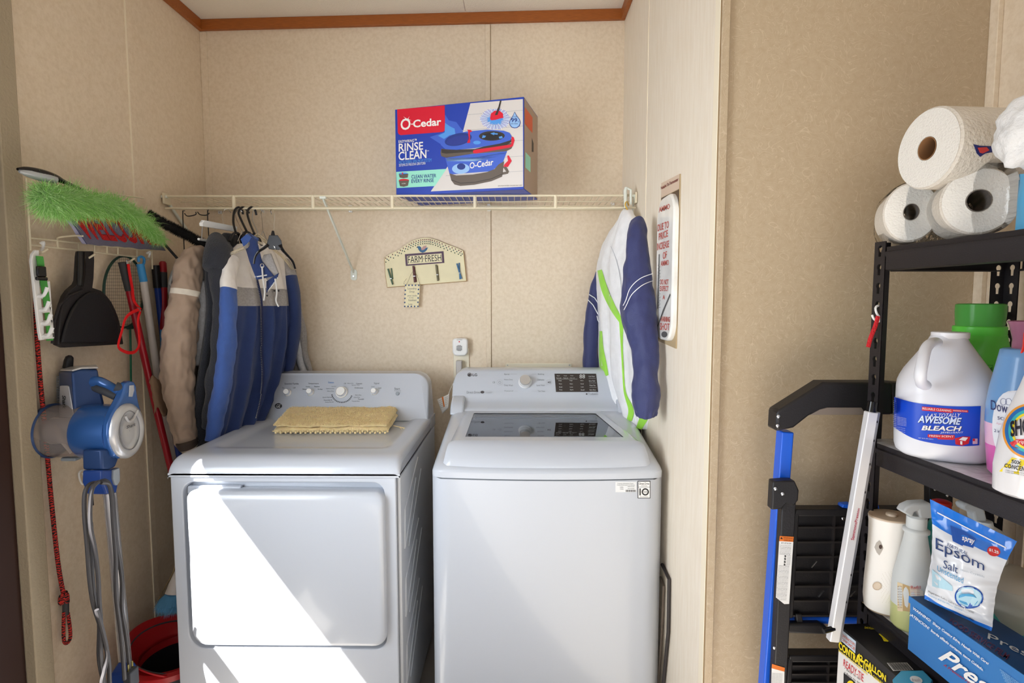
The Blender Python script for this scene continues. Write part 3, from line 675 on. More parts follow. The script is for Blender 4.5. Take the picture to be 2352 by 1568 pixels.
# ================================================================ wire shelf
YR_ = 2.15; zt = at(880, 449.7, YR_).z; zl = at(880, 477.8, YR_).z; x0 = XL+.012; x1 = XR-.006; zb = zt-.004
ws = E_('wire_shelf', 'long cream wire shelf with a hanging rod across the back wall', 'shelf', ((x0+x1)/2, YW, zt))
MB().tube([(x0, YR_, zt), (x1, YR_, zt)], .0042, 10).build('front_rod', cream, ws)
MB().tube([(x0, YR_, zl), (x1, YR_, zl)], .0042, 10).build('hanging_rod', cream, ws)
MB().tube([(x0, YW-.012, zb), (x1, YW-.012, zb)], .0040, 10).build('back_rod', cream, ws)
mb = MB()
for i in range(72):
    x = x0+.01+(x1-x0-.02)*i/71; mb.tube([(x, YR_, zt-.001), (x, YW-.012, zb+.003)], .0015, 6)
for y in (YR_+.10, YR_+.205): mb.tube([(x0, y, zt-.005), (x1, y, zt-.005)], .0022, 6)
mb.build('deck_wires', cream, ws)
for px in (537, 719, 901, 1091, 1276):
    x = at(px, 463, YR_).x; MB().cyl((x, YR_, zl-.003), (x, YR_, zt+.001), .0068, 12).build('rod_sleeve', cream, ws)
for px in (505, 805, 1123, 1407):
    c = at(px, 486-(px-505)*.01, YW-.006); cl = MB().box(c.x-.008, c.x+.008, YW-.009, YW-.001, c.z-.009, c.z+.022).build('wall_clip', plw, ws, bevel=.002)
    MB().cyl((c.x, YW-.011, c.z-.003), (c.x, YW-.008, c.z-.003), .003, 12).build('clip_screw', steel, cl)
def brace(pa, pb, name='brace'):
    d = (pb-pa).normalized(); k_ = pa.lerp(pb, .1)
    b_ = MB().bar(pa, pb, .012, .006, up=(1, 0, 0)).bar(pa+Vector((-.012, 0, .002)), pa+Vector((.012, 0, .002)), .012, .01).build(name, M('white_brace', (222, 226, 216), .4), ws, bevel=.0015); return b_
pa = at(742, 455, YR_); pb = at(812, 625, YW-.004); bb = brace(pa, pb)
MB().prism([(x, YW-.005, z) for x, z in rr(pb.x-.013, pb.x+.015, pb.z-.035, pb.z+.012, .01)], (0, .004, 0)).build('brace_foot', M('white_brace', (222, 226, 216), .4), bb, bevel=.001)
c = at(812, 634, YW-.006); MB().cyl((c.x, YW-.008, c.z), (c.x, YW-.004, c.z), .004, 12).build('foot_screw', steel, bb)
brace(Vector((XL+.010, YR_, zt-.004)), Vector((XL+.004, YW-.03, zt-.21)))
brace(Vector((XR-.012, YR_, zt-.004)), Vector((XR-.006, YR_+.12, zt-.16)))
eb = MB().tube([at(1439, 431, YR_-.012), at(1436, 437, YR_-.012), at(1437, 478, YR_-.012)], .0065, 10).tube([at(1438, 431, YR_-.012), at(1449, 436, YR_-.012), at(1449, 470, YR_-.008)], .005, 10).build('end_bracket', M('white_brace', (222, 226, 216), .4), ws)
for s_ in ((x1, 1), (x0, -1)):
    MB().box(s_[0]-.004, s_[0]+.004, YR_-.012, YR_+.03, zt-.03, zt+.012).build('end_cap', cream, ws, bevel=.002)
# ================================================================ mop box on the shelf
zbx = zt+.0045
fl0 = at(910, 446, 2.18); fr0 = at(1203, 430, 2.05); fl0.z = fr0.z = zbx
Lb = (fr0-fl0).length; ex = (fr0-fl0).normalized(); ey = Vector((-ex.y, ex.x, 0)); Hb = at(1203, 222, fr0.y).z-zbx; Db = .225
bxm = E_('mop_set_box', 'blue cardboard box picturing a spin mop bucket on the wire shelf', 'box', (fl0+fr0)/2)
blue = M('box_blue', (28, 62, 170), .4); brn = M('cardboard_photo', (170, 148, 130), .5)
T = Matrix(((ex.x, ey.x, 0, fl0.x), (ex.y, ey.y, 0, fl0.y), (0, 0, 1, zbx), (0, 0, 0, 1)))
bo = MB().box(0, Lb, 0, Db, 0, Hb, 0, T).build('carton', blue, bxm, bevel=.0015)
BF = [plane_fn(fl0, ey, .0006+.00045*i) for i in range(8)]
zx = lambda x, y: (880+x/5.226, 200+y/5.226)
def zp(pts): return [zx(*p) for p in pts]
def zprint(name, polys, mats, label=None):
    mb = MB()
    for i, (l, mi, pts) in enumerate(polys): ppoly(mb, zp(pts), BF[l], mi)
    return mb
pal = [M(n, c, .45) for n, c in (('p_blue', (28, 62, 170)), ('p_red', (214, 10, 46)), ('p_white', (238, 236, 232)), ('p_mint', (150, 222, 200)), ('p_tile', (214, 208, 204)), ('p_sky', (80, 150, 225)), ('p_navy', (24, 50, 130)), ('p_dark', (52, 44, 40)), ('p_brown', (96, 84, 74)), ('p_bucket', (60, 96, 200)), ('p_paleblue', (150, 190, 235)), ('p_black', (24, 20, 22)), ('p_grey', (178, 176, 178)), ('p_deep', (34, 52, 140)))]
mb = MB()
P = lambda l, mi, pts: ppoly(mb, zp(pts), BF[l], mi)
P(0, 4, [(1048, 195), (1678, 143), (1682, 1195), (572, 1252), (905, 760), (960, 530)])
for y0 in (330, 520, 690, 880, 1060): P(1, 12, [(1010-(y0-330)*.35, y0), (1680, y0-55), (1680, y0-50), (1008-(y0-330)*.35, y0+6)])
# glow behind the logo (printed)
for i, (r_, mi) in enumerate(((150, 6), (110, 9), (70, 5), (36, 10))):
    pass
P(1, 9, [(745, 330), (790, 400), (880, 420), (960, 530), (905, 760), (700, 690), (560, 600), (740, 540)])
P(2, 5, [(745, 430), (800, 470), (860, 500), (880, 640), (780, 650), (660, 585), (740, 545)])
P(1, 1, [(170, 268), (740, 220), (745, 500), (738, 525), (715, 540), (215, 577), (190, 568), (178, 545)])
P(1, 3, [(158, 1018), (762, 982), (622, 1188), (165, 1212)])
# mop
def zell(l, mi, cx, cy, rx, ry, rot=0, a0=0, a1=360, n=30):
    pts = []; c_, s_ = math.cos(rot), math.sin(rot)
    for i in range(n+1):
        a = math.radians(a0+(a1-a0)*i/n); x = rx*math.cos(a); y = ry*math.sin(a); pts.append((cx+x*c_-y*s_, cy+x*s_+y*c_))
    P(l, mi, pts[:-1] if a1-a0 == 360 else pts)
zell(1, 5, 1350, 385, 168, 118, -.05)
for i in range(70):
    a = 2*PI*i/70+.03; r0 = .45+.2*random.random(); r1 = 1.0+.14*random.random()
    for k_, mi in ((0, 2), (.045, 9 if i % 3 else 10)):
        aa = a+k_; P(2, mi, [(1350+168*r0*math.cos(aa-.015), 385+118*r0*math.sin(aa-.015)), (1350+168*r1*math.cos(aa-.02), 385+118*r1*math.sin(aa-.02)), (1350+168*r1*math.cos(aa+.022), 385+118*r1*math.sin(aa+.022)), (1350+168*r0*math.cos(aa+.015), 385+118*r0*math.sin(aa+.015))])
P(3, 1, [(1285, 385), (1295, 320), (1340, 285), (1400, 285), (1440, 320), (1445, 370), (1400, 380), (1350, 395), (1300, 400)])
P(4, 7, [(1405, 163), (1424, 163), (1400, 260), (1375, 335), (1345, 340), (1350, 320), (1385, 240)])
# drop badge
P(3, 6, [(1580, 296), (1605, 340), (1645, 395), (1652, 430), (1640, 470), (1610, 492), (1580, 497), (1545, 488), (1522, 460), (1515, 425), (1530, 385), (1560, 340)])
P(4, 10, [(1580, 306), (1600, 345), (1638, 398), (1644, 430), (1632, 464), (1606, 485), (1580, 489), (1550, 481), (1530, 456), (1523, 425), (1537, 388), (1565, 345)])
# bucket
P(2, 9, [(745, 840), (780, 970), (800, 1050), (1300, 1010), (1440, 900), (1490, 770), (1100, 800)])
P(2, 10, [(755, 850), (1100, 845), (1480, 780), (1465, 820), (1100, 890), (770, 890)])
P(3, 8, [(798, 1035), (880, 1062), (1080, 1050), (1250, 1020), (1340, 985), (1385, 930), (1455, 890), (1430, 1075), (1300, 1130), (1100, 1172), (930, 1187), (860, 1170), (820, 1120)])
P(4, 7, [(820, 1110), (930, 1150), (1100, 1140), (1300, 1098), (1430, 1040), (1430, 1048), (1300, 1106), (1100, 1148), (930, 1158), (822, 1119)])
zell(4, 10, 935, 980, 105, 62, -.05); zell(5, 6, 940, 955, 50, 38)
P(2, 8, [(690, 790), (700, 740), (780, 750), (1100, 760), (1540, 670), (1560, 700), (1540, 740), (1480, 770), (1080, 800), (760, 850), (700, 830)])
P(3, 7, [(700, 745), (780, 755), (1100, 745), (1540, 620), (1540, 660), (1480, 700), (1150, 770), (760, 800), (705, 790)])
P(4, 9, [(693, 695), (710, 640), (800, 580), (1000, 535), (1250, 512), (1450, 525), (1520, 550), (1545, 590), (1530, 640), (1400, 680), (1100, 735), (880, 755), (750, 745)])
zell(5, 6, 905, 630, 165, 72, -.22); zell(6, 13, 905, 640, 140, 50, -.22)
zell(5, 7, 1308, 588, 155, 58, -.02); zell(6, 11, 1308, 595, 120, 42, -.02)
P(7, 5, [(1290, 560), (1340, 545), (1340, 556), (1380, 558), (1378, 574), (1338, 570), (1335, 580)]); P(7, 5, [(1190, 615), (1200, 580), (1240, 588), (1225, 610)]); P(7, 5, [(1430, 590), (1440, 615), (1400, 622), (1390, 600)])
zell(6, 5, 1130, 668, 45, 22)
P(6, 1, [(1010, 515), (1050, 515), (1075, 535), (1045, 545), (1048, 670), (1012, 675), (1028, 600), (1022, 530)])
P(4, 1, [(1080, 765), (1110, 752), (1540, 690), (1545, 595), (1570, 605), (1580, 640), (1560, 710), (1520, 728), (1120, 798), (1085, 795)])
P(3, 1, [(1490, 825), (1510, 820), (1545, 885), (1500, 960), (1445, 955), (1460, 925), (1500, 885)])
P(3, 8, [(1440, 960), (1480, 955), (1512, 1015), (1500, 1040), (1425, 1055), (1430, 1025), (1480, 1015)]); 
# small buckets in the mint strip
zell(2, 5, 246, 1040, 55, 14); P(2, 8, [(190, 1045), (304, 1040), (298, 1085), (245, 1095), (200, 1085)]); zell(3, 1, 235, 1036, 8, 12)
zell(2, 1, 252, 1120, 62, 18); P(3, 8, [(190, 1125), (314, 1120), (300, 1185), (250, 1197), (205, 1190)])
picture = decal(mb, 'carton_picture', pal, bo, 'printed picture of a spin mop and bucket')
mb = MB(); sl_ = -.085
def zt_(s_, b_, l, mi, bold=0, shear=0, slope=sl_):
    x0_, y0_ = zx(b_[0], b_[1]); x1_, y1_ = zx(b_[2], b_[3]); ptext(mb, s_, (x0_, y0_, x1_, y1_), BF[l], mi, slope=slope, bold=bold, shear=shear)
zt_('O', (212, 378, 332, 515), 3, 0, bold=.018); zt_('-', (338, 440, 360, 452), 3, 0, bold=.03); zt_('Cedar', (362, 382, 700, 475), 3, 0, bold=.025)
mb.poly([BF[3](*zx(*p)) for p in ((245, 355), (285, 378), (300, 380), (318, 350), (306, 385), (345, 402), (300, 392), (282, 388))], 0)
zt_('EASYWRING\u2122', (188, 630, 405, 665), 3, 0, bold=.01); zt_('RINSE', (190, 668, 482, 765), 3, 0, bold=.015); zt_('CLEAN', (188, 765, 522, 868), 3, 0, bold=.015); zt_('TM', (526, 760, 552, 774), 3, 0)
zt_('MICROFIBER SPIN MOP SYSTEM', (193, 872, 582, 912), 3, 1, bold=.0); zt_('SISTEMA DE FREGONA GIRATORIA', (193, 910, 512, 942), 3, 0, bold=.0)
zt_('CLEAN WATER', (342, 1048, 638, 1092), 3, 2, bold=.01, slope=-.05); zt_('EVERY RINSE', (342, 1102, 610, 1146), 3, 2, bold=.01, slope=-.05)
zt_('O-Cedar', (1042, 885, 1325, 960), 5, 0, bold=.015, slope=-.16); zt_('OVER', (1552, 350, 1608, 366), 5, 2, slope=0); zt_('99', (1538, 374, 1612, 424), 5, 2, bold=.02, slope=0); zt_('%', (1615, 405, 1635, 425), 5, 2, slope=0); zt_('BACTERIA', (1538, 434, 1622, 450), 5, 2, slope=0)
zt_('SPIN MOP SYSTEM. COLORS MAY VARY', (1380, 1176, 1672, 1190), 3, 3, slope=-.03); zt_('O-Cedar', (228, 1150, 275, 1164), 5, 0)
decal(mb, 'carton_lettering', [pal[2], pal[5], pal[6], pal[8]], bo)
mb = MB(); SFn = plane_fn(fr0, ex, .0006); sz = lambda pts: [SFn(*zx(*p)) for p in pts]
mb.poly([T @ Vector((Lb+.0005, y, z)) for y, z in ((.004, .004), (Db-.004, .004), (Db-.004, Hb-.004), (.004, Hb-.004))], 0)
mb.poly([T @ Vector((Lb+.0011, y, z)) for y, z in ((.012, Hb*.72), (.13, Hb*.72), (.13, Hb*.90), (.012, Hb*.90))], 1)
mb.poly([T @ Vector((Lb+.0011, y, z)) for y, z in ((.02, Hb*.25), (.10, Hb*.25), (.10, Hb*.42), (.02, Hb*.42))], 2)
mb.poly([T @ Vector((Lb+.0011, y, z)) for y, z in ((.12, Hb*.50), (.15, Hb*.52), (.15, Hb*.62), (.12, Hb*.66))], 3)
decal(mb, 'side_print', [brn, M('p_coral', (215, 90, 50), .5), pal[3], pal[11]], bo)
# ================================================================ farm fresh sign
YB_ = YW-.014
fz = lambda x, y: (860+x/7.13, 520+y/7.13)
fs = E_('peg_board_sign', 'cream arched wooden sign lettered FARM FRESH with four clothespins on the back wall', 'sign', at(976, 600, YW))
crm = M('painted_cream', (232, 222, 184), .6, var=.04, vscale=20); edge = M('aged_edge', (176, 138, 84), .7)
top = [(160, 505), (240, 455), (380, 390), (470, 328), (560, 270), (630, 232), (700, 205), (770, 190), (830, 184), (890, 186), (940, 195), (1010, 215), (1080, 243), (1180, 285), (1280, 322), (1380, 360), (1450, 395)]
ol = top+[(1460, 402), (1512, 895), (205, 1000), (175, 790)]
pts = [at(*fz(*p), YB_) for p in ol]
MB().prism(pts, (0, .013, 0)).build('board_edge', edge, fs, bevel=.0008)
cxy = Vector((sum(p[0] for p in ol)/len(ol), sum(p[1] for p in ol)/len(ol)))
F0 = [plane_fn((0, YB_, 0), (0, 1, 0), .0006+.0005*i) for i in range(4)]
mb = MB(); ppoly(mb, [fz(*(Vector(p).lerp(cxy, .012))) for p in ol], F0[0], 0); decal(mb, 'board_face', [crm], fs)
mb = MB()
for row, (off, mi) in enumerate(((30, 0), (62, 1), (95, 2))):
    tl = [Vector(p) for p in top]; n = 29-row
    for i in range(n):
        t = (i+.6+(.5 if row % 2 else 0))/(n+.4)*(len(tl)-1); k_ = min(int(t), len(tl)-2); p = tl[k_].lerp(tl[k_+1], t-k_)+Vector((0, off)); s_ = 10
        ppoly(mb, [fz(p.x-s_, p.y-s_*.9), fz(p.x+s_*.6, p.y-s_), fz(p.x+s_, p.y+s_), fz(p.x-s_*.6, p.y+s_)], F0[1], mi)
decal(mb, 'painted_dots', [M('dot_red', (110, 52, 52), .6), M('dot_green', (56, 84, 84), .6), M('dot_olive', (72, 84, 62), .6)], fs)
mb = MB()
ppoly(mb, [fz(*p) for p in ((688, 345), (705, 325), (740, 322), (765, 340), (770, 370), (800, 378), (840, 350), (878, 343), (860, 385), (830, 415), (790, 430), (750, 415), (722, 380), (712, 350))], F0[1], 0)
ppoly(mb, [fz(*p) for p in ((765, 370), (800, 325), (855, 310), (850, 345), (815, 380), (775, 388))], F0[2], 1)
ppoly(mb, [fz(*p) for p in ((688, 348), (704, 326), (712, 345))], F0[2], 2)
decal(mb, 'painted_bird', [M('bird_blue', (58, 102, 140), .6), M('bird_pink', (190, 150, 146), .6), ink], fs)
MB().prism([at(*fz(*p), YB_) for p in ((500, 455), (1132, 405), (1146, 596), (516, 646))], (0, -.003, 0)).build('name_plate', M('plum_paint', (88, 66, 86), .6), fs, bevel=.0006)
F4 = [plane_fn((0, YB_-.003, 0), (0, 1, 0), .0006+.0005*i) for i in range(2)]
mb = MB(); ppoly(mb, [fz(*p) for p in ((535, 485), (1100, 440), (1108, 578), (545, 620))], F4[0], 0)
qtext(mb, 'FARM\u00b7FRESH', [fz(*p) for p in ((545, 490), (1092, 456), (1098, 560), (552, 602))], F4[1], 1, bold=.0)
for x in (545, 615, 680, 755, 845, 905, 960, 1050): ppoly(mb, [fz(x, 600-(x-545)*.075), fz(x+24, 598-(x-545)*.075), fz(x+24, 592-(x-545)*.075), fz(x, 594-(x-545)*.075)], F4[1], 1)
decal(mb, 'plate_lettering', [crm, ink], fs)
def peg(a, b, w, col, name, a2=None, label=None):
    pa = at(*fz(*a), YB_-.008); pb = at(*fz(*b), YB_-.008); m_ = M(name, col, .6, var=.12, vscale=60)
    mb = MB().bar(pa, pb, w, .006, up=(0, 1, 0))
    if a2: mb.bar(at(*fz(*a2[0]), YB_-.003), at(*fz(*a2[1]), YB_-.003), w*.85, .005, up=(0, 1, 0))
    o = mb.build('clothespin', m_, fs, bevel=.0008, label=label)
    mid = pa.lerp(pb, .62); MB().box(mid.x-w*.62, mid.x+w*.62, mid.y-.004, mid.y+.004, mid.z-.0012, mid.z+.0012).build('spring', steel, o)
peg((222, 692), (300, 950), .0065, (76, 100, 78), 'peg_green', ((278, 682), (300, 860)), 'dark green clothespin')
peg((637, 645), (662, 915), .0085, (92, 52, 52), 'peg_red', ((650, 660), (682, 910)), 'dark red clothespin')
peg((1010, 624), (1040, 890), .0075, (112, 104, 78), 'peg_olive', ((1025, 640), (1050, 880)), 'olive brown clothespin')
peg((1350, 606), (1425, 855), .0065, (62, 108, 148), 'peg_blue', ((1388, 595), (1402, 865)), 'blue clothespin')
# small hanging tag
ht = E_('hanging_tag', 'small cream tag with blue checks hanging by wire below the arched wooden sign', 'tag', at(946, 655, YB_-.012))
Yt = YB_-.014; pts = [at(*fz(*p), Yt) for p in ((505, 950), (745, 955), (722, 1325), (490, 1312))]
tb = MB().prism(pts, (0, .006, 0)).build('tag_board', crm, ht, bevel=.0006); f = plane_fn((0, Yt, 0), (0, 1, 0), .0006); mb = MB()
ck = [(512+i*54, 962) for i in range(5)]+[(497+i*54, 1308) for i in range(5)]+[(506-i*3, 1045+i*66) for i in range(4)]+[(722-i*3, 1030+i*70) for i in range(4)]
for x, y in ck: ppoly(mb, [fz(x-11, y-12), fz(x+11, y-13), fz(x+10, y+12), fz(x-12, y+12)], f, 0)
for s_, b_ in (('Laundry', (545, 1000, 690, 1040)), ('Drop', (575, 1050, 655, 1090)), ('your socks', (540, 1120, 700, 1150)), ('in my', (570, 1155, 640, 1180)), ('basket', (560, 1190, 690, 1220)), ('Love', (555, 1255, 620, 1285))):
    a_, b2 = fz(b_[0], b_[1]), fz(b_[2], b_[3]); ptext(mb, s_, (a_[0], a_[1], b2[0], b2[1]), f, 1)
decal(mb, 'tag_print', [M('check_blue', (62, 84, 122), .6), gk], tb)
MB().tube([at(*fz(*p), Yt+.001) for p in ((528, 852), (488, 905), (480, 940), (520, 955), (560, 880), (590, 800), (625, 740), (665, 755), (700, 800), (725, 880), (745, 945), (770, 960), (792, 962))], .0007, 6).build('wire', M('rusty_wire', (120, 100, 70), .5, .6), ht)
# ================================================================ tin thermometer in its blister card
Xt = XR-.004
tz = lambda x, y: (1300+x/2.45, 380+y/2.45)
th = E_('tin_thermometer_sign', 'long tin thermometer sign with red lettering in clear packaging on the side wall', 'thermometer sign', atx(1530, 620, Xt))
cardm = M('brown_card', (178, 156, 120), .6); q4 = [tz(*p) for p in ((537, 100), (640, 47), (617, 1030), (515, 985))]
card = MB().prism([atx(*p, Xt) for p in q4], (.0035, 0, 0)).build('backing_card', cardm, th)
G = [plane_fn((Xt, 0, 0), (1, 0, 0), .0006+.0005*i) for i in range(3)]
mb = MB(); ppoly(mb, [tz(*p) for p in ((537, 100), (640, 47), (638, 130), (537, 182))], G[0], 0); qtext(mb, 'Nostalgic Tin Thermometer', [tz(*p) for p in ((535, 118), (634, 66), (634, 92), (535, 142))], G[1], 1, bold=.02)
ppoly(mb, [tz(*p) for p in ((537, 184), (637, 134), (636, 240), (620, 235), (610, 180), (580, 168), (550, 190), (540, 230))], G[0], 2)
decal(mb, 'card_print', [M('card_pink', (214, 190, 168), .6), M('maroon_print', (120, 40, 36), .6), M('dark_card', (92, 72, 54), .6)], card)
tin = M('aged_white_tin', (236, 234, 228), .3, .0, var=.12, vscale=14, coat=.5)
yq = lambda px: atx(px, 600, Xt).y
yl, yr_ = atx(tz(512, 600)[0], 620, Xt-.012).y, atx(tz(605, 600)[0], 620, Xt-.012).y
zt0, zb0 = atx(tz(560, 175)[0], tz(560, 175)[1], Xt-.012).z, atx(tz(560, 985)[0], tz(560, 985)[1], Xt-.012).z
sh = rr(yr_, yl, zb0, zt0, .062, 10)
scx = ((yl+yr_)/2, (zt0+zb0)/2)
mb = MB().loft([[(Xt, y, z) for y, z in sh], [(Xt-.010, y, z) for y, z in sh], [(Xt-.015, y+(scx[0]-y)*.06, z+(scx[1]-z)*.015) for y, z in sh]])
tinb = mb.build('tin_plate', tin, th, ang=40)
G2 = plane_fn((Xt-.015, 0, 0), (1, 0, 0), .0008); mb = MB()
for s_, (a_, b_, c_, d_) in (('AMMO', (524, 250, 585, 228)), ('DUE TO', (517, 352, 580, 330)), ('PRICE', (523, 402, 575, 380)), ('INCREASE', (514, 458, 581, 440)), ('OF', (546, 508, 569, 500)), ('AMMO', (534, 552, 580, 545)), ('DO NOT', (532, 655, 578, 655)), ('EXPECT', (530, 692, 578, 692)), ('A', (545, 740, 558, 742)), ('WARNING', (532, 862, 586, 866)), ('SHOT', (530, 905, 584, 908))):
    hh = 20 if s_ not in ('WARNING', 'AMMO', 'DO NOT', 'EXPECT') else 15
    if s_ == 'A': hh = 12
    qtext(mb, s_, [tz(a_, b_-hh), tz(c_, d_-hh), tz(c_, d_+hh), tz(a_, b_+hh)], G2, 0, bold=.02)
for i in range(26): ppoly(mb, [tz(518+(i % 2)*5, 560+i*9.5), tz(528+(i % 2)*5, 559+i*9.5), tz(528+(i % 2)*5, 561.5+i*9.5), tz(518+(i % 2)*5, 562.5+i*9.5)], G2, 1)
ppoly(mb, [tz(523, 500), tz(528, 498), tz(520, 805), tz(515, 807)], G2, 1); ppoly(mb, [tz(586, 720), tz(590, 728), tz(560, 800), tz(520, 905), tz(515, 905), tz(545, 815)], G2, 1)
pell(mb, *tz(555, 950), 7, 7, G2, 1)
decal(mb, 'tin_lettering', [M('faded_red', (196, 96, 84), .5), M('faded_black', (90, 88, 86), .5)], tinb)
blis = M('clear_blister', (255, 255, 255), .05, trans=1, ior=1.2)
MB().loft([[(Xt, y+(scx[0]-y)*-.10, z+(scx[1]-z)*-.02) for y, z in sh], [(Xt-.022, y+(scx[0]-y)*-.06, z+(scx[1]-z)*-.015) for y, z in sh], [(Xt-.026, y+(scx[0]-y)*.02, z+(scx[1]-z)*.005) for y, z in sh]]).build('blister', blis, th, ang=50) if False else None
# ================================================================ garments
def fabric(name, col, bump=.22, bs=380, var=.05, vs=30, rough=.92): return M(name, col, rough, bump=bump, bscale=bs, var=var, vscale=vs, sheen=.15)
def garment(L, Rr, thick, parent, name, mats, mfn, nv=46, nr=56, fold=.010, folds=5, seed=0, wr=(.004, 9), hem=None, top=.35, label=None, sub=0):
    """a hanging cloth shell: L and Rr are the silhouette points (pixel x, y, distance) top to bottom; thick the half depth"""
    Ls = spline([at(*p) for p in L], nv); Rs = spline([at(*p) for p in Rr], nv); rings = []
    for i in range(nv+1):
        v = i/nv; a, b = Ls[i], Rs[i]; d = b-a; hn = Vector((d.y, -d.x, 0)).normalized()
        t = thick*(top+(1-top)*min(1, v*3)**.6); ring = []
        for j in range(nr):
            th = 2*PI*j/nr; u = .5-.5*math.cos(th); s_ = math.sin(th)
            off = t*abs(s_)**.7*(1 if s_ > 0 else -1)
            ff = fold*min(1, v*1.6)*(math.sin(u*folds*2*PI+seed+1.2*math.sin(v*2.2+seed))+.45*math.sin(u*folds*3.7*PI+2*seed+v*2))*math.sin(th/1)**2
            ring.append(a.lerp(b, u)+hn*(off+ff))
        rings.append(ring)
    mb = MB(); mb.loft(rings, mfn=lambda v, t: mfn(v, .5-.5*math.cos(2*PI*(t+.5/nr)), t < .5) if mfn else 0)
    if wr: mb.wrinkle(wr[0], (wr[1], wr[1], wr[1]*.45), seed)
    return mb.build(name, mats, parent, ang=180, sub=sub, label=label)
def sleeve(pts, radii, parent, name, mats, mfn=None, flat=.8, seed=0, wr=(.004, 14), label=None, n=28, k=40, ripple=None):
    P = spline([at(*p) for p in pts], k); Rr = [v.x for v in spline([(r, 0, 0) for r in radii], k)]
    mb = MB(); T = [(P[min(i+1, k)]-P[max(i-1, 0)]).normalized() for i in range(k+1)]; u = Vector((0, 1, 0)); rings = []
    for i in range(k+1):
        u = (u-T[i]*u.dot(T[i])).normalized(); w = T[i].cross(u); ring = []
        rad = Rr[i]*(1 if i not in (0, k) else .92)
        for j in range(n):
            a = 2*PI*j/n; q = rad*(1+(ripple(i/k, a) if ripple else 0)); ring.append(P[i]+u*math.cos(a)*q+w*math.sin(a)*q*flat)
        rings.append(ring)
    mb.loft(rings, mfn=mfn)
    if wr: mb.wrinkle(wr[0], (wr[1], wr[1], wr[1]*.7), seed)
    return mb.build(name, mats, parent, ang=180, label=label)
tan = fabric('tan_cotton', (170, 148, 130), bump=.08); lgry = fabric('heather_grey', (188, 190, 196), var=.12, vs=120); blk = fabric('black_fleece', (44, 46, 54), bump=.9, bs=260)
navy = fabric('navy_fleece', (40, 58, 106), bump=.5); royal = fabric('royal_fleece', (62, 92, 160), bump=.5); jwht = fabric('white_fleece', (228, 222, 216)); jgry = fabric('grey_marl', (156, 152, 150), var=.14, vs=150)
zipm = M('zip_teeth', (190, 188, 184), .35, .5)
# grey cloth bag at the very left
g = E_('cloth_bag', 'grey fabric bag with a light rim hanging behind the tan jacket', 'bag', at(405, 640, 2.05))
garment([(418, 592, 2.02), (398, 625, 2.0), (390, 660, 2.0), (398, 700, 2.02)], [(440, 592, 2.12), (440, 640, 2.12), (440, 700, 2.12), (430, 720, 2.12)], .02, g, 'bag_body', [M('bag_grey', (150, 150, 148), .8, bump=.3)], None, nv=16, fold=.003)
MB().tube(spline([at(419, 592, 2.0), at(402, 622, 1.985), at(391, 652, 1.985), at(408, 654, 1.98), at(420, 640, 2.0)], 16), .004, 8).build('bag_rim', M('bag_rim', (188, 188, 184), .7), g)
# tan jacket
tj = E_('tan_jacket', 'tan collarless jacket with a pale sleeve stripe, nearest the left wall', 'jacket', at(430, 560, 2.1))
garment([(478, 560, 2.12), (440, 572, 2.06), (412, 640, 2.0), (400, 740, 1.99), (395, 850, 1.99), (408, 960, 1.98), (425, 1020, 1.98), (440, 1040, 1.98)], [(498, 562, 2.22), (508, 600, 2.3), (510, 700, 2.36), (505, 800, 2.36), (500, 900, 2.36), (500, 960, 2.36), (505, 985, 2.34), (510, 990, 2.34)], .046, tj, 'body', [tan], None, fold=.014, folds=4, seed=2, wr=(.009, 24), nv=110, nr=110)
stripe = fabric('stripe_cream', (226, 218, 204))
sleeve([(462, 575, 2.02), (436, 610, 1.96), (424, 690, 1.93), (412, 780, 1.91), (410, 870, 1.90), (420, 960, 1.90), (432, 1020, 1.90)], [.028, .050, .058, .066, .062, .052, .040], tj, 'sleeve', [tan, stripe], lambda v, t: 1 if .285 < v < .315 else 0, seed=5, wr=(.0085, 30), flat=.75, k=130, n=80)
sleeve([(430, 1010, 1.89), (436, 1028, 1.895)], [.043, .036], tj, 'cuff', [M('dark_lining', (70, 58, 52), .8), stripe], lambda v, t: 1 if v > .8 else 0, k=6, seed=5)
# light grey shirt
gs = E_('grey_shirt', 'light heather grey t-shirt hanging between the tan and the black garments', 'shirt', at(470, 590, 2.08))
garment([(488, 592, 2.02), (450, 636, 1.98), (462, 655, 1.98), (460, 740, 1.98), (455, 840, 1.98)], [(500, 595, 2.20), (512, 640, 2.26), (512, 700, 2.28), (510, 800, 2.28), (505, 840, 2.28)], .032, gs, 'body', [lgry], None, fold=.008, folds=3, seed=3)
# black fleece
bf = E_('black_fleece_jacket', 'black fleece jacket with a high collar hanging left of the blue one', 'jacket', at(510, 540, 2.1))
garment([(515, 534, 2.10), (490, 565, 2.02), (478, 625, 1.96), (482, 700, 1.95), (470, 800, 1.93), (456, 900, 1.92), (452, 980, 1.92), (450, 1026, 1.92)], [(548, 540, 2.18), (545, 600, 2.3), (545, 700, 2.36), (545, 800, 2.36), (545, 880, 2.36), (540, 930, 2.3), (535, 960, 2.25), (530, 975, 2.2)], .032, bf, 'body', [blk], None, fold=.015, folds=4, seed=7)
sleeve([(512, 560, 2.0), (506, 620, 1.95), (512, 700, 1.93), (510, 780, 1.92), (500, 860, 1.92), (482, 980, 1.92)], [.040, .048, .042, .042, .044, .036], bf, 'sleeve', [blk], seed=8, wr=(.006, 22), flat=.7, k=100, n=56)
sleeve([(498, 548, 2.02), (502, 580, 1.955), (496, 622, 1.925)], [.030, .050, .046], bf, 'collar', [blk], seed=4, k=14, wr=(.004, 20))
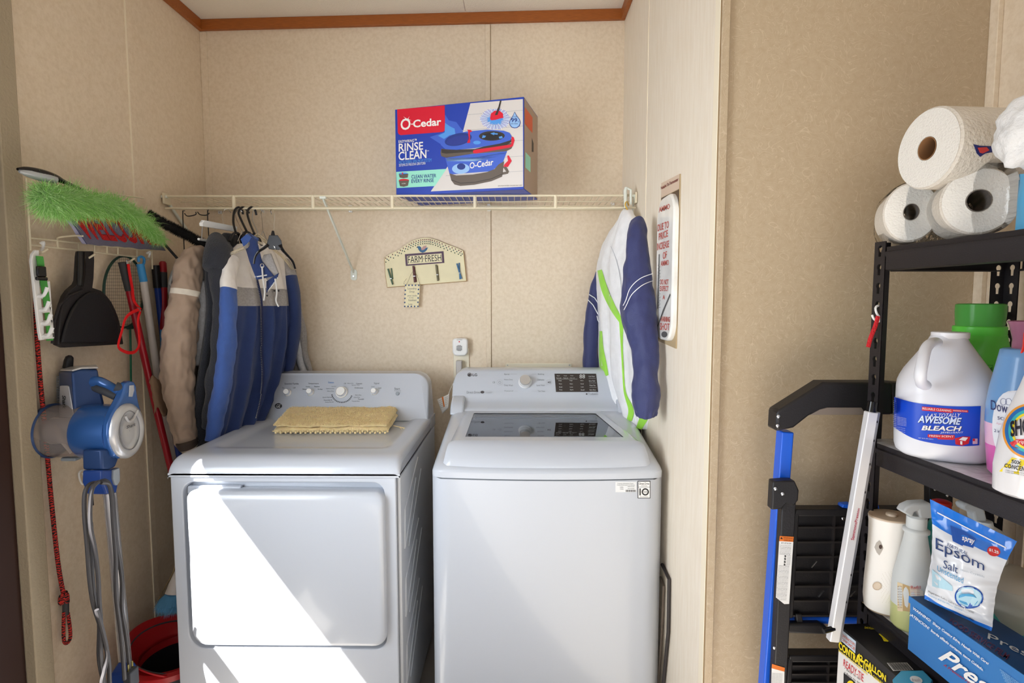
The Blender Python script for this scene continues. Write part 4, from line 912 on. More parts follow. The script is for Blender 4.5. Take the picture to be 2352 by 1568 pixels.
# blue, grey and white jacket
bj = E_('colour_block_jacket', 'zip jacket with white chest, grey band and navy body hanging over the dryer', 'jacket', at(590, 540, 2.1))
def jz(v, u, front):
    if not front: return 2
    lv = .43; lw = .345
    return 0 if v < lw else (1 if v < lv-.0 else 2)
Lp = [(545, 560, 2.06), (520, 590, 2.0), (512, 630, 1.97), (524, 700, 1.94), (516, 780, 1.93), (506, 860, 1.92), (496, 940, 1.91), (484, 1012, 1.91)]
Rp = [(620, 556, 2.25), (652, 590, 2.31), (668, 640, 2.34), (672, 700, 2.36), (670, 760, 2.37), (660, 820, 2.38), (640, 885, 2.37), (605, 958, 2.22)]
body = garment(Lp, Rp, .046, bj, 'body', [jwht, jgry, navy], jz, nv=120, nr=130, fold=.017, folds=4.5, seed=1.1, wr=(.006, 17))
sleeve([(533, 590, 1.98), (526, 650, 1.925), (524, 720, 1.91), (520, 800, 1.905), (512, 880, 1.90), (498, 960, 1.895), (486, 1012, 1.89)], [.026, .034, .034, .036, .038, .034, .028], bj, 'sleeve', [jwht, royal], lambda v, t: 0 if v < .20 else 1, seed=9, wr=(.006, 24), flat=.7, k=110, n=56)
sleeve([(652, 592, 2.30), (668, 640, 2.29), (676, 700, 2.30), (672, 780, 2.31), (662, 850, 2.33)], [.030, .036, .036, .036, .034], bj, 'sleeve', [jwht, jgry, navy], lambda v, t: 0 if v < .05 else (1 if v < .22 else 2), seed=11, wr=(.006, 12), flat=.7)
# collar leaves, lying open
def panel(pts, parent, name, mat, th=.004, label=None, wr=.002):
    mb = MB(); P = [at(*p) for p in pts]; c = sum(P, Vector())/len(P)
    n = (P[1]-P[0]).cross(P[2]-P[0]).normalized()
    if n.dot(CAM-c) < 0: n = -n
    rings = [[p-n*th for p in P], [p+n*th*.3 for p in P], [c+(p-c)*.93+n*th for p in P]]
    return MB().loft(rings).build(name, mat, parent, ang=60, label=label)
panel([(572, 536, 1.99), (588, 552, 1.97), (600, 600, 1.96), (628, 634, 1.96), (590, 642, 1.95), (574, 600, 1.97), (562, 560, 1.99)], bj, 'collar', navy, label='navy inner collar')
panel([(556, 548, 2.0), (570, 536, 1.99), (590, 548, 1.985), (585, 570, 1.985), (565, 572, 1.99)], bj, 'collar', royal, .010, label='blue folded hood')
panel([(606, 585, 1.975), (622, 582, 1.975), (640, 628, 1.975), (616, 646, 1.97), (604, 628, 1.97), (600, 600, 1.97)], bj, 'collar', jgry, .005, label='grey collar flap')
panel([(612, 646, 1.968), (640, 627, 1.968), (636, 640, 1.968), (612, 672, 1.968)], bj, 'placket', navy, .003, label='navy zip placket')
zp_ = [(588, 640), (598, 690), (599, 740), (600, 800), (604, 860), (600, 910), (590, 960)]
hf = mesh_fn(body, .006)
MB().tube([hf(x, y) for x, y in [(p.x, p.y) for p in spline([(a, b, 0) for a, b in zp_], 40)]], .0045, 6, flat=.7).build('zip', M('zip_tape_navy', (26, 36, 80), .7), bj)
mb = MB(); zs_ = spline([(a, b, 0) for a, b in zp_], 92)
for p in zs_: c = hf(p.x-1.2, p.y)+Vector((0, -.004, 0)); mb.box(c.x-.0016, c.x+.0016, c.y-.0012, c.y+.0012, c.z-.0012, c.z+.0012)
mb.build('zip_teeth', zipm, bj, smooth=False)
mb = MB(); 
for i in range(12): c = at(616+i*1.95, 668-i*2.7, 1.962); mb.box(c.x-.0016, c.x+.0016, c.y-.001, c.y+.001, c.z-.0016, c.z+.0016)
for i in range(12): c = at(586+i*2.4, 636-i*.4, 1.95); mb.box(c.x-.0013, c.x+.0013, c.y-.001, c.y+.001, c.z-.002, c.z+.002)
mb.build('collar_zip_teeth', M('white_zip', (222, 220, 216), .4), bj, smooth=False)
pring_ = MB().tube([Vector(at(602, 610, 1.955))+Vector((math.cos(a)*.006, 0, math.sin(a)*.007)) for a in [2*PI*i/16 for i in range(16)]], .0018, 6, closed=True).build('eyelet', steel, bj)
MB().tube(spline([at(602, 612, 1.95), at(604, 640, 1.945), at(608, 668, 1.945), at(606, 690, 1.945)], 14), .0028, 7).tube(spline([at(632, 640, 1.955), at(636, 670, 1.95), at(634, 690, 1.948), at(640, 704, 1.948)], 14), .0026, 7).build('drawstring', M('drawstring', (206, 204, 200), .8), bj)
for px, py in ((630, 668), (639, 668), (611, 679)): c = hf(px, py); MB().ball(c, .0036, 10, sc=(1, .5, 1)).build('snap', ink, bj)
# grey garment at the back
gg = E_('grey_sweatshirt', 'grey sweatshirt sleeves showing right of the blue jacket near the wall', 'sweatshirt', at(690, 720, 2.41))
sleeve([(668, 640, 2.415), (678, 700, 2.415), (694, 760, 2.415), (700, 810, 2.415), (716, 856, 2.415)], [.022, .030, .024, .020, .016], gg, 'sleeve', [jgry], seed=3, wr=(.005, 14), flat=.7)
sleeve([(676, 740, 2.40), (684, 790, 2.40), (690, 830, 2.40), (702, 862, 2.40)], [.016, .022, .020, .020], gg, 'sleeve', [lgry], seed=6, wr=(.005, 14), flat=.7)
garment([(640, 620, 2.41), (645, 700, 2.41), (650, 780, 2.41), (655, 870, 2.41)], [(680, 620, 2.42), (690, 700, 2.42), (694, 780, 2.42), (700, 870, 2.42)], .016, gg, 'body', [jgry], None, nv=20, fold=.003)
# white and navy windbreaker at the right end
wwh = fabric('white_nylon', (238, 238, 240), bump=.15, rough=.6); wnv = fabric('navy_nylon', (48, 54, 100), bump=.25, rough=.6, var=.03); lime = fabric('lime_nylon', (156, 220, 74), bump=.1, rough=.6)
wj = E_('windbreaker', 'white windbreaker with lime stripes and navy sleeves at the right end of the shelf', 'jacket', at(1442, 480, 2.1))
def wz(v, u, front): return 0
wb_ = garment([(1436, 482, 2.12), (1415, 520, 2.2), (1392, 560, 2.3), (1377, 612, 2.38), (1379, 700, 2.38), (1380, 780, 2.38), (1384, 850, 2.38), (1402, 905, 2.3), (1426, 950, 2.2), (1440, 972, 2.1)],
    [(1448, 482, 2.08), (1462, 520, 2.0), (1474, 560, 1.95), (1478, 612, 1.9), (1482, 700, 1.88), (1486, 780, 1.87), (1488, 850, 1.87), (1492, 905, 1.88), (1498, 950, 1.9), (1494, 985, 1.93)], .040, wj, 'body', [wwh], None, nv=60, nr=72, fold=.010, folds=3, seed=4, wr=(.006, 18))
wf = mesh_fn(wb_, .0022)
def ribbon(cl, ws_, name, mat, parent, fn, n=40):
    c_ = spline([(x, y, 0) for x, y in cl], n); w_ = [v.x for v in spline([(q, 0, 0) for q in ws_], n)]; mb = MB()
    def g_(a, b):
        i = round(b*n); t = (c_[min(i+1, n)]-c_[max(i-1, 0)]); t.normalize(); nn = Vector((-t.y, t.x, 0)); p = c_[i]+nn*w_[i]*(a-.5); return fn(p.x, p.y)
    mb.grid(g_, 5, n); return mb.build(name, mat, parent, ang=180, fixn=False)
ribbon([(1378, 620), (1390, 665), (1408, 705), (1428, 738)], [10, 15, 14, 10], 'lime_stripe', lime, wj, wf)
ribbon([(1428, 738), (1429, 790), (1432, 850), (1436, 900), (1450, 940), (1446, 966)], [10, 5, 4, 5, 12, 12], 'lime_stripe', lime, wj, wf)
ribbon([(1381, 760), (1382, 800), (1387, 840), (1396, 862)], [6, 10, 16, 6], 'lime_stripe', lime, wj, wf, 20)
ribbon([(1486, 945), (1478, 962), (1468, 984)], [16, 18, 12], 'lime_stripe', lime, wj, wf, 16)
crease = M('nylon_crease', (196, 198, 204), .7)
ribbon([(1404, 565), (1416, 595), (1426, 640), (1430, 690)], [.8, 1.6, 1.6, .8], 'front_seam', crease, wj, wf, 20)
def cuffr(v, a): return (.09*math.sin(a*9)*max(0, 1-abs(v-.955)*18)) if v > .9 else 0
nsl = sleeve([(1464, 508, 1.84), (1465, 545, 1.80), (1464, 620, 1.77), (1466, 700, 1.75), (1472, 750, 1.73), (1482, 800, 1.71), (1484, 860, 1.69), (1486, 910, 1.68), (1486, 938, 1.67), (1487, 957, 1.67)], [.022, .032, .042, .054, .052, .040, .037, .041, .036, .030], wj, 'sleeve', [wnv], seed=12, wr=(.0065, 24), flat=1.0, ripple=cuffr, n=80, k=140, label='near navy sleeve with elastic cuff')
sleeve([(1374, 625, 2.37), (1364, 680, 2.36), (1358, 760, 2.36), (1357, 840, 2.36), (1358, 880, 2.36)], [.012, .024, .032, .034, .032], wj, 'sleeve', [wnv], seed=14, wr=(.006, 16), flat=.95, label='far navy sleeve')
nf = mesh_fn(nsl, .0016)
for cl in ([(1499, 628), (1470, 640), (1448, 662), (1438, 690), (1432, 702)], [(1500, 644), (1475, 655), (1452, 676), (1440, 700), (1434, 712)]): ribbon(cl, [1.6]*5, 'sleeve_piping', wwh, wj, nf, 24)
for cl in ([(1353, 676), (1366, 684), (1376, 700)], [(1350, 688), (1362, 700), (1374, 722)], [(1371, 725), (1373, 735), (1378, 742)]):
    MB().tube([at(x, y, 2.325) for x, y in cl], .0018, 6).build('sleeve_piping', wwh, wj)
MB().tube(spline([at(1441, 482, 2.10), at(1436, 470, 2.12), at(1440, 462, 2.14), at(1444, 472, 2.15)], 12), .0025, 8).build('hanger_hook', M('yellow_hook_tip', (226, 178, 60), .5), wj)
# ================================================================ hangers
RZ = zl+.0042+.001
clear = M('clear_hanger_plastic', (238, 228, 206), .12, trans=.75, ior=1.3)
ch = E_('clear_hanger', 'clear plastic hanger holding the blue and white jacket', 'hanger', at(590, 530, 2.12))
MB().tube(spline([at(594, 546, 2.1), at(590, 528, 2.11), at(580, 505, 2.13), at(582, 484, 2.15), at(592, 476, 2.155), at(606, 488, 2.16)], 24), .0016, 8).build('hook', steel, ch)
MB().tube(spline([at(516, 606, 1.955), at(522, 588, 1.955), at(548, 574, 1.96), at(566, 566, 1.97), at(582, 548, 2.0), at(592, 540, 2.03), at(604, 548, 2.06), at(620, 566, 2.12), at(650, 590, 2.22), at(672, 618, 2.28)], 40), .0058, 8).tube([at(580, 560, 1.985), at(590, 555, 1.99), at(604, 560, 2.0)], .004, 8).build('hanger_arms', clear, ch)
def hook(pts, r, m, parent, name='hook'): return MB().tube(spline([at(*p) for p in pts], 26), r, 8).build(name, m, parent)
for i, (pts, lb) in enumerate((
    ([(541, 532, 2.06), (536, 510, 2.10), (538, 486, 2.13), (547, 476, 2.145), (556, 482, 2.16), (558, 492, 2.165)], 'black plastic hanger, first hook beside the white clip hanger'),
    ([(566, 530, 2.08), (554, 505, 2.12), (548, 488, 2.13), (556, 476, 2.145), (566, 481, 2.16), (572, 490, 2.165)], 'black plastic hanger whose hook crosses the middle of the three'),
    ([(584, 536, 2.04), (574, 512, 2.11), (568, 488, 2.13), (576, 476, 2.145), (585, 481, 2.16), (589, 494, 2.165)], 'black plastic hanger, hook nearest the clear hanger'))):
    h = E_('black_hanger', lb, 'hanger', at(pts[0][0], pts[0][1], pts[0][2])); hook(pts, .0042, plb, h)
    x, y, Y = pts[0]; MB().tube(spline([at(x-14+i*4, y+22, Y-.02), at(x-4, y+4, Y), at(x+8, y+6, Y+.03), at(x+16, y+26, Y+.08)], 14), .007, 8, flat=.6).build('hanger_shoulder', plb, h)
kh = E_('clip_hanger', 'black trouser hanger with wide arms hanging empty in front of the jackets', 'hanger', at(628, 550, 2.06))
hook([(628, 546, 2.06), (629, 520, 2.10), (630, 492, 2.13), (626, 480, 2.15), (622, 484, 2.16), (624, 492, 2.165)], .0016, chrome, kh)
Yk = 1.93
mb = MB().loft([[at(x, y, Yk+dy) for x, y in ((618, 540), (638, 540), (646, 552), (650, 570), (640, 574), (618, 572), (612, 562))] for dy in (0, .016)])
mb.tube([at(627, 542, Yk+.008), at(627, 530, Yk+.012)], [.008, .004], 10)
mb.build('hanger_block', plb, kh, bevel=.003)
shiny = M('glossy_black_plastic', (22, 20, 20), .18)
for pts in ([(616, 562, Yk), (606, 570, Yk), (594, 578, Yk), (586, 590, Yk-.004), (583, 606, Yk-.006)], [(642, 562, Yk), (650, 575, Yk+.01), (660, 586, Yk+.03), (672, 600, Yk+.05), (678, 617, Yk+.06)]):
    MB().tube(spline([at(*p) for p in pts], 20), [.010-.0045*i/20 for i in range(21)], 10, flat=.5).build('hanger_arm', shiny, kh)
MB().tube([at(628, 564, Yk-.002), at(632, 572, Yk-.004), at(630, 566, Yk-.004)], .0015, 6).build('center_hook', steel, kh)
wh = E_('white_trouser_hanger', 'white flat trouser hanger with a wire frame, left of the black hooks', 'hanger', at(500, 520, 2.05))
q = [(457, 512, 1.96), (462, 505, 1.96), (472, 507, 1.965), (538, 520, 2.12), (536, 532, 2.12), (458, 519, 1.96)]
MB().prism([at(*p) for p in q], (.010, .004, 0)).build('flat_bar', plw, wh, bevel=.002)
MB().tube([at(456, 549, 1.96), at(500, 556, 2.08)], .0045, 8).build('trouser_rod', plw, wh)
MB().tube([at(465, 520, 1.962), at(463, 548, 1.962)], .0012, 6).build('wire_side', steel, wh)
hook([(513, 512, 2.06), (510, 498, 2.11), (514, 484, 2.14), (522, 480, 2.15), (530, 488, 2.16)], .0014, chrome, wh)
for i, (pts, lb) in enumerate((([(556, 530, 2.06), (545, 508, 2.1), (541, 490, 2.13), (548, 480, 2.15), (556, 486, 2.16)], 'silver wire hanger hook between the black hanger hooks'), ([(604, 530, 2.30), (602, 505, 2.22), (600, 490, 2.16), (604, 482, 2.15), (611, 489, 2.155)], 'silver wire hanger hook right of the clear hanger'))):
    h = E_('wire_hanger', lb, 'hanger', at(*pts[0])); hook(pts, .0013, chrome, h)
    x, y, Y = pts[0]; MB().tube([at(x-10, y+24, Y-.02), at(x, y, Y), at(x+10, y+24, Y+.04)], .0013, 6).build('hanger_shoulder', steel, h)
# black wire over-rod hook
ok = E_('over_rod_hook', 'black wire frame of hooks hung over the left end of the shelf rod', 'wire hook', at(450, 490, 2.15))
def wt_(pts, r=.0017): return [at(x, y, 2.142) for x, y in pts]
MB().tube([at(424, 484, 2.16), at(420, 484, 2.14), at(420, 500, 2.138), at(424, 592, 2.12)], .002, 6).tube([at(479, 482, 2.16), at(477, 483, 2.14), at(477, 500, 2.138), at(480, 550, 2.12)], .002, 6).tube(spline([at(424, 490, 2.138), at(430, 496, 2.132), at(442, 495, 2.132), at(450, 492, 2.135), at(450, 487, 2.138)], 16), .002, 6).tube(spline([at(454, 487, 2.138), at(460, 493, 2.132), at(474, 494, 2.132), at(481, 489, 2.138)], 16), .002, 6).build('hook_frame', wire_d, ok)
# ================================================================ left wall: wire rack and what hangs on it
XW = XL
rk = E_('wire_wall_rack', 'cream wire rack with hooks screwed to the left wall under the green duster', 'wall rack', atx(70, 560, XW))
WR = lambda x, y, X=XW+.03: atx(x, y, X)
MB().tube([WR(60, 409), WR(65, 480), WR(70, 575)], .0028, 8).build('rack_post', cream, rk)
MB().tube([WR(349, 575), WR(350, 618)], .0028, 8).build('rack_post', cream, rk)
for a, b in (((70, 546), (349, 576)), ((70, 562), (347, 594)), ((60, 420), (330, 455))): MB().tube([WR(*a), WR(*b)], .0026, 8).build('rack_rail', cream, rk)
for x, y0, y1 in ((132.6, 553, 569), (180.6, 558, 574), (217, 562, 578), (246, 565, 581), (271, 568, 584), (315, 573, 589)): MB().tube([WR(x, y0), WR(x, y1)], .0026, 6).build('rack_rung', cream, rk)
for x, y0, y1 in ((242, 427, 470), (284, 438, 480)): MB().tube([WR(x, y0), WR(x+4, y1)], .0022, 6).build('rack_rung', cream, rk)
MB().tube(spline([WR(132, 568), WR(131, 552), WR(136, 545), atx(170, 541, XW+.07), atx(190, 542, XW+.10)], 14), .0026, 8).build('rack_arm', cream, rk)
for hx, hy in ((88, 582), (196, 594), (288, 603)): 
    MB().tube(spline([WR(hx-12, hy+1), WR(hx, hy+1, XW+.05), WR(hx+10, hy-3, XW+.07), WR(hx+21, hy-10, XW+.075)], 12), .0032, 8).build('rack_hook', cream, rk)
for x, y in ((97, 568), (341, 590)): MB().tube(spline([atx(x-4, y-8, XW+.034), atx(x+3, y-12, XW+.038), atx(x+2, y-3, XW+.034), atx(x-2, y+6, XW+.01)], 12), .004, 8).build('mounting_clip', plw, rk)
# welcome pad
wp = E_('quilted_welcome_pad', 'grey quilted pad with red WELCOME letters resting on the wire rack', 'fabric sign', atx(280, 560, XW+.06))
den = fabric('grey_denim', (104, 100, 122), bump=.5, bs=300, var=.1); lil = fabric('lilac_denim', (168, 166, 196), bump=.4)
wq = [(140, 488), (352, 520), (381, 576), (189, 560)]
Xp = lambda v: XW+.115-.055*v
def wfn(u, v, X=0): p = bil(wq, u, v); return atx(p.x, p.y, Xp(v)+X)
rings = []
mb = MB()
for side in (0, 1):
    mb.grid(lambda u, v: Vector(wfn(u, v, (.006 if side == 0 else -.004)*(1-(2*u-1)**8)*(1-(2*v-1)**8))) + Vector((0, 0, .004*noise.noise(Vector((u*8, v*3, 0))))), 40, 16, mfn=lambda u, v: 1 if u < .055 else 0)
mb.build('pad', [den, lil], wp, ang=180, fixn=False)
redf = M('red_print_cloth', (176, 26, 28), .9, var=.45, vscale=260)
vs_, fs_ = glyphs('WELCOME', .035); mb = MB(); P = []
for a, b in vs_: P.append(wfn(.09+a*.88, .88-b*1.0 if False else .80-b*.95, .0085))
mb.add(P, fs_, 0); mb.build('letters', redf, wp, smooth=False, fixn=False, solid=.003)
MB().tube([wfn(.055, v/12, .008) for v in range(13)], .0009, 5).build('stitching', navy, wp)
# green fluffy duster
gd = E_('green_duster', 'fluffy lime green duster with a black handle lying across the wire rack', 'duster', atx(220, 480, XW+.12))
cpts = [(98, 450, .16), (120, 458, .155), (160, 460, .15), (210, 468, .14), (262, 476, .13), (318, 504, .12), (368, 548, .115)]
cl = spline([atx(x, y, XW+X) for x, y, X in cpts], 40); rad = [v.x for v in spline([(q, 0, 0) for q in (.024, .039, .037, .030, .032, .029, .013)], 40)]
grn = M('lime_fluff', (128, 190, 84), .9, sheen=.5); grl = M('pale_lime_fluff', (178, 222, 140), .9, sheen=.5)
core = MB().tube(cl, [r*.72 for r in rad], 14); core.wrinkle(.008, (30, 30, 30)); core.build('fluff_core', grn, gd, ang=180)
mb = MB(); rnd = random.Random(3)
for i in range(15000):
    t = rnd.random(); k_ = t*40; a = int(min(k_, 39)); c = cl[a].lerp(cl[a+1], k_-a); r_ = rad[a]
    d = Vector((rnd.gauss(0, 1), rnd.gauss(0, 1), rnd.gauss(0, 1))).normalized()
    cl_ = 1.0+.55*noise.noise(Vector((t*9, d.x*1.8, d.z*1.8+3)))
    p0_ = c+d*r_*.55; dd = (d+Vector((rnd.gauss(0, .35), rnd.gauss(0, .35), rnd.gauss(0, .35)-.25))).normalized()
    L_ = r_*(.28+.42*rnd.random())*cl_; sd = dd.orthogonal().normalized()*.00042
    p1_ = p0_+dd*L_+Vector((rnd.gauss(0, .007), rnd.gauss(0, .007), rnd.gauss(0, .007)-.002)); p2_ = p1_+dd*L_*.45+Vector((rnd.gauss(0, .010), rnd.gauss(0, .010), rnd.gauss(0, .009)-.005))
    mb.add([p0_-sd, p0_+sd, p1_+sd, p1_-sd, p2_], [(0, 1, 2, 3), (3, 2, 4)], 0 if rnd.random() < .6 else 1)
fz_ = mb.build('fluff', [grn, grl], gd, smooth=False, fixn=False); fz_['kind'] = 'stuff'
hp_ = [(40, 388, .135), (62, 392, .14), (95, 400, .15), (125, 408, .155), (148, 418, .155), (190, 436, .15)]
hr = [.004, .013, .016, .012, .007, .004]
hl = spline([atx(x, y, XW+X) for x, y, X in hp_], 24); hrr = [v.x for v in spline([(q, 0, 0) for q in hr], 24)]
hd = MB().tube(hl, hrr, 14, flat=.8).build('handle', shiny, gd)
MB().tube([p+Vector((.004, 0, -.006)) for p in hl[:15]], [q*.82 for q in hrr[:15]], 12).build('grip_underside', M('silver_grip', (176, 180, 182), .3, .4), hd)
# long black fuzzy brush
bb_ = E_('fuzzy_black_brush', 'long black bristle duster slanting behind the jackets beside the green duster', 'duster', at(400, 530, 2.05))
cl = spline([at(338, 492, 1.98), at(390, 520, 2.03), at(430, 540, 2.06), at(478, 566, 2.08)], 24)
MB().tube(cl, .013, 12).build('brush_core', M('black_bristle', (26, 24, 24), .9), bb_)
mb = MB()
for i in range(5200):
    t = rnd.random()*24; a = int(min(t, 23)); c = cl[a].lerp(cl[a+1], t-a); ax = (cl[a+1]-cl[a]).normalized()
    d = Vector((rnd.gauss(0, 1), rnd.gauss(0, 1), rnd.gauss(0, 1))); d = (d-ax*d.dot(ax)).normalized(); sd = ax*.0007
    mb.add([c+d*.009-sd, c+d*.009+sd, c+d*(.019+.006*rnd.random())+ax*rnd.gauss(0, .003)], [(0, 1, 2)])
br_ = mb.build('bristles', M('black_bristle', (26, 24, 24), .8), bb_, smooth=False, fixn=False); br_['kind'] = 'stuff'
sr = E_('thin_black_stick', 'thin black stick slanting from the welcome pad down to the cloth bag', 'stick', atx(400, 590, XW+.08))
MB().tube([atx(378, 560, XW+.06), atx(384, 567, XW+.065), atx(421, 609, XW+.12)], .005, 10).build('stick', plb, sr)
# white hook strip with green leash
hs = E_('white_hook_strip', 'white plastic strip of four upturned hooks hanging at the left end of the rack', 'hook strip', atx(95, 680, XW+.07))
Xh = XW+.075
ol_ = [(66, 600), (68, 584), (78, 573), (92, 571), (98, 578), (88, 585), (82, 596), (84, 640), (98, 650), (104, 700), (110, 740), (115, 776), (88, 781), (84, 760), (76, 690)]
MB().prism([atx(x, y, Xh) for x, y in [(66, 600), (68, 584), (76, 574), (84, 574), (82, 596), (85, 660), (94, 740), (96, 780), (88, 781), (84, 760), (76, 690)]], (.008, 0, 0)).build('side_rail', plw, hs, bevel=.0015)
for i, (x0_, y0_) in enumerate(((82, 647), (86, 674), (90, 706), (94, 736), (97, 766))):
    MB().prism([atx(x0_, y0_, Xh), atx(x0_+22, y0_-2, Xh), atx(x0_+23, y0_+11, Xh), atx(x0_+1, y0_+13, Xh)], (.006, 0, 0)).build('cross_bar', plw, hs, bevel=.001)
    if i: MB().tube(spline([atx(x0_+2, y0_+6, Xh+.008), atx(x0_+12, y0_+6, Xh+.02), atx(x0_+18, y0_-2, Xh+.028), atx(x0_+23, y0_-14, Xh+.032)], 10), [.0042+.0006*(j > 7) for j in range(11)], 8).build('hook', plw, hs)
MB().prism([atx(x, y, Xh) for x, y in [(104, 647), (110, 645), (120, 774), (114, 777)]], (.006, 0, 0)).build('side_rail', plw, hs, bevel=.001)
gl = E_('green_leash', 'bright green strap with a black buckle hanging behind the white hook strip', 'leash', atx(100, 620, XW+.055))
gst = M('green_webbing', (84, 172, 78), .8, bump=.5, bscale=500)
def strap(pts, w, m, parent, name='strap', X=None, th=.0015):
    P_ = spline([atx(*p) for p in pts], 28); mb = MB()
    for s_ in (0, 1):
        mb.grid(lambda a, b: P_[round(b*28)]+Vector((0, 1, 0))*(a-.5)*w+Vector((th*s_, 0, 0)), 1, 28)
    return mb.build(name, m, parent, ang=180, fixn=False)
strap([(90, 588, XW+.09), (92, 600, XW+.09), (95, 625, XW+.088), (99, 645, XW+.085), (106, 690, XW+.08), (112, 740, XW+.078), (114, 782, XW+.075)], .022, gst, gl)
bk = atx(91, 625, XW+.092); 
MB().box(bk.x, bk.x+.008, bk.y-.013, bk.y+.014, bk.z-.012, bk.z+.016).box(bk.x+.001, bk.x+.009, bk.y-.018, bk.y+.016, bk.z-.022, bk.z-.012).build('buckle', shiny, gl, bevel=.003)
# dustpan
dp_ = E_('dustpan', 'large black plastic dustpan hanging by its handle from the wire rack', 'dustpan', atx(196, 700, XW+.06))
dz_ = lambda x, y: (40+x/5.2275, 540+y/5.2275)
Xd = XW+.05
outl = [(690, 192), (850, 192), (858, 300), (850, 520), (835, 630), (940, 665), (1010, 730), (1065, 800), (1110, 890), (1150, 990), (1180, 1120), (1212, 1308), (500, 1348), (418, 1315), (425, 1150), (440, 980), (470, 840), (510, 730), (560, 660), (640, 590), (665, 540), (672, 400), (680, 260)]
P_ = [atx(*dz_(*p), Xd) for p in outl]; cc = sum(P_, Vector())/len(P_)
MB().loft([[p for p in P_], [p+Vector((.018, 0, 0)) for p in P_]]).build('pan', M('matt_black_plastic', (34, 30, 31), .55, bump=.2, bscale=300), dp_, bevel=.003, seg=3)
lip = [(500, 1290), (520, 1180), (560, 1040), (620, 900), (700, 780), (800, 700), (850, 680), (940, 690), (1040, 780), (1120, 920), (1165, 1060), (1205, 1290)]
MB().prism([atx(*dz_(*p), Xd+.018) for p in lip], (.010, 0, 0)).build('pan_face', M('dark_pan_face', (22, 21, 25), .5, bump=.15), dp_, bevel=.004)
MB().tube([atx(*dz_(*p), Xd+.021) for p in ((420, 1300), (440, 1050), (500, 850), (620, 730), (780, 660))], .004, 8).build('pan_rim', M('matt_black_plastic', (34, 30, 31), .55), dp_)
hr_ = [atx(*dz_(*p), Xd+.018) for p in ((765, 200), (768, 330), (762, 480), (752, 610))]
MB().tube(hr_, [.014, .015, .014, .011], 14, flat=.5, fup=(1, 0, 0)).build('handle_ridge', shiny, dp_)
# badminton racket
rq = E_('badminton_racket', 'dark green badminton racket hanging head up behind the red strap', 'racket', atx(282, 670, XW+.03))
Xr = XW+.022; dgr = M('dark_green_lacquer', (28, 62, 52), .35)
head = [atx(284+46*math.cos(a), 670+82*math.sin(a), Xr) for a in [2*PI*i/40 for i in range(40)]]
MB().tube(head, .0042, 8, closed=True).build('racket_head', dgr, rq)
mb = MB()
for i in range(1, 20):
    x = -1+2*i/20; h_2 = math.sqrt(1-x*x); mb.tube([atx(284+46*x, 670-82*h_2, Xr), atx(284+46*x, 670+82*h_2, Xr)], .0004, 4)
for i in range(1, 22):
    y = -1+2*i/22; w_2 = math.sqrt(1-y*y); mb.tube([atx(284-46*w_2, 670+82*y, Xr), atx(284+46*w_2, 670+82*y, Xr)], .0004, 4)
mb.build('strings', M('racket_string', (84, 72, 56), .6), rq)
MB().tube([atx(299, 750, Xr), atx(300, 800, Xr), atx(301, 890, Xr), atx(302, 960, Xr)], .0034, 8).build('shaft', M('green_shaft', (34, 100, 74), .3), rq)
MB().box(*(lambda c: (c.x-.004, c.x+.004, c.y-.016, c.y+.016, c.z-.006, c.z+.008))(atx(299, 752, Xr))).build('throat', dgr, rq, bevel=.003)
# poles
def pole(name, label, segs, parent=None, r=.012, cat='pole'):
    p = E_(name, label, cat, segs[0][1][0])
    for nm, pts, mat, rr_ in segs: MB().tube(pts, rr_, 16).build(nm, mat, p)
    return p
redl = M('red_lacquer', (150, 20, 34), .3); grip = M('rubber_grip', (52, 52, 54), .7); cyan = M('cyan_plastic', (64, 150, 214), .35); polew = M('off_white_tube', (206, 200, 196), .35)
pA = lambda x, y, X: atx(x, y, X)
pole('red_broom', 'slanting red pole with a grey rubber grip, right of the racket', [('grip', [pA(281, 602, XW+.07), pA(290, 640, XW+.072), pA(297, 667, XW+.074)], grip, .0125), ('pole', [pA(297, 667, XW+.074), pA(345, 880, XW+.09), pA(396, 1090, XW+.11)], redl, .0115)])
pole('white_broom', 'white pole with a bright blue hanging cap, right of the red pole', [('cap', [pA(322, 606, XW+.05), pA(330, 647, XW+.055)], cyan, .0125), ('pole', [pA(330, 647, XW+.055), pA(360, 850, XW+.07), pA(394, 1040, XW+.09), pA(402, 1080, XW+.09)], polew, .0120)])
o = [q for q in C.objects if q.name.startswith('white_broom')][0]
MB().tube(spline([pA(319, 601, XW+.05), pA(318, 593, XW+.05), pA(324, 589, XW+.05), pA(331, 594, XW+.05), pA(330, 606, XW+.052)], 14), .0045, 8).build('hanging_loop', cyan, o)
pole('blue_mop', 'blue pole with a black end cap half behind the red and grey pole', [('grip', [pA(357, 609, XW+.02), pA(362, 661, XW+.02)], plb, .0135), ('pole', [pA(362, 661, XW+.02), pA(378, 800, XW+.03), pA(404, 1000, XW+.04), pA(414, 1070, XW+.05)], M('blue_lacquer', (28, 58, 140), .3), .0115)])
pole('red_mop', 'upright red pole with a grey band beside the tan jacket', [('cap', [pA(374, 600, XW+.03), pA(374, 604, XW+.03), pA(374.5, 625, XW+.03)], redl, [.008, .0125, .0135]), ('grip', [pA(374.5, 625, XW+.03), pA(375.5, 660, XW+.03)], grip, .0138), ('pole', [pA(375.5, 660, XW+.03), pA(376, 757, XW+.035)], redl, .0128), ('lower_tube', [pA(376, 757, XW+.035), pA(378, 860, XW+.04), pA(384, 980, XW+.05)], cyan, .0118)])
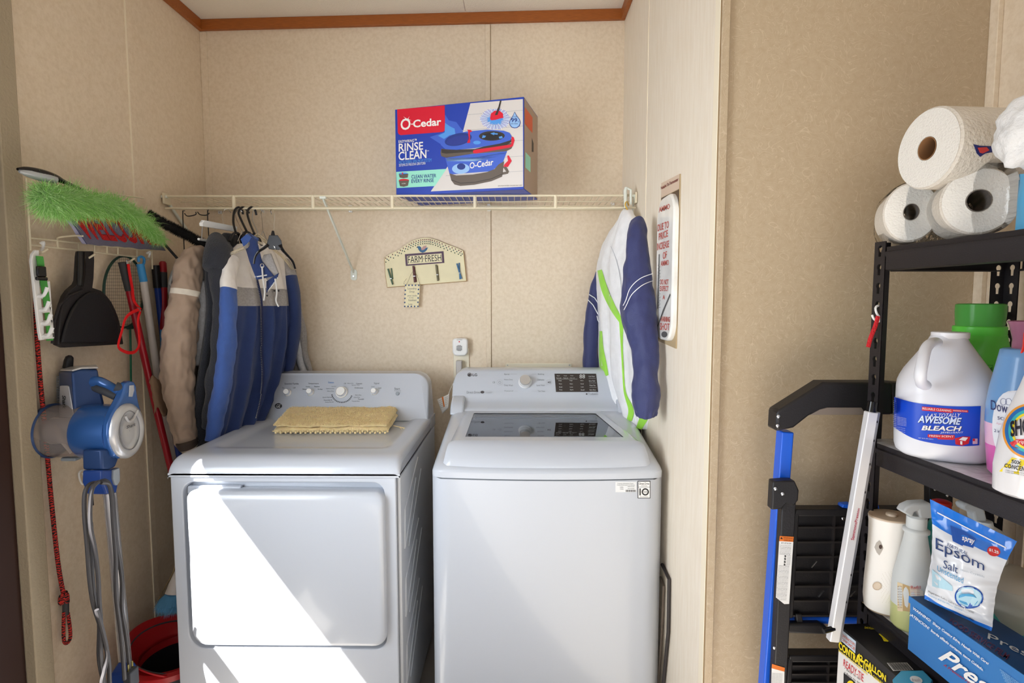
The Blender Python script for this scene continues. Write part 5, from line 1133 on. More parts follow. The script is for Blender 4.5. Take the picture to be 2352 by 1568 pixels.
# red wrist strap hanging over the rack hook
rs = E_('red_strap', 'bright red looped strap hanging in front of the slanting red pole', 'strap', atx(300, 700, XW+.09))
reds = M('scarlet_webbing', (232, 18, 24), .75, bump=.4, bscale=500)
strap([(294, 606, XW+.085), (297, 628, XW+.09), (303, 660, XW+.095), (307, 690, XW+.1), (322, 709, XW+.1)], .012, reds, rs)
rb_pts = spline([atx(x, y, XW+.105) for x, y in ((323, 709), (302, 718), (288, 732), (280, 760), (273, 785), (273, 798), (284, 806), (298, 810), (312, 806), (320, 790), (319, 760), (317, 735), (323, 712))], 60)
MB().tube(rb_pts, .0052, 8, flat=.35, fup=(1, 0, 0)).build('strap_loop', reds, rs)
MB().tube([atx(292, 606, XW+.09), atx(291, 598, XW+.09), atx(298, 597, XW+.09), atx(301, 604, XW+.09)], .0015, 6).build('ring', steel, rs)
MB().tube([atx(317, 706, XW+.104), atx(322, 715, XW+.104)], .0035, 8).build('slider', steel, rs)
# torn cardboard sleeve on the poles
tc = E_('torn_card_sleeve', 'torn brown cardboard sleeve around the red and white poles', 'cardboard', pA(372, 910, XW+.1))
def cfn(u, v):
    a = -2.6+5.2*u; x = 369+20*math.sin(a*.6)+(v-.5)*12; y = 868+v*72+9*math.sin(u*13+1)*(abs(v-.5)*2)**2*(1 if v > .5 else .6)+18*u*(v-.2)
    return pA(x, y, XW+.088+.025*math.cos(a*.55))
mb = MB().grid(cfn, 28, 10); mb.wrinkle(.003, (60, 60, 60)); mb.build('card', M('kraft_card', (150, 122, 98), .85), tc, ang=180, fixn=False, solid=.001)
# rope leash
rl = E_('braided_rope_leash', 'long red and black braided rope hanging at the far left', 'rope', atx(110, 1000, XW+.02))
rm = bpy.data.materials.new('braided_rope'); rm.use_nodes = True; nt = rm.node_tree; b = nt.nodes['Principled BSDF']; b.inputs['Roughness'].default_value = .85
tc_ = nt.nodes.new('ShaderNodeTexCoord'); wv = nt.nodes.new('ShaderNodeTexWave'); wv.wave_type = 'BANDS'; wv.bands_direction = 'Z'; wv.inputs['Scale'].default_value = 42; wv.inputs['Distortion'].default_value = 5; wv.inputs['Detail'].default_value = 0; wv.inputs['Detail Scale'].default_value = 3.0
cr = nt.nodes.new('ShaderNodeValToRGB'); cr.color_ramp.interpolation = 'CONSTANT'; cr.color_ramp.elements[0].color = lin((30, 20, 22)); cr.color_ramp.elements[1].position = .5; cr.color_ramp.elements[1].color = lin((196, 44, 34))
nt.links.new(tc_.outputs['Object'], wv.inputs['Vector']); nt.links.new(wv.outputs[0], cr.inputs[0]); nt.links.new(cr.outputs[0], b.inputs['Base Color'])
Xo = XW+.022
cp = [(80, 600), (82, 700), (86, 790), (93, 880), (101, 960), (110, 1060), (120, 1170), (133, 1290), (144, 1355), (150, 1366)]
MB().tube(spline([atx(x, y, Xo) for x, y in cp], 60), .0058, 10).build('rope', rm, rl)
kn = atx(149, 1373, Xo+.004)
MB().tube([kn+Vector((.006*math.cos(a*2), .010*math.sin(a), .013*math.cos(a*3+.5))) for a in [2*PI*i/36 for i in range(36)]], .0055, 8, closed=True).build('knot', rm, rl)
MB().tube([atx(151, 1382, Xo), atx(151, 1412, Xo)], .0085, 10).build('rope_clamp', M('grey_clamp', (62, 60, 62), .6), rl)
MB().tube(spline([atx(x, y, Xo) for x, y in ((147, 1405), (146, 1440), (147, 1470), (153, 1477), (161, 1466), (161, 1445), (156, 1408))], 40), .0048, 10).build('rope_loop', rm, rl)
# white hook on the wall
hk = E_('white_wall_hook', 'white wire hook on the left wall behind the stick vacuum', 'hook', atx(195, 1090, XW))
MB().tube(spline([atx(213, 1076, XW+.004), atx(184, 1082, XW+.012), atx(183, 1100, XW+.012), atx(190, 1112, XW+.02), atx(195, 1104, XW+.02), atx(190, 1086, XW+.012)], 24), .0026, 8).tube([atx(213, 1074, XW+.004), atx(213, 1092, XW+.004)], .004, 8).build('hook', plw, hk)
# ================================================================ stick vacuum
XD = -1.125
dc_ = atx(290, 989, XD); Y0 = dc_.y; Z0 = dc_.z; RV = .077
va = E_('stick_vacuum', 'blue and silver corded stick vacuum standing against the left wall', 'vacuum cleaner', (-1.19, Y0, 0))
vz = lambda x, y: (60+x/4.61, 800+y/4.61)
vb = M('metallic_blue', (52, 98, 164), .25, .3, coat=.6); vd = M('deep_blue_plastic', (40, 66, 112), .35, .2); vs_m = M('silver_plastic', (200, 200, 202), .28, .4); royp = M('royal_plastic', (36, 66, 134), .3)
def vprism(pts, X1, d, name, m, parent=va, bevel=.004, seg=3, label=None):
    P = [atx(*vz(a, b), X1) for a, b in pts]; return MB().loft([[p-Vector((d, 0, 0)) for p in P], P]).build(name, m, parent, bevel=bevel, seg=seg, label=label)
AX = (1, 0, 0); cN = lambda X: Vector((X, Y0, Z0))
m = bpy.data.materials.new('smoky_clear_plastic'); m.use_nodes = True; nt = m.node_tree; nt.nodes.clear()
o_ = nt.nodes.new('ShaderNodeOutputMaterial'); mx = nt.nodes.new('ShaderNodeMixShader'); g_1 = nt.nodes.new('ShaderNodeBsdfPrincipled'); t_ = nt.nodes.new('ShaderNodeBsdfTransparent')
g_1.inputs['Roughness'].default_value = .12; g_1.inputs['Base Color'].default_value = lin((176, 166, 162)); t_.inputs['Color'].default_value = (.80, .76, .74, 1); mx.inputs[0].default_value = .42
nt.links.new(t_.outputs[0], mx.inputs[1]); nt.links.new(g_1.outputs[0], mx.inputs[2]); nt.links.new(mx.outputs[0], o_.inputs[0]); smoke = m
MB().lathe([(RV*.95, .004), (RV*.98, .03), (RV*.98, .105)], cN(-1.338), AX, 44, cap=False).build('dust_cup', smoke, va)
MB().lathe([(.001, -.006), (RV*.85, -.006), (RV*1.0, 0), (RV*1.02, .010), (RV*.97, .016)], cN(-1.345), AX, 44, cap=False).build('cup_door', vd, va)
MB().lathe([(RV*.50, .0), (RV*.42, .09)], cN(-1.335), AX, 30).build('filter_core', M('filter_grey', (170, 166, 166), .5), va)
MB().tube(spline([cN(-1.30)+Vector((.0, -.03, .02)), cN(-1.27)+Vector((0, -.055, -.01)), cN(-1.245)+Vector((0, -.05, -.05))], 10), .006, 8).build('cyclone_fin', M('fin_cream', (206, 196, 186), .5), va)
c = at(170, 1052, Y0-.01); MB().box(c.x-.03, c.x+.012, c.y-.012, c.y+.012, c.z-.006, c.z+.004).build('cup_latch', grayp, va, bevel=.003)
MB().lathe([(RV*.98, 0), (RV*1.02, .006), (RV*1.0, .05), (RV*.96, .095)], cN(-1.236), AX, 44).build('barrel', vb, va)
# motor block: a tall housing with two visible sides
def ring_(pts): return [at(*p) for p in pts]
MB().loft([ring_([(138, 960, 1.60), (171, 963, 1.53), (196, 955, 1.55), (240, 930, 1.58), (236, 925, 1.66), (150, 945, 1.67)]), ring_([(136, 905, 1.60), (168, 906, 1.53), (190, 900, 1.55), (231, 890, 1.58), (228, 890, 1.66), (148, 900, 1.67)]), ring_([(135, 853, 1.60), (165, 854, 1.53), (186, 850, 1.55), (224, 848, 1.58), (222, 843, 1.66), (146, 846, 1.67)])]).build('motor_body', vd, va, bevel=.006, seg=3)
MB().loft([ring_([(136, 852, 1.60), (166, 853, 1.53), (187, 848, 1.55), (227, 846, 1.58), (223, 840, 1.66), (146, 844, 1.67)]), ring_([(138, 849, 1.60), (166, 849, 1.53), (187, 844, 1.55), (224, 842, 1.58), (221, 837, 1.66), (148, 841, 1.67)])]).build('vent_cap', vs_m, va, bevel=.002)
pa_, pb_, pc_ = at(135, 853, 1.60), at(165, 854, 1.53), at(171, 963, 1.53)
nb = (pb_-pa_).cross(pc_-pb_).normalized(); bfn = [plane_fn(pb_, nb, .001+.0022*i) for i in range(3)]
nb = nb if nb.dot(CAM-pb_) > 0 else -nb
badge_pts = [vz(*p) for p in ((372, 398), (385, 392), (450, 392), (461, 402), (514, 718), (504, 728), (364, 726), (359, 714))]
MB().loft([[bfn[0](*p) for p in badge_pts], [bfn[1](*p) for p in badge_pts]]).build('side_badge', M('badge_silver', (206, 208, 214), .3, .2), va)
bq = plane_fn(pb_, nb, .0040); mb = MB(); vs2, fs2 = glyphs('Shark', .02, .15); P = []
for a, b in vs2: P.append(bq(*vz(398+40*b+6*a, 495+a*140)))
mb.add(P, fs2, 0); decal(mb, 'badge_lettering', [ink], va)
MB().tube([at(*vz(440, 205), 1.63), at(*vz(450, 130), 1.63), at(*vz(460, 92), 1.63), at(*vz(465, 76), 1.63)], [.013, .012, .010, .005], 12).build('cord_boot', plb, va)
mb = MB()
for i in range(16): c = at(*vz(348, 300+i*17), 1.598); mb.box(c.x-.006, c.x+.006, c.y-.002, c.y+.02, c.z-.0012, c.z+.0012)
mb.build('vent_fins', M('vent_grey', (110, 116, 124), .5), va)
# neck and wand socket
vprism([(800, 1070), (960, 1060), (985, 1165), (950, 1255), (890, 1285), (806, 1285)], -1.135, .055, 'neck', vd, bevel=.006)
vprism([(806, 1287), (895, 1287), (1000, 1258), (1003, 1400), (975, 1455), (960, 1530), (850, 1545), (800, 1420)], -1.132, .055, 'wand_socket', royp, bevel=.005)
vprism([(930, 1290), (992, 1262), (998, 1400), (970, 1452), (945, 1440), (926, 1380)], -1.126, .008, 'release_latch', grayp, bevel=.002)
c1_ = [at(*vz(*p), 1.52) for p in ((700, 1345), (740, 1338), (775, 1400), (780, 1480), (745, 1535), (705, 1520), (688, 1430))]
MB().loft([c1_, [p+Vector((0, .02, 0)) for p in c1_]]).build('cord_hook', royp, va, bevel=.004)
# face disc with the teardrop surround
tear = [(1105, 342), (1150, 350), (1172, 395), (1180, 480), (1195, 560), (1222, 660), (1230, 800), (1212, 960), (1160, 1090), (1080, 1150), (985, 1168), (925, 1140), (890, 1040), (872, 920), (878, 800), (915, 700), (965, 610), (1015, 520), (1045, 440), (1060, 370)]
vprism(tear, XD, .024, 'teardrop_shell', vb, bevel=.006, seg=4)
RD = (atx(290, 926, XD)-atx(290, 1052, XD)).length/2
MB().lathe([(RD, -.004), (RD, .004), (RD*.93, .011), (RD*.80, .014), (RD*.66, .011), (RD*.62, .008), (RD*.3, .010), (.001, .010)], Vector((XD, Y0, Z0)), AX, 56, cap=False, sx=.84).build('silver_disc', vs_m, va, ang=60)
MB().tube([atx(*vz(1095+105*math.cos(a), 865+205*math.sin(a)), XD+.0125) for a in [2*PI*i/40 for i in range(40)]], .0014, 6, closed=True).build('disc_groove', M('disc_shadow', (128, 128, 132), .4, .3), va)
MB().tube(spline([atx(*vz(x, y), XD+.014) for x, y in ((1050, 715), (1085, 770), (1135, 745), (1180, 655))], 16), .0035, 8).build('finger_grip', vs_m, va)
mb = MB(); df = plane_fn((XD+.0125, 0, 0), (1, 0, 0), .0006); qtext(mb, 'Shark', [vz(*p) for p in ((1060, 818), (1160, 782), (1160, 818), (1062, 852))], df, 0, bold=.02, shear=.2)
decal(mb, 'disc_lettering', [M('charcoal_print2', (84, 84, 90), .5)], va)
vprism([(1100, 392), (1142, 388), (1146, 440), (1128, 512), (1092, 510)], XD+.003, .003, 'power_switch', vs_m, bevel=.0008)
HH = lambda x, y, X: atx(*vz(x, y), X)
MB().tube(spline([HH(692, 385, -1.235), HH(760, 345, -1.21), HH(880, 400, -1.18), HH(1000, 470, -1.145), HH(1050, 500, -1.135)], 20), [.017]*5+[.0135]*11+[.014]*5, 16).build('handle', vb, va)
MB().tube(spline([HH(720, 412, -1.222), HH(830, 452, -1.187), HH(960, 512, -1.152)], 14), .0115, 12).build('handle_grip', M('grip_charcoal', (58, 60, 66), .7), va)
MB().tube(spline([HH(945, 402, -1.155), HH(1035, 428, -1.138)], 4), .0135, 12).build('thumb_grip', M('grip_charcoal', (58, 60, 66), .7), va)
XV = -1.16
# wand, floor head top and cord
wt0 = atx(252, 1130, XV-.0); wt1 = atx(292, 1568, XV-.0)
dirw = (wt1-wt0); wt1b = wt0+dirw*(wt0.z-.10)/(wt0.z-wt1.z) if wt0.z-.10 > 0 else wt1
MB().tube([wt0, wt1b], .0165, 20).build('wand', M('satin_silver_wand', (214, 214, 218), .22, .7), va)
wtz = wt1b.z
fb = wt1b
MB().box(fb.x-.05, fb.x+.06, fb.y-.10, fb.y+.10, .004, .075).build('floor_head', vd, va, bevel=.02, seg=4)
MB().cyl((fb.x, fb.y, .05), (fb.x, fb.y, wtz+.04), .024, 20).build('floor_head_neck', vb, va)
hk2 = atx(285, 1555, XV+.02)
MB().loft([[hk2+Vector((x, y, z)) for y, z in ((-.030, -.06), (.030, -.06), (.034, 0), (.020, .035), (-.012, .02), (-.03, -.02))] for x in (-.03, .02)]).build('lower_cord_hook', M('royal_plastic', (30, 66, 150), .3), va, bevel=.006)
plug = atx(300, 1545, XV+.055)
MB().box(plug.x-.01, plug.x+.012, plug.y-.018, plug.y+.018, plug.z-.04, plug.z+.01).build('plug', M('grip_charcoal', (58, 60, 66), .7), va, bevel=.003)
mb = MB()
for dy in (-.008, .008): mb.box(plug.x-.001, plug.x+.001, plug.y+dy-.003, plug.y+dy+.003, plug.z+.01, plug.z+.03)
mb.build('plug_prongs', M('brass_prong', (206, 190, 120), .25, 1), va, smooth=False)
cordm = M('charcoal_cord', (66, 64, 66), .5)
def cord(pts, X=0): MB().tube(spline([atx(x, y, XV+X) for x, y in pts], 50), .0052, 8).build('cord', cordm, va)
cord([(204, 1048), (204, 1090), (207, 1120), (211, 1160)], -.06)
cord([(222, 1108), (206, 1112), (195, 1132), (194, 1180), (200, 1250), (206, 1330), (214, 1385), (228, 1430), (240, 1470), (250, 1520), (252, 1568), (256, 1620)], .05)
cord([(226, 1106), (212, 1122), (207, 1160), (208, 1210), (218, 1262), (225, 1320), (228, 1380), (232, 1440), (232, 1500), (238, 1568), (244, 1620)], .062)
cord([(208, 1200), (212, 1260), (212, 1320), (218, 1380), (228, 1430), (227, 1500), (232, 1540), (240, 1568), (250, 1610)], .036)
cord([(222, 1400), (236, 1450), (246, 1500), (240, 1540), (234, 1568), (236, 1610)], .07)
cord([(228, 1106), (246, 1105), (258, 1135), (262, 1180), (268, 1250), (276, 1300), (280, 1340), (280, 1400), (288, 1450), (294, 1500), (300, 1560)], .05)
cord([(232, 1108), (250, 1112), (256, 1140), (260, 1200), (266, 1280), (266, 1330), (268, 1380), (276, 1440), (282, 1500), (286, 1560)], .062)
# ================================================================ mop bucket in the corner
bc = Vector((-1.168, 1.80, 0)); rbk = .150
mbk_ = E_('mop_bucket', 'dark grey and red mop bucket on the floor between dryer and left wall', 'bucket', bc)
gbk = M('dark_grey_bucket', (78, 76, 80), .45); rbk_m = M('red_bucket_plastic', (190, 34, 40), .35)
MB().lathe([(.105, .0), (.112, .004), (.145, .185), (.148, .19), (.135, .19), (.128, .19), (.10, .02)], bc, (0, 0, 1), 48, sx=.92).build('pail', gbk, mbk_)
MB().lathe([(.147, .178), (.153, .180), (.153, .198), (.140, .205), (.120, .200), (.112, .185), (.108, .16)], bc, (0, 0, 1), 48, sx=.92, cap=False).build('rim', rbk_m, mbk_)
def wringer(u, v):
    a = -.35*PI+u*1.25*PI+PI*.30; r = .150-.040*v; h_ = .20+.075*math.sin(PI*u)**1.0*(1-v)-.01*v
    return bc+Vector((-math.sin(a-.2)*r*.92, math.cos(a-.2)*r, h_))
MB().grid(wringer, 30, 6).build('wringer_collar', rbk_m, mbk_, solid=.005, fixn=False, ang=180)
MB().tube([wringer(u/30, .35)+Vector((0, 0, .004)) for u in range(31)], .003, 6).build('wringer_seam', gbk, mbk_)
MB().lathe([(.108, .165), (.106, .06), (.05, .05), (.001, .05)], bc, (0, 0, 1), 40, sx=.92, cap=False).build('basket', M('basket_black', (34, 32, 36), .6), mbk_)
# blue whisk in the bucket
bw = E_('blue_bristle_brush', 'round blue bristle brush with a white ferrule in the mop bucket', 'brush', bc+Vector((.03, .02, .2)))
f0 = at(402, 1360, 1.80); f1 = at(412, 1310, 1.82)
MB().tube([f0+Vector((-.0, 0, -.002)), f0.lerp(f1, .4), f1], [.030, .024, .014], 20).build('ferrule', M('off_white_tube', (206, 200, 196), .35), bw)
mb = MB(); blb = M('blue_bristle', (88, 148, 190), .8)
for i in range(1500):
    a = rnd.random()*2*PI; r = .027*math.sqrt(rnd.random()); p0_ = f0+Vector((r*math.cos(a), r*math.sin(a), 0)); s_ = rnd.random()
    p1_ = p0_+Vector((r*math.cos(a)*.7+rnd.gauss(0, .006)-.01, r*math.sin(a)*.5, -.035)); p2_ = p1_+Vector((rnd.gauss(0, .009)-.004, rnd.gauss(0, .006), -.02-.018*s_)); w_ = Vector((.0006, 0, 0))
    mb.add([p0_-w_, p0_+w_, p1_+w_, p1_-w_, p2_], [(0, 1, 2, 3), (3, 2, 4)])
x_ = mb.build('bristles', blb, bw, smooth=False, fixn=False); x_['kind'] = 'stuff'
tw = E_('twine', 'piece of frayed twine rising from the bucket behind the dryer', 'twine', at(380, 1350, 1.83))
MB().tube(spline([at(356, 1392, 1.86), at(378, 1350, 1.83), at(395, 1320, 1.82), at(405, 1290, 1.82)], 20), .0022, 6).build('twine_strand', M('jute', (150, 128, 96), .9), tw)
# ================================================================ shelving unit on the right
RA = .066; RY = 1.135
dF = Vector((math.sin(RA), -math.cos(RA), 0)); dR = Vector((math.cos(RA), math.sin(RA), 0))
R0 = at(2012, 560, RY); R0.z = 0
ru = E_('steel_shelving_unit', 'black steel shelving unit with lined shelves against the right wall', 'shelving unit', R0)
WD = (at(2332, 640, RY)-at(2012, 640, RY)).length
zT = at(2035, 566, RY).z; zM = at(2009, 1004, RY).z; zL = at(1975, 1372, RY-.01).z
LN = .90
def rp_(r, f, z): return R0+dR*r+dF*f+Vector((0, 0, z))
def rbox(mb, r0, r1, f0, f1, z0, z1, mi=0):
    vs = [rp_(r, f, z) for r in (r0, r1) for f in (f0, f1) for z in (z0, z1)]
    return mb.add(vs, [(0, 1, 3, 2), (4, 6, 7, 5), (0, 4, 5, 1), (2, 3, 7, 6), (0, 2, 6, 4), (1, 5, 7, 3)], mi)
# posts: folded angle with keyhole slots through the narrow flange that faces the camera
def angle_post(r, f, sx, sf, top):
    fw = .030; wall = .0022
    mb = MB()
    def flange(P0, ex, w):
        # plate with keyhole openings, P0 lower corner, ex horizontal direction
        nz = int(top/.036); hole_r = .0062
        zs_ = [.02+i*top/nz for i in range(nz)]
        n_out = ex.cross(Vector((0, 0, 1))).normalized()*wall
        for i in range(nz):
            z0 = i*top/nz; z1 = (i+1)*top/nz; zc_ = (z0+z1)/2
            hole = [(w/2+hole_r*math.cos(a), zc_+.005+hole_r*math.sin(a)) for a in [math.radians(-50+280*q/10) for q in range(11)]]+[(w/2-.0035, zc_-.011), (w/2+.0035, zc_-.011)]
            out = []
            for x, z in hole:
                dx, dz = x-w/2, z-zc_; t = min((w/2)/abs(dx) if abs(dx) > 1e-6 else 1e9, ((z1-z0)/2)/abs(dz) if abs(dz) > 1e-6 else 1e9); out.append([w/2+dx*t, zc_+dz*t])
            for cx_, cz_ in ((0, z0), (w, z0), (0, z1), (w, z1)):
                k_ = min(range(len(out)), key=lambda q: (out[q][0]-cx_)**2+(out[q][1]-cz_)**2); out[k_] = [cx_, cz_]
            A_ = [P0+ex*x+Vector((0, 0, z)) for x, z in out]; B_ = [P0+ex*x+Vector((0, 0, z)) for x, z in hole]
            mb.loft([A_, B_, [p+n_out for p in B_], [p+n_out for p in A_]], cap=False)
        return
    flange(rp_(r, f, 0), dR*sx, fw); flange(rp_(r, f, 0), dF*sf, fw)
    return mb.build('post', blackmetal, ru, smooth=False)
ptop = zT+.008
angle_post(0, 0, 1, 1, ptop); angle_post(WD, 0, -1, 1, ptop); angle_post(WD, LN, -1, -1, ptop)
MB().box(0, 1, 0, 1, 0, 1) 
mb = MB(); rbox(mb, 0, .030, LN-.03, LN, 0, ptop); mb.build('post', blackmetal, ru, bevel=.002)
liner = M('crinkled_clear_liner', (206, 204, 206), .25, bump=.6, bscale=60, var=.12, vscale=30, coat=.4)
for zz in (zT, zM, zL, zL-.40):
    mb = MB()
    # long beam: stepped profile
    prof = [(-.002, -.004), (-.002, -.012), (-.006, -.014), (-.006, -.020), (-.003, -.024), (-.003, -.048), (.004, -.050), (.010, -.050), (.010, -.047), (.0, -.045), (.0, -.004)]
    A_ = [rp_(a, .034, zz+b) for a, b in prof]; B_ = [rp_(a, LN-.034, zz+b) for a, b in prof]; mb.loft([A_, B_]); mb.build('beam', blackmetal, ru)
    mb = MB(); A_ = [rp_(WD-a, .034, zz+b) for a, b in prof]; B_ = [rp_(WD-a, LN-.034, zz+b) for a, b in prof]; mb.loft([A_, B_]).build('beam', blackmetal, ru)
    mb = MB(); rbox(mb, .032, WD-.032, .001, .006, zz-.048, zz-.006); rbox(mb, .032, WD-.032, .001, .026, zz-.050, zz-.048); mb.build('end_beam', blackmetal, ru)
    mb = MB(); rbox(mb, .002, WD-.002, .004, LN-.004, zz-.012, zz-.004); mb.build('shelf_board', M('particle_board', (150, 128, 100), .8), ru)
    mb = MB()
    def lf(u, v, zz=zz):
        r = .0+u*WD; f = .004+v*(LN-.01); e = min(u, 1-u)
        return rp_(r, f, zz-.0025+.0012*noise.noise(Vector((r*60, f*60, zz)))-(0 if e > .01 else .0015))
    mb.grid(lf, 24, 60); mb.build('shelf_liner', liner, ru, ang=180)
# sheets folded at the front edge of the middle shelf
# ---------------------------------------------------------------- ladder
ld = E_('folding_step_ladder', 'folded blue and black step ladder with ribbed treads leaning on the patterned wall', 'ladder', at(1790, 1568, 1.24))
lb = M('bright_blue_enamel', (30, 98, 222), .3); lblk = M('ladder_black', (32, 30, 33), .45, bump=.1, bscale=300)
lz = lambda x, y: (1740+x/2.215, 860+y/2.215)
YL = 1.21
def lpr(pts, Y, d, name, m, bevel=.002, label=None, z=lz): 
    P = [at(*z(*p), Y) for p in pts]; return MB().loft([P, [p+Vector((0, d, 0)) for p in P]]).build(name, m, ld, bevel=bevel, label=label)
def down(px, py, Y, x2, y2): 
    a = at(*lz(px, py), Y); b = at(*lz(x2, y2), Y); t = (a.z-.01)/(a.z-b.z); return a, a+(b-a)*t
a, b = down(140, 285, YL, 45, 1568); MB().bar(a, b, .026, .030, up=(0, 1, 0)).build('blue_rail', lb, ld, bevel=.003)
a, b = down(152, 600, YL-.028, 103, 1568); MB().bar(a, b, .030, .022, up=(0, 1, 0)).build('black_rail', lblk, ld, bevel=.003)
MB().bar(at(2162, 1000, YL+.01), Vector((at(2162, 1000, YL+.01).x, YL+.01, .01)), .028, .030, up=(0, 1, 0)).build('blue_rail', lb, ld, bevel=.003)
MB().bar(at(2160, 1110, YL-.018), Vector((at(2160, 1110, YL-.018).x, YL-.018, .01)), .034, .02, up=(0, 1, 0)).build('black_rail', lblk, ld, bevel=.003)
# top handle arch
lpr([(100, 200), (105, 185), (335, 40), (690, 40), (690, 205), (270, 205), (185, 272), (95, 290)], YL-.032, .045, 'handle_arch', lblk, bevel=.005)
lpr([(318, 178), (355, 168), (530, 168), (545, 190), (545, 205), (270, 205)], YL-.034, .004, 'arch_recess', M('taupe_label', (128, 116, 108), .5), bevel=.0008)
P = [at(x, y, YL-.03) for x, y in ((2048, 878), (2100, 882), (2150, 905), (2180, 960), (2180, 1000), (2150, 1000), (2120, 960), (2048, 952))]
MB().loft([P, [p+Vector((0, .045, 0)) for p in P]]).build('handle_arch', lblk, ld, bevel=.005)
lpr([(72, 690), (80, 545), (150, 540), (190, 540), (212, 590), (208, 640), (185, 670), (150, 655), (120, 685)], YL-.046, .024, 'side_bracket', lblk, bevel=.003)
P = [at(x, y, YL-.03) for x, y in ((2136, 1112), (2190, 1112), (2190, 1164), (2160, 1166), (2136, 1158))]
MB().loft([P, [p+Vector((0, .02, 0)) for p in P]]).build('side_bracket', lblk, ld, bevel=.003)
def rivet(px, py, Y, r=.0042, z=lz): c = at(*z(px, py), Y); MB().ball((c.x, c.y, c.z), r, 12, sc=(1, .5, 1)).build('rivet', chrome, ld)
for x, y in ((107, 213), (103, 260)): rivet(x, y, YL-.033)
for x, y in ((92, 580), (128, 606)): rivet(x, y, YL-.047)
rivet(86, 1390, YL-.04, .0035); rivet(436, 732, YL-.0, .004); rivet(212, 1228, YL-.01, .003)
rivet(2148, 1124, YL-.031, .003, lambda x, y: (x, y)); rivet(2176, 1138, YL-.031, .003, lambda x, y: (x, y))
# labels on the left rail
LFn = lambda k_: plane_fn(at(*lz(145, 900), YL-.0395), (0, 1, 0), .0008+.0006*k_); F_ = [LFn(i) for i in range(3)]
mb = MB()
def band(mb, x0, x1, y0, y1, sl, mi, l=0): ppoly(mb, [lz(x0, y0), lz(x1, y0+4), lz(x1-sl, y1+4), lz(x0-sl, y1)], F_[l], mi)
ppoly(mb, [lz(*p) for p in ((112, 820), (183, 824), (180, 850), (110, 846))], F_[0], 1)
ppoly(mb, [lz(*p) for p in ((109, 846), (181, 850), (160, 1165), (135, 1166), (92, 1132))], F_[0], 0)
ppoly(mb, [lz(*p) for p in ((73, 1470), (138, 1490), (136, 1510), (71, 1492))], F_[0], 1)
ppoly(mb, [lz(*p) for p in ((71, 1492), (136, 1510), (132, 1700), (66, 1700))], F_[0], 0)
def lt(s_, x0, y0, x1, y1, mi): a_, b_ = lz(x0, y0), lz(x1, y1); ptext(mb, s_, (a_[0], a_[1], b_[0], b_[1]), F_[1], mi, slope=.06)
ppoly(mb, [lz(*p) for p in ((114, 834), (120, 824), (127, 836))], F_[1], 2)
lt('WARNING', 130, 826, 178, 834, 3); lt('SOBRECARGA', 132, 838, 176, 846, 3)
lt('SET-UP & USE', 118, 853, 170, 859, 2)
for i in range(38):
    y_ = 866+i*7.4; x0_ = 112-(i*.62)
    if 6 < i < 14: lt('|' if i % 2 else '/', x0_+28, y_, x0_+36, y_+7, 2); lt('use both', x0_+42, y_, x0_+60, y_+4, 4); continue
    lt(('Keep your body centered', 'Do not stand above', 'CAPACITY 225 LBS', 'Inspect before each')[i % 4], x0_+2, y_, x0_+(58 if i < 6 else 56), y_+4.2, 4)
for i in range(16): lt('Read instructions', 74-i*.3, 1512+i*7+4, 126-i*.3, 1516+i*7+4, 4)
decal(mb, 'warning_label', [wht, M('label_orange', (226, 120, 40), .5), ink, M('label_dark_orange', (120, 50, 10), .5), gk], ld)
# treads: a shell with moulded ribs underneath, seen from below
def tread(x0, x1, y0, y1, lean, name='tread'):
    A_ = at(x0, y0, YL+.006); B_ = at(x1, y0, YL+.006); C_ = at(x1, y1, YL-.006); D_ = at(x0-lean, y1, YL-.006)
    tr = MB().loft([[A_, B_, C_, D_], [p+Vector((0, .028, 0)) for p in (A_, B_, C_, D_)]]).build(name, lblk, ld, bevel=.004)
    def q(u, v): return A_.lerp(B_, u).lerp(D_.lerp(C_, u), v)
    mb = MB()
    for i in range(8): mb.bar(q(0, i/7*.98+.01), q(1, i/7*.98+.01), .004, .016, up=(0, 1, 0))
    for u in (0.01, .28, .55, .78, .99): mb.bar(q(u, 0), q(u, 1), .004, .014, up=(0, 1, 0))
    mb.build('ribs', M('rib_black', (46, 42, 42), .4), tr)
    rim = MB().bar(q(-.02, 0), q(1.02, 0), .016, .03, up=(0, 1, 0)).bar(q(-.01, 0), q(-.01, 1), .012, .03, up=(0, 1, 0)).build('tread_rim', lblk, tr, bevel=.003)
    for u, v in ((.12, .52), (.18, .80), (.40, .80)): MB().bar(q(u, v)+Vector((0, -.012, 0)), q(u+.035, v-.06)+Vector((0, -.012, 0)), .0022, .002, up=(0, 1, 0)).build('metal_pin', steel, tr)
tread(1826, 2140, 1172, 1412, 14); tread(1812, 2130, 1504, 1640, 8)
for x0_, x1_ in ((1934, 1962), (2006, 2022)): 
    P = [at(x, y, YL-.004) for x, y in ((x0_, 1166), (x0_+3, 1159), (x1_-4, 1158), (x1_, 1170))]; MB().loft([P, [p+Vector((0, .02, 0)) for p in P]]).build('blue_clip', lb, ld, bevel=.002)
a = at(1808, 1421, YL); b = at(2140, 1421, YL); MB().tube([a, b], .010, 14).build('cross_tube', lb, ld)
P = [at(*lz(*p), YL-.025) for p in ((150, 1270), (320, 1268), (352, 1285), (368, 1302), (345, 1325), (158, 1318), (148, 1300))]; MB().loft([P, [p+Vector((0, .02, 0)) for p in P]]).build('tread_lip', lblk, ld, bevel=.005)
P = [at(*lz(*p), YL-.018) for p in ((195, 1218), (225, 1218), (235, 1268), (200, 1268))]; MB().loft([P, [p+Vector((0, .012, 0)) for p in P]]).build('hinge_tab', lblk, ld, bevel=.002)
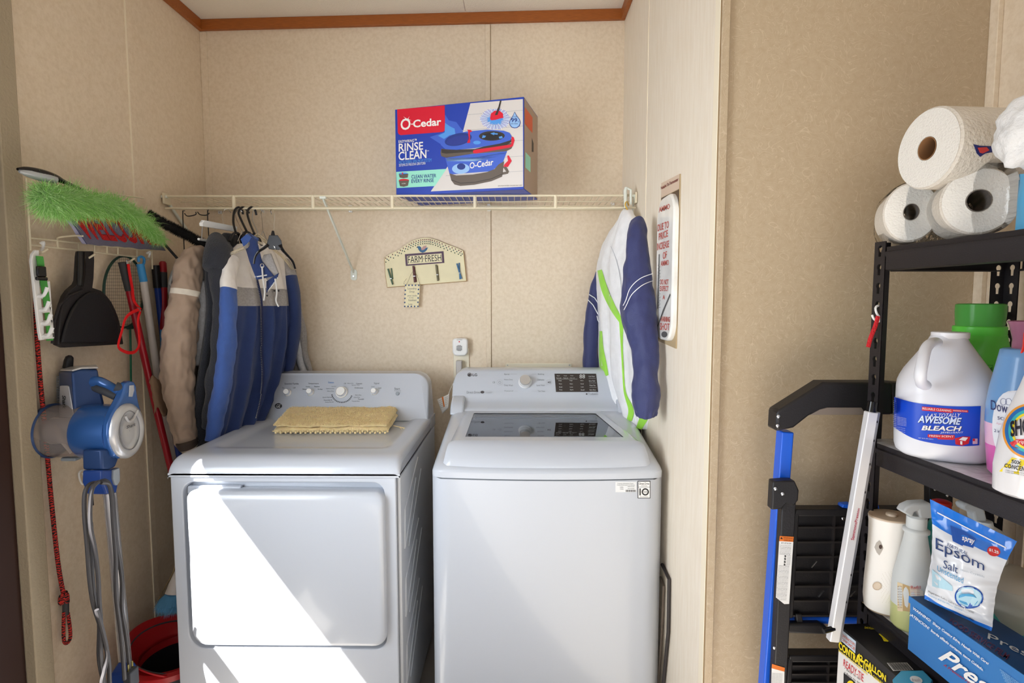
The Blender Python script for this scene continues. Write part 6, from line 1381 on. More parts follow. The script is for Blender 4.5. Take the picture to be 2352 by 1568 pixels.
# ---------------------------------------------------------------- exercise pole hanging from the post
YP = 1.075
ep = E_('white_aluminium_pole', 'white square aluminium pole hanging in front of the shelving post', 'pole', at(1960, 1200, YP))
a = at(2001, 945, YP); b = at(1912, 1470, YP)
MB().bar(a, b, .0195, .016, up=(0, 1, 0)).build('tube', M('white_aluminium', (226, 226, 230), .3, .2), ep, bevel=.002)
off = Vector((.0100, .002, 0)); MB().bar(a+off, b+off, .0085, .017, up=(0, 1, 0)).build('scale_strip', M('brushed_aluminium', (150, 150, 156), .35, .6), ep, bevel=.001)
MB().tube([a, a+(a-b).normalized()*.020], .0088, 12).build('end_cap', shiny, ep)
MB().tube([b+(a-b)*.06+Vector((-.004, -.004, 0)), b+(a-b)*.055+Vector((-.026, -.008, -.002))], .0052, 10).build('bolt', shiny, ep)
mb = MB(); 
for t in (.04, .12, .22, .34, .7, .82):
    c = a.lerp(b, t)+off+Vector((0, -.009, 0)); mb.box(c.x-.0012, c.x+.0012, c.y-.0006, c.y+.0004, c.z-.0022, c.z+.0022)
mb.build('scale_marks', ink, ep, smooth=False)
pf = plane_fn(a+Vector((0, -.0085, 0)), (0, 1, 0), .0008); mb = MB()
qtext(mb, 'SammonsPreston', [(1953.5, 1239), (1969, 1166), (1974.5, 1168), (1961, 1240)], pf, 0, bold=.012)
decal(mb, 'maker_lettering', [M('crimson_print', (180, 30, 60), .5)], ep)
sh_ = E_('s_hook', 'white S-shaped hook in a slot of the shelving post', 's hook', at(2015, 715, 1.12))
MB().tube(spline([at(2024, 704, 1.12), at(2016, 702, 1.115), at(2011, 708, 1.112), at(2014, 720, 1.112), at(2021, 730, 1.112), at(2019, 738, 1.112), at(2008, 733, 1.112), at(2003, 723, 1.112)], 24), .0022, 8).build('hook', plw, sh_)
rt = E_('red_webbing_tab', 'short red zip-tie style webbing tab hanging from the S hook', 'webbing tab', at(2005, 760, 1.11))
P_ = [at(2017, 726, 1.108), at(2010, 750, 1.106), at(2000, 775, 1.104), at(1994, 797, 1.103)]
MB().tube(spline(P_, 24), .0045, 8, flat=.4).build('tab', M('red_ribbed_webbing', (212, 34, 44), .7, bump=.8, bscale=350), rt)
# ---------------------------------------------------------------- top shelf: paper rolls
paper = M('white_paper_towel', (236, 232, 224), .9, bump=.5, bscale=300); side = M('quilted_paper', (222, 214, 202), .9, bump=.9, bscale=170); core_m = M('cardboard_core', (150, 108, 70), .85)
def roll(name, label, cat, px, py, Y, rad, hr_, L_, axis, group=None, squash=(1, 1), hole=core_m):
    c = at(px, py, Y); ax = Vector(axis).normalized(); r = E_(name, label, cat, c, group)
    up = Vector((0, 0, 1))
    MB().lathe([(hr_, .0), (rad-.004, 0), (rad, .004), (rad, L_-.004), (rad-.004, L_), (hr_, L_)], c, ax, 56, cap=False, sx=squash[0], sy=squash[1], xdir=ax.cross(up)).build('paper', [side], r, ang=30)
    MB().lathe([(hr_, .0008), (rad-.003, -.0006), (rad-.006, -.0010), (hr_+.001, -.0008)], c, ax, 56, cap=False, sx=squash[0], sy=squash[1], xdir=ax.cross(up)).build('end_face', paper, r)
    MB().lathe([(hr_, -.001), (hr_*.93, -.001), (hr_*.93, L_), (hr_, L_)], c, ax, 40, cap=False, sx=squash[0], sy=squash[1], xdir=ax.cross(up)).build('core', hole, r)
    return r
axis1 = (math.cos(math.radians(5)), math.sin(math.radians(5)), .0)
YT = 1.00
def ztop_(Y): return zT
wrap = bpy.data.materials.new('clear_film'); wrap.use_nodes = True; nt = wrap.node_tree; nt.nodes.clear()
o_ = nt.nodes.new('ShaderNodeOutputMaterial'); mx = nt.nodes.new('ShaderNodeMixShader'); g_1 = nt.nodes.new('ShaderNodeBsdfGlossy'); t_ = nt.nodes.new('ShaderNodeBsdfTransparent'); fn_ = nt.nodes.new('ShaderNodeFresnel'); fn_.inputs[0].default_value = 1.5
g_1.inputs['Roughness'].default_value = .08; nz_ = nt.nodes.new('ShaderNodeTexNoise'); nz_.inputs['Scale'].default_value = 45; nz_.inputs['Detail'].default_value = 3; bp_ = nt.nodes.new('ShaderNodeBump'); bp_.inputs['Strength'].default_value = 1; bp_.inputs['Distance'].default_value = .0025
tc_ = nt.nodes.new('ShaderNodeTexCoord'); nt.links.new(tc_.outputs['Object'], nz_.inputs['Vector']); nt.links.new(nz_.outputs[0], bp_.inputs['Height']); nt.links.new(bp_.outputs[0], g_1.inputs['Normal']); nt.links.new(bp_.outputs[0], fn_.inputs['Normal'])
nt.links.new(fn_.outputs[0], mx.inputs[0]); nt.links.new(t_.outputs[0], mx.inputs[1]); nt.links.new(g_1.outputs[0], mx.inputs[2]); nt.links.new(mx.outputs[0], o_.inputs[0])
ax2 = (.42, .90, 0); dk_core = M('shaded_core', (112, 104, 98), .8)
r1_ = roll('toilet_roll', 'wrapped white paper roll at the left of the lower pair on the top shelf', 'paper roll', 2092, 500, 1.075, .056, .0155, .11, ax2, 'wrapped paper rolls on the top shelf', (.80, 1), dk_core)
r2_ = roll('toilet_roll', 'wrapped white paper roll at the right of the lower pair on the top shelf', 'paper roll', 2247, 481, .955, .056, .0185, .11, ax2, 'wrapped paper rolls on the top shelf', (.95, 1), dk_core)
bot_ = zT+.0015
for r_ in (r1_, r2_):
    r_.location.z = bot_+.0575
c1 = r1_.location.copy(); c2 = r2_.location.copy()
axn = Vector(ax2).normalized(); sdv = (c2-c1); sdv.z = 0; sdv.normalize()
pk = E_('plastic_wrap', 'crinkled clear film wrapped around the lower pair of paper rolls', 'plastic wrap', (c1+c2)/2)
rg = []
for k_, (dd, gr) in enumerate(((-.012, .55), (-.006, .92), (.0, 1.03), (.06, 1.05), (.112, 1.03), (.118, .85))):
    ring = []
    for j in range(48):
        a = 2*PI*j/48; cc = c2 if math.cos(a) > 0 else c1; q = cc+sdv*(.060*abs(math.cos(a))**.8*(1 if math.cos(a) > 0 else -1)*gr)+Vector((0, 0, .0572*gr*abs(math.sin(a))**.6*(1 if math.sin(a) > 0 else -1)))
        ring.append(q+axn*dd+Vector((0, 0, .003*noise.noise(q*40+Vector((k_, 0, 0))) if math.sin(a) > -.5 else 0)))
    rg.append(ring)
MB().loft(rg).build('film', wrap, pk, ang=180)
rT = .0690
tr_ = roll('paper_towel_roll', 'large single paper towel roll lying on top of the wrapped pair', 'paper towel', 2130, 341, 1.0, rT, .0195, .27, axis1, None, (1.0, 1))
lf_ = E_('roll_label', 'scrap of navy and red printed film on the side of the large paper towel roll', 'label', at(2260, 345, .97))
rf = mesh_fn([o for o in tr_.children if o.name.startswith('paper')], .0012); rf2 = mesh_fn([o for o in tr_.children if o.name.startswith('paper')], .0020)
mb = MB(); ppoly(mb, [(2234, 331), (2250, 335), (2295, 336), (2298, 346), (2262, 352), (2250, 360), (2242, 352)], rf, 0); ppoly(mb, [(2243, 339), (2264, 338), (2270, 345), (2255, 352), (2248, 350)], rf2, 1)
decal(mb, 'film_print', [M('navy_film', (36, 44, 110), .4), M('red_film', (196, 60, 60), .4)], lf_)
# white bag and snack packet at the frame's edge
wb2 = E_('white_tissue_bundle', 'crumpled white fluffy bundle above the sky blue packet on the top shelf', 'tissue bundle', at(2345, 320, .86))
mb = MB().ball(at(2366, 308, .86), .046, 40, sc=(.9, .8, 1.1)); mb.wrinkle(.012, (38, 38, 38)); mb.build('bundle', M('soft_white', (236, 236, 236), .9, bump=.6, bscale=160), wb2, ang=180)
# it rests on a colourful packet
sp = E_('snack_packet', 'upright sky blue and orange packet on the top shelf, right of the wrapped rolls', 'packet', at(2352, 470, .88))
P = [at(2341, 400, .90), at(2400, 395, .84), at(2400, 548, .84), at(2330, 551, .90)]; 
for p_ in P[2:]: p_.z = zT
mb = MB(); pfn = lambda u, v: P[0].lerp(P[1], u).lerp(P[3].lerp(P[2], u), v)+Vector((.3, -.95, 0))*.012*math.sin(PI*u)*math.sin(PI*v)
mb.grid(pfn, 12, 20, mfn=lambda u, v: 0 if v < .38 else (1 if v < .78 and u > .15 else 2)); mb.grid(lambda u, v: P[0].lerp(P[1], u).lerp(P[3].lerp(P[2], u), v)-Vector((.3, -.95, 0))*.012*math.sin(PI*u)*math.sin(PI*v), 12, 20)
mb.build('packet', [M('sky_packet', (88, 178, 226), .35), M('orange_packet', (226, 120, 50), .35), M('blue_packet', (40, 130, 196), .35)], sp, ang=180)
# ---------------------------------------------------------------- middle shelf
ZM = zM-.0005
def ringz(c, ax_, ay_, z, e=2.6, rot=0, n=48):
    out = []
    for j in range(n):
        a = 2*PI*j/n; x = ax_*abs(math.cos(a))**(2/e)*(1 if math.cos(a) > 0 else -1); y = ay_*abs(math.sin(a))**(2/e)*(1 if math.sin(a) > 0 else -1)
        out.append(Vector((c.x+x*math.cos(rot)-y*math.sin(rot), c.y+x*math.sin(rot)+y*math.cos(rot), z)))
    return out
def bottle(c, prof, name, mat, parent, e=2.6, rot=0, mfn=None, ang=60, shift=None):
    return MB().loft([ringz(c+(shift(z) if shift else Vector((0, 0, 0))), a, b, c.z+z, e, rot) for z, a, b in prof], mfn=mfn).build(name, mat, parent, ang=ang)
# bleach jug
jc = at(2163, 1035, 1.015); jc.z = ZM
jug = E_('bleach_jug', 'large white bleach jug with a royal blue label on the middle shelf', 'bleach jug', jc)
jw = M('white_hdpe', (228, 230, 238), .35, coat=.15); A = .0745; rotj = -.55
zt_ = lambda py: at(2163, py, 1.015).z-ZM
prof = [(0, A*.86, A*.80), (.006, A*.96, A*.90), (.014, A*.99, A*.94), (.03, A, A*.95)]
for py, k_ in ((985, 1.0), (925, 1.0), (892, 1.0), (878, .985), (866, .94), (850, .86), (835, .76), (820, .655), (800, .52), (785, .42), (775, .37), (770, .345)): prof.append((zt_(py), A*k_, A*.95*k_))
body_j = bottle(jc, prof, 'jug_body', jw, jug, e=2.7, rot=rotj)
cz_ = zt_(786)
MB().lathe([(.0285, zt_(776)), (.0285, zt_(762)-.001), (.027, zt_(762)), (.001, zt_(762))], (jc.x+.003, jc.y, ZM), n=40, cap=False).build('cap', M('white_cap', (240, 240, 244), .35), jug)
MB().lathe([(.026, zt_(800)), (.0255, zt_(774))], (jc.x+.003, jc.y, ZM), n=32).build('jug_neck', jw, jug)
hpts = [at(2150, 786, .985), at(2138, 788, .955), at(2126, 802, .94), at(2119, 830, .925), at(2114, 860, .92), at(2116, 878, .935), at(2124, 884, .955)]
MB().tube(spline(hpts, 26), [.010]*3+[.0088]*20+[.010]*4, 14, flat=.9).build('jug_handle', jw, jug)
jf = mesh_fn(body_j, .0009); jf2 = mesh_fn(body_j, .0016); jf3 = mesh_fn(body_j, .0023)
mb = MB(); nL = 26
lt_ = [(2054, 911), (2100, 924), (2160, 931), (2210, 933), (2252, 932)]; lb_ = [(2054, 981), (2100, 1007), (2160, 1020), (2210, 1024), (2248, 1022)]
tl = spline([(x, y, 0) for x, y in lt_], nL); bl = spline([(x, y, 0) for x, y in lb_], nL)
mb.grid(lambda u, v: jf(*(tl[round(u*nL)].lerp(bl[round(u*nL)], v)).xy), nL, 8)
lab_ = mb.build('label', [M('label_royal', (24, 74, 200), .35)], jug, ang=180, fixn=False)
jz_ = lambda x, y: (1960+x/3.268, 660+y/3.268)
mb = MB()
def jt(s_, q, mi, bold=0, shear=0, f=None): qtext(mb, s_, [jz_(*p) for p in q], f or jf3, mi, bold=bold, shear=shear)
def jp(pts, mi, f=None): 
    # split wide shapes so they follow the curve
    ppoly(mb, [jz_(*p) for p in pts], f or jf2, mi)
for i in range(6): a_ = 517+(745-517)*i/6; b_ = 517+(745-517)*(i+1)/6; s1 = lambda x: 892+(x-517)*.083; jp([(a_, s1(a_)), (b_, s1(b_)), (b_, s1(b_)+30), (a_, s1(a_)+30)], 1)
for i in range(3): a_ = 740+120*i/3; b_ = 740+120*(i+1)/3; jp([(a_, 912+(a_-740)*.06), (b_, 912+(b_-740)*.06), (b_, 930+(b_-740)*.06), (a_, 930+(a_-740)*.06)], 1)
jt('RELIABLE CLEANING', ((523, 898), (733, 916), (733, 932), (523, 914)), 0); jt('WHITENING POWER', ((746, 917), (853, 923), (853, 932), (746, 926)), 0)
jt("LA'S TOTALLY", ((560, 945), (805, 940), (800, 970), (555, 972)), 0, .0, .15)
for dx, dy, mi, f_ in ((4, 4, 3, jf2), (0, 0, 2, jf3)): jt('AWESOME', ((492+dx, 958+dy), (812+dx, 976+dy), (800+dx, 1030+dy), (486+dx, 1012+dy)), mi, .03, .12, f_)
for dx, dy, mi, f_ in ((4, 3, 3, jf2), (0, 0, 0, jf3)): jt('BLEACH', ((518+dx, 1034+dy), (812+dx, 1040+dy), (806+dx, 1076+dy), (514+dx, 1070+dy)), mi, .03, .15, f_)
jt('JAVELLISANT', ((655, 1080), (822, 1080), (820, 1096), (652, 1096)), 0, .0, .1)
for i in range(5): a_ = 560+200*i/5; b_ = 560+200*(i+1)/5; jp([(a_, 1100+(a_-560)*.03), (b_, 1100+(b_-560)*.03), (b_, 1128+(b_-560)*.03), (a_, 1122+(a_-560)*.05)], 1)
jt('FRESH SCENT', ((572, 1104), (752, 1110), (750, 1124), (570, 1118)), 0)
jp([(632, 1128), (755, 1132), (750, 1142), (632, 1138)], 1)
jp([(762, 1130), (820, 1116), (875, 1118), (862, 1170), (815, 1186), (765, 1175)], 1); jp([(790, 1140), (818, 1120), (858, 1124), (838, 1150)], 0, jf3); jp([(800, 1150), (815, 1150), (815, 1178), (800, 1175)], 0, jf3)
jp([(892, 1132), (928, 1132), (928, 1172), (892, 1174)], 4); jp([(892, 1132), (908, 1132), (908, 1150), (892, 1150)], 1, jf3)
jt('NET 96 FL OZ (2.84 L)', ((492, 1124), (600, 1134), (600, 1142), (492, 1132)), 0)
for i in range(6): jt('irritant avoid contact', ((340, 968+i*11), (406, 980+i*11), (406, 985+i*11), (340, 973+i*11)), 0)
for i in range(4): jt('danger keep away', ((340, 1046+i*14), (398, 1056+i*14), (398, 1061+i*14), (340, 1051+i*14)), 0)
for i in range(15): jt('caution', ((308, 845+i*14), (333, 853+i*14), (333, 860+i*14), (308, 852+i*14)), 0)
decal(mb, 'label_lettering', [wht, M('label_red', (206, 26, 44), .4), M('label_ice', (206, 222, 250), .4), M('label_navy', (14, 26, 84), .4), M('flag_pink', (222, 190, 214), .5)], lab_)
# green detergent
gc = at(2240, 905, 1.085); gc.z = ZM
gb = E_('green_detergent_bottle', 'bright green detergent bottle with a clear green cap behind the bleach jug', 'detergent bottle', gc)
gp = M('bright_green_hdpe', (92, 200, 66), .35); gpd = M('clear_green_cap', (104, 190, 92), .15, trans=.35, ior=1.2)
gz = lambda py: at(2240, py, 1.085).z-ZM
bottle(gc, [(0, .050, .035), (.01, .058, .038), (gz(900), .060, .040), (gz(830), .060, .040), (gz(800), .056, .040), (gz(780), .046, .040), (gz(768), .041, .040)], 'bottle_body', gp, gb, e=2.4, rot=.3)
MB().lathe([(.0405, gz(770)), (.0420, gz(766)), (.0420, gz(750)), (.040, gz(748))], (gc.x-.0, gc.y, ZM), n=48).build('collar', M('light_green_collar', (96, 206, 70), .35), gb)
MB().lathe([(.0375, gz(749)), (.0385, gz(735)), (.0395, gz(715)), (.0392, gz(699)), (.036, gz(697)), (.033, gz(720)), (.033, gz(746))], (gc.x, gc.y, ZM), n=48, cap=False).build('measuring_cap', gpd, gb)
gfn = mesh_fn([o for o in gb.children if o.name.startswith('bottle_body')], .001); mb = MB()
ppoly(mb, [(2265, 838), (2279, 838), (2279, 838.8), (2265, 838.8)], gfn, 0); ppoly(mb, [(2265, 850), (2279, 850), (2279, 850.8), (2265, 850.8)], gfn, 0); ppoly(mb, [(2265, 838), (2265.8, 838), (2265.8, 850.5), (2265, 850.5)], gfn, 0); ppoly(mb, [(2278.4, 838), (2279.2, 838), (2279.2, 850.5), (2278.4, 850.5)], gfn, 0)
for i in range(4): ppoly(mb, [(2267.5+i*2.8, 849-i*2), (2269+i*2.8, 849-i*2), (2269+i*2.8, 849.5), (2267.5+i*2.8, 849.5)], gfn, 0)
for i in range(5): ptext(mb, 'fill to line', (2264, 854+i*3.6, 2277, 856.2+i*3.6), gfn, 0)
decal(mb, 'fill_guide', [M('dark_green_print', (14, 66, 26), .5)], gb)
# fabric softener
dc2 = at(2345, 1055, .885); dc2.z = ZM
db = E_('fabric_softener_bottle', 'pale blue and pink fabric softener bottle with a rosy clear cap', 'softener bottle', dc2)
dz2 = lambda py: at(2330, py, .885).z-ZM
dm_ = [M('soft_blue', (112, 160, 214), .3, coat=.3), M('soft_white_label', (232, 236, 246), .35), M('soft_pink', (214, 96, 178), .3, coat=.3), M('pale_pink', (232, 190, 220), .35)]
H2 = dz2(800)
dbody = bottle(dc2, [(0, .040, .030), (.008, .048, .036), (dz2(1020), .053, .040), (dz2(970), .056, .042), (dz2(930), .056, .042), (dz2(890), .051, .040), (dz2(850), .045, .036), (dz2(820), .041, .033), (dz2(803), .039, .031), (dz2(800), .034, .028)], 'bottle_body', dm_, db, e=2.3, rot=.35, mfn=lambda v, t: 2 if v < .12 else (3 if v < .23 else 0))
MB().lathe([(.024, dz2(802)), (.0235, dz2(780)), (.028, dz2(750)), (.031, dz2(738)), (.029, dz2(737)), (.024, dz2(752)), (.021, dz2(780))], (dc2.x+.004, dc2.y, ZM), n=40, cap=False).build('cap', M('rosy_cap', (196, 130, 160), .15, trans=.5, ior=1.3), db)
df2 = mesh_fn(dbody, .0009); df3 = mesh_fn(dbody, .0018)
mb = MB(); n_ = 20
def dl(u, v):
    a = -PI/2+PI*v; w_ = math.cos(a)**.6 if math.cos(a) > 0 else 0; x = 2345+u*0; return df2(2338-62*w_+ (78*w_)*u+4, 978+82*math.sin(a))
mb.grid(dl, 8, 14, 0); lbl = mb.build('label', [dm_[1]], db, ang=180, fixn=False)
mb = MB(); f_ = df3
qtext(mb, 'Dow', [jz_(*p) for p in ((1040, 845), (1160, 872), (1160, 945), (1040, 915))], f_, 0, bold=.0); qtext(mb, 'SO', [jz_(*p) for p in ((1088, 965), (1140, 975), (1140, 998), (1088, 990))], f_, 0)
qtext(mb, 'April', [jz_(*p) for p in ((1078, 1010), (1122, 1018), (1122, 1036), (1078, 1028))], f_, 1); qtext(mb, '2 in 1', [jz_(*p) for p in ((1064, 1060), (1128, 1072), (1128, 1094), (1064, 1082))], f_, 0)
for cx_, ry_ in ((1130, 26), (1168, 26)): a_ = jz_(cx_, 858); pring(mb, a_[0], a_[1], 7, 8, 1, f_, 2)
decal(mb, 'label_lettering', [M('softener_navy', (40, 50, 110), .5), M('softener_rose', (226, 176, 196), .5), M('softener_gold', (120, 130, 170), .5)], lbl)
# stain remover
sc_ = at(2372, 1108, .80); sc_.z = ZM
sb = E_('stain_remover_bottle', 'white stain remover spray bottle with a rainbow ring label at the right edge', 'spray bottle', sc_)
sz_ = lambda py: at(2352, py, .80).z-ZM
sbody = bottle(sc_, [(0, .040, .030), (.006, .052, .036), (sz_(1070), .053, .037), (sz_(1000), .046, .034), (sz_(940), .034, .028), (sz_(890), .022, .020), (sz_(860), .016, .016), (sz_(850), .015, .015)], 'bottle_body', M('white_bottle', (236, 236, 240), .3, coat=.2), sb, e=2.4, rot=.25)
MB().lathe([(.018, sz_(852)), (.018, sz_(820))], (sc_.x, sc_.y, ZM), n=30).build('pump_collar', M('orange_red_plastic', (226, 60, 36), .35), sb)
tgx = at(2352, 760, .80); MB().loft([[Vector((sc_.x+x, sc_.y+y, ZM+z)) for y, z in ((-.012, sz_(822)), (.014, sz_(822)), (.014, sz_(770)), (-.012, sz_(770)))] for x in (-.016, .03)]).build('trigger_head', M('orange_red_plastic', (226, 60, 36), .35), sb, bevel=.006)
MB().loft([[at(x+5, y, .79) for x, y in ((2346, 762), (2352, 760), (2352, 800), (2344, 810), (2338, 812), (2343, 796))], [at(x+5, y, .80) for x, y in ((2346, 762), (2352, 760), (2352, 800), (2344, 810), (2338, 812), (2343, 796))]]).build('trigger', M('red_plastic', (206, 40, 30), .4), sb, bevel=.002)
s1_ = mesh_fn(sbody, .0008); s2_ = mesh_fn(sbody, .0016); s3_ = mesh_fn(sbody, .0024); s4_ = mesh_fn(sbody, .0032)
mb = MB(); cxs, cys = 2366, 990
for k_, (r0, mi) in enumerate(((62, 0), (57, 1), (49, 2), (42, 3))):
    w_ = (5, 8, 7, 5)[k_]; pring(mb, cxs, cys, r0, r0*1.02, w_, s1_, mi, n=36, a0=90, a1=270)
ppoly(mb, [(2325, 1050), (2352, 1056), (2380, 1056), (2380, 1096), (2336, 1088), (2296, 1082), (2312, 1066)], s1_, 3)
qtext(mb, 'SHO', [jz_(*p) for p in ((1185, 1005), (1330, 970), (1330, 1100), (1190, 1125))], s3_, 4, bold=.03); 
ppoly(mb, [jz_(*p) for p in ((1180, 1165), (1230, 1140), (1330, 1135), (1330, 1210), (1230, 1205), (1195, 1190))], s2_, 5); qtext(mb, 'Triple', [jz_(*p) for p in ((1226, 1150), (1310, 1142), (1310, 1180), (1228, 1178))], s3_, 6)
qtext(mb, '50X', [jz_(*p) for p in ((1196, 1290), (1265, 1305), (1262, 1332), (1194, 1318))], s3_, 7, bold=.02); qtext(mb, 'CONCEN', [jz_(*p) for p in ((1146, 1320), (1290, 1345), (1286, 1380), (1142, 1350))], s3_, 7, bold=.02)
for i in range(2): qtext(mb, 'STAIN REMOVER 14 OZ', [jz_(*p) for p in ((1150, 1365+i*14), (1290, 1390+i*14), (1290, 1398+i*14), (1150, 1373+i*14))], s3_, 7)
decal(mb, 'label_print', [M('sp_orange', (240, 160, 60), .4), M('sp_blue', (36, 110, 186), .4), M('sp_teal', (60, 180, 190), .4), M('sp_yellow', (246, 222, 40), .4), M('sp_black', (24, 22, 40), .4), M('sp_red', (216, 52, 56), .4), wht, ink], sb)
# ---------------------------------------------------------------- bottom shelf
ZB = zL-.001
ac = at(2037, 1385, 1.085); ac.z = ZB
af = E_('air_freshener', 'white oval automatic air freshener with a beige top on the lower shelf', 'air freshener', ac)
afw = M('warm_white_plastic', (248, 244, 238), .4); beige = M('beige_plastic', (206, 184, 158), .45)
az = lambda py: at(2037, py, 1.085).z-ZB
AW = .0405
bprof = [(az(1392), AW*1.02, AW*.86), (az(1370), AW*1.08, AW*.92), (az(1330), AW*1.06, AW*.90), (az(1280), AW*1.0, AW*.85), (az(1230), AW*.97, AW*.82), (az(1200), AW*.98, AW*.83), (az(1186), AW*1.02, AW*.86)]
abody = bottle(ac, bprof, 'housing', afw, af, e=2.0)
bottle(ac, [(0, AW*.9, AW*.76), (.004, AW*.96, AW*.82), (az(1391), AW*1.0, AW*.85)], 'foot_ring', beige, af, e=2.0)
bottle(ac, [(az(1187), AW*1.02, AW*.86), (az(1183), AW*1.0, AW*.84), (az(1183)+.001, AW*.9, AW*.75), (az(1183)-.0005, AW*.3, AW*.25)], 'top_plate', beige, af, e=2.0)
MB().lathe([(.010, az(1183)), (.0095, az(1183)+.004), (.007, az(1183)+.005), (.001, az(1183)+.005)], (ac.x, ac.y, ZB), n=28, cap=False).build('top_button', M('cream_button', (224, 206, 184), .4), af)
fa = mesh_fn(abody, .0008); fa2 = mesh_fn(abody, .0016); mb = MB()
ppoly(mb, [(2020, 1240), (2023, 1244), (2029, 1258), (2024, 1268), (2020, 1275), (2014, 1268), (2009, 1256), (2013, 1246)], fa, 0); pell(mb, 2023, 1255, 3.5, 5, fa2, 1)
sp_ = decal(mb, 'spray_opening', [M('opening_grey', (186, 178, 168), .6), M('nozzle_dark', (70, 50, 40), .5)], af)
mb = MB(); pell(mb, 2015, 1345, 10, 9.5, fa, 0); pring(mb, 2015, 1345, 10, 9.5, 1.5, fa2, 1); decal(mb, 'sensor_button', [M('cream_button', (224, 206, 184), .4), beige], af)
mb = MB()
for r_ in range(3, 12):
    for q_ in range(r_*3):
        a = 2*PI*q_/(r_*3); x_ = 2045+r_*3.2*math.cos(a); y_ = 1350+r_*3.4*math.sin(a)
        if x_ > 2024 and x_ < 2082 and y_ < 1384: pell(mb, x_, y_, .7, .7, fa, 0, n=6)
dt_ = decal(mb, 'embossed_dots', [M('dot_shade', (222, 214, 202), .5)], af); dt_['kind'] = 'stuff'
# clear spray bottle
tcx = at(2093, 1420, 1.025); tcx.z = ZB
tb_ = E_('frosted_spray_bottle', 'frosted trigger spray bottle half full of pale yellow liquid', 'spray bottle', tcx)
frost = M('frosted_plastic', (226, 230, 230), .35, trans=.15, ior=1.2); yel = M('pale_yellow_liquid', (216, 220, 150), .3, trans=.2)
bz = lambda py: at(2093, py, 1.025).z-ZB
tbody = bottle(tcx, [(0, .030, .026), (.006, .034, .030), (bz(1385), .0345, .031), (bz(1350), .0345, .031), (bz(1320), .033, .030), (bz(1280), .0255, .024), (bz(1240), .0195, .019), (bz(1224), .0175, .0175), (bz(1220), .021, .021), (bz(1214), .021, .021), (bz(1210), .0155, .0155)], 'bottle_body', [frost, yel], tb_, e=2.2, mfn=lambda v, t: 1 if v < .19 else 0)
MB().lathe([(.0165, bz(1212)), (.0165, bz(1186)), (.013, bz(1182))], (tcx.x, tcx.y, ZB), n=30).build('collar', frost, tb_)
hp2 = [at(x, y, 1.022) for x, y in ((2066, 1172), (2074, 1160), (2092, 1152), (2128, 1150), (2134, 1160), (2134, 1186), (2106, 1188), (2102, 1168), (2092, 1172), (2088, 1184))]
MB().loft([[p+Vector((0, -.010, 0)) for p in hp2], [p+Vector((0, .012, 0)) for p in hp2]]).build('trigger_head', M('milky_plastic', (216, 220, 222), .3, trans=.3, ior=1.2), tb_, bevel=.003)
ft = mesh_fn(tbody, .0008); ft2 = mesh_fn(tbody, .0016); mb = MB()
for a_, b_, mi in ((2062, 2074, 0), (2074, 2090, 1), (2090, 2106, 2), (2106, 2120, 2)): ppoly(mb, [(a_, 1336+(a_-2062)*.35), (b_, 1336+(b_-2062)*.35), (b_, 1404), (a_, 1402)], ft, mi)
for i in range(9): ptext(mb, 'DIRECTIONS', (2063, 1345+i*6, 2073, 1347.5+i*6), ft2, 3); ptext(mb, 'caution keep', (2092, 1352+i*5.5, 2112, 1354.2+i*5.5), ft2, 4)
ptext(mb, 'Refill', (2092, 1344, 2114, 1351), ft2, 4)
decal(mb, 'faded_label', [M('label_cream', (226, 206, 168), .5), M('label_tan', (190, 160, 110), .5), M('label_offwhite', (232, 222, 206), .5), M('label_brown', (120, 80, 50), .5), M('label_brick', (206, 90, 80), .5)], tb_)
# plastic wrap dispenser box
bp0 = at(2086, 1463, .955); bp0.z = ZB
ef = Vector((math.sin(RA), -math.cos(RA), 0)); er = Vector((math.cos(RA), math.sin(RA), 0))
hB = at(2086, 1369, .955).z-ZB; wB = .085; lB = .40
pbx = E_('film_dispenser_box', 'long blue cardboard film dispenser box with white script lettering on the lower shelf', 'box', bp0)
def bpt(r, f, z): return bp0+er*r+ef*f+Vector((0, 0, z))
pbl = M('carton_blue', (42, 118, 190), .4); pdk = M('carton_dark_blue', (18, 66, 118), .4)
V8 = [bpt(r, f, z) for r in (0, wB) for f in (0, lB) for z in (0, hB)]
cb_ = MB().add(V8, [(0, 1, 3, 2), (4, 6, 7, 5), (0, 4, 5, 1), (2, 3, 7, 6), (0, 2, 6, 4)], 0).add([V8[1], V8[5], V8[7], V8[3]], [(0, 1, 2, 3)], 1).build('carton', [pbl, pdk], pbx, bevel=.001)
MB().loft([[bpt(-.0015, -.002, hB), bpt(-.0015, lB, hB), bpt(-.0015, lB, hB-.012), bpt(-.0015, -.002, hB-.012)], [bpt(0, -.002, hB), bpt(0, lB, hB), bpt(0, lB, hB-.012), bpt(0, -.002, hB-.012)]]).build('lid_edge', pbl, pbx)
fB = plane_fn(bp0, er, .0022); fTp = plane_fn(bpt(0, 0, hB), (0, 0, 1), .0010)
kz = lambda x, y: (1900+x/3.5, 1120+y/3.5)
mb = MB()
def kt(s_, q, mi, f, bold=0, shear=0): qtext(mb, s_, [kz(*p) for p in q], f, mi, bold=bold, shear=shear)
kt('WARNING!  Sharp Cutting Edge, Handle With Care!', ((702, 955), (1312, 1405), (1305, 1430), (695, 982)), 0, fB, .02, .15); kt('\u00a1ATENCION!  borde afilado cortante, tenga Cuidado.', ((680, 1003), (1270, 1455), (1262, 1480), (672, 1030)), 0, fB, .02, .15)
kt('Presto', ((932, 1262), (1500, 1680), (1470, 1800), (900, 1370)), 0, fB, .02, .45)
kt('A Premium Film', ((948, 1408), (1180, 1572), (1174, 1592), (942, 1428)), 1, fB, .02, .2)
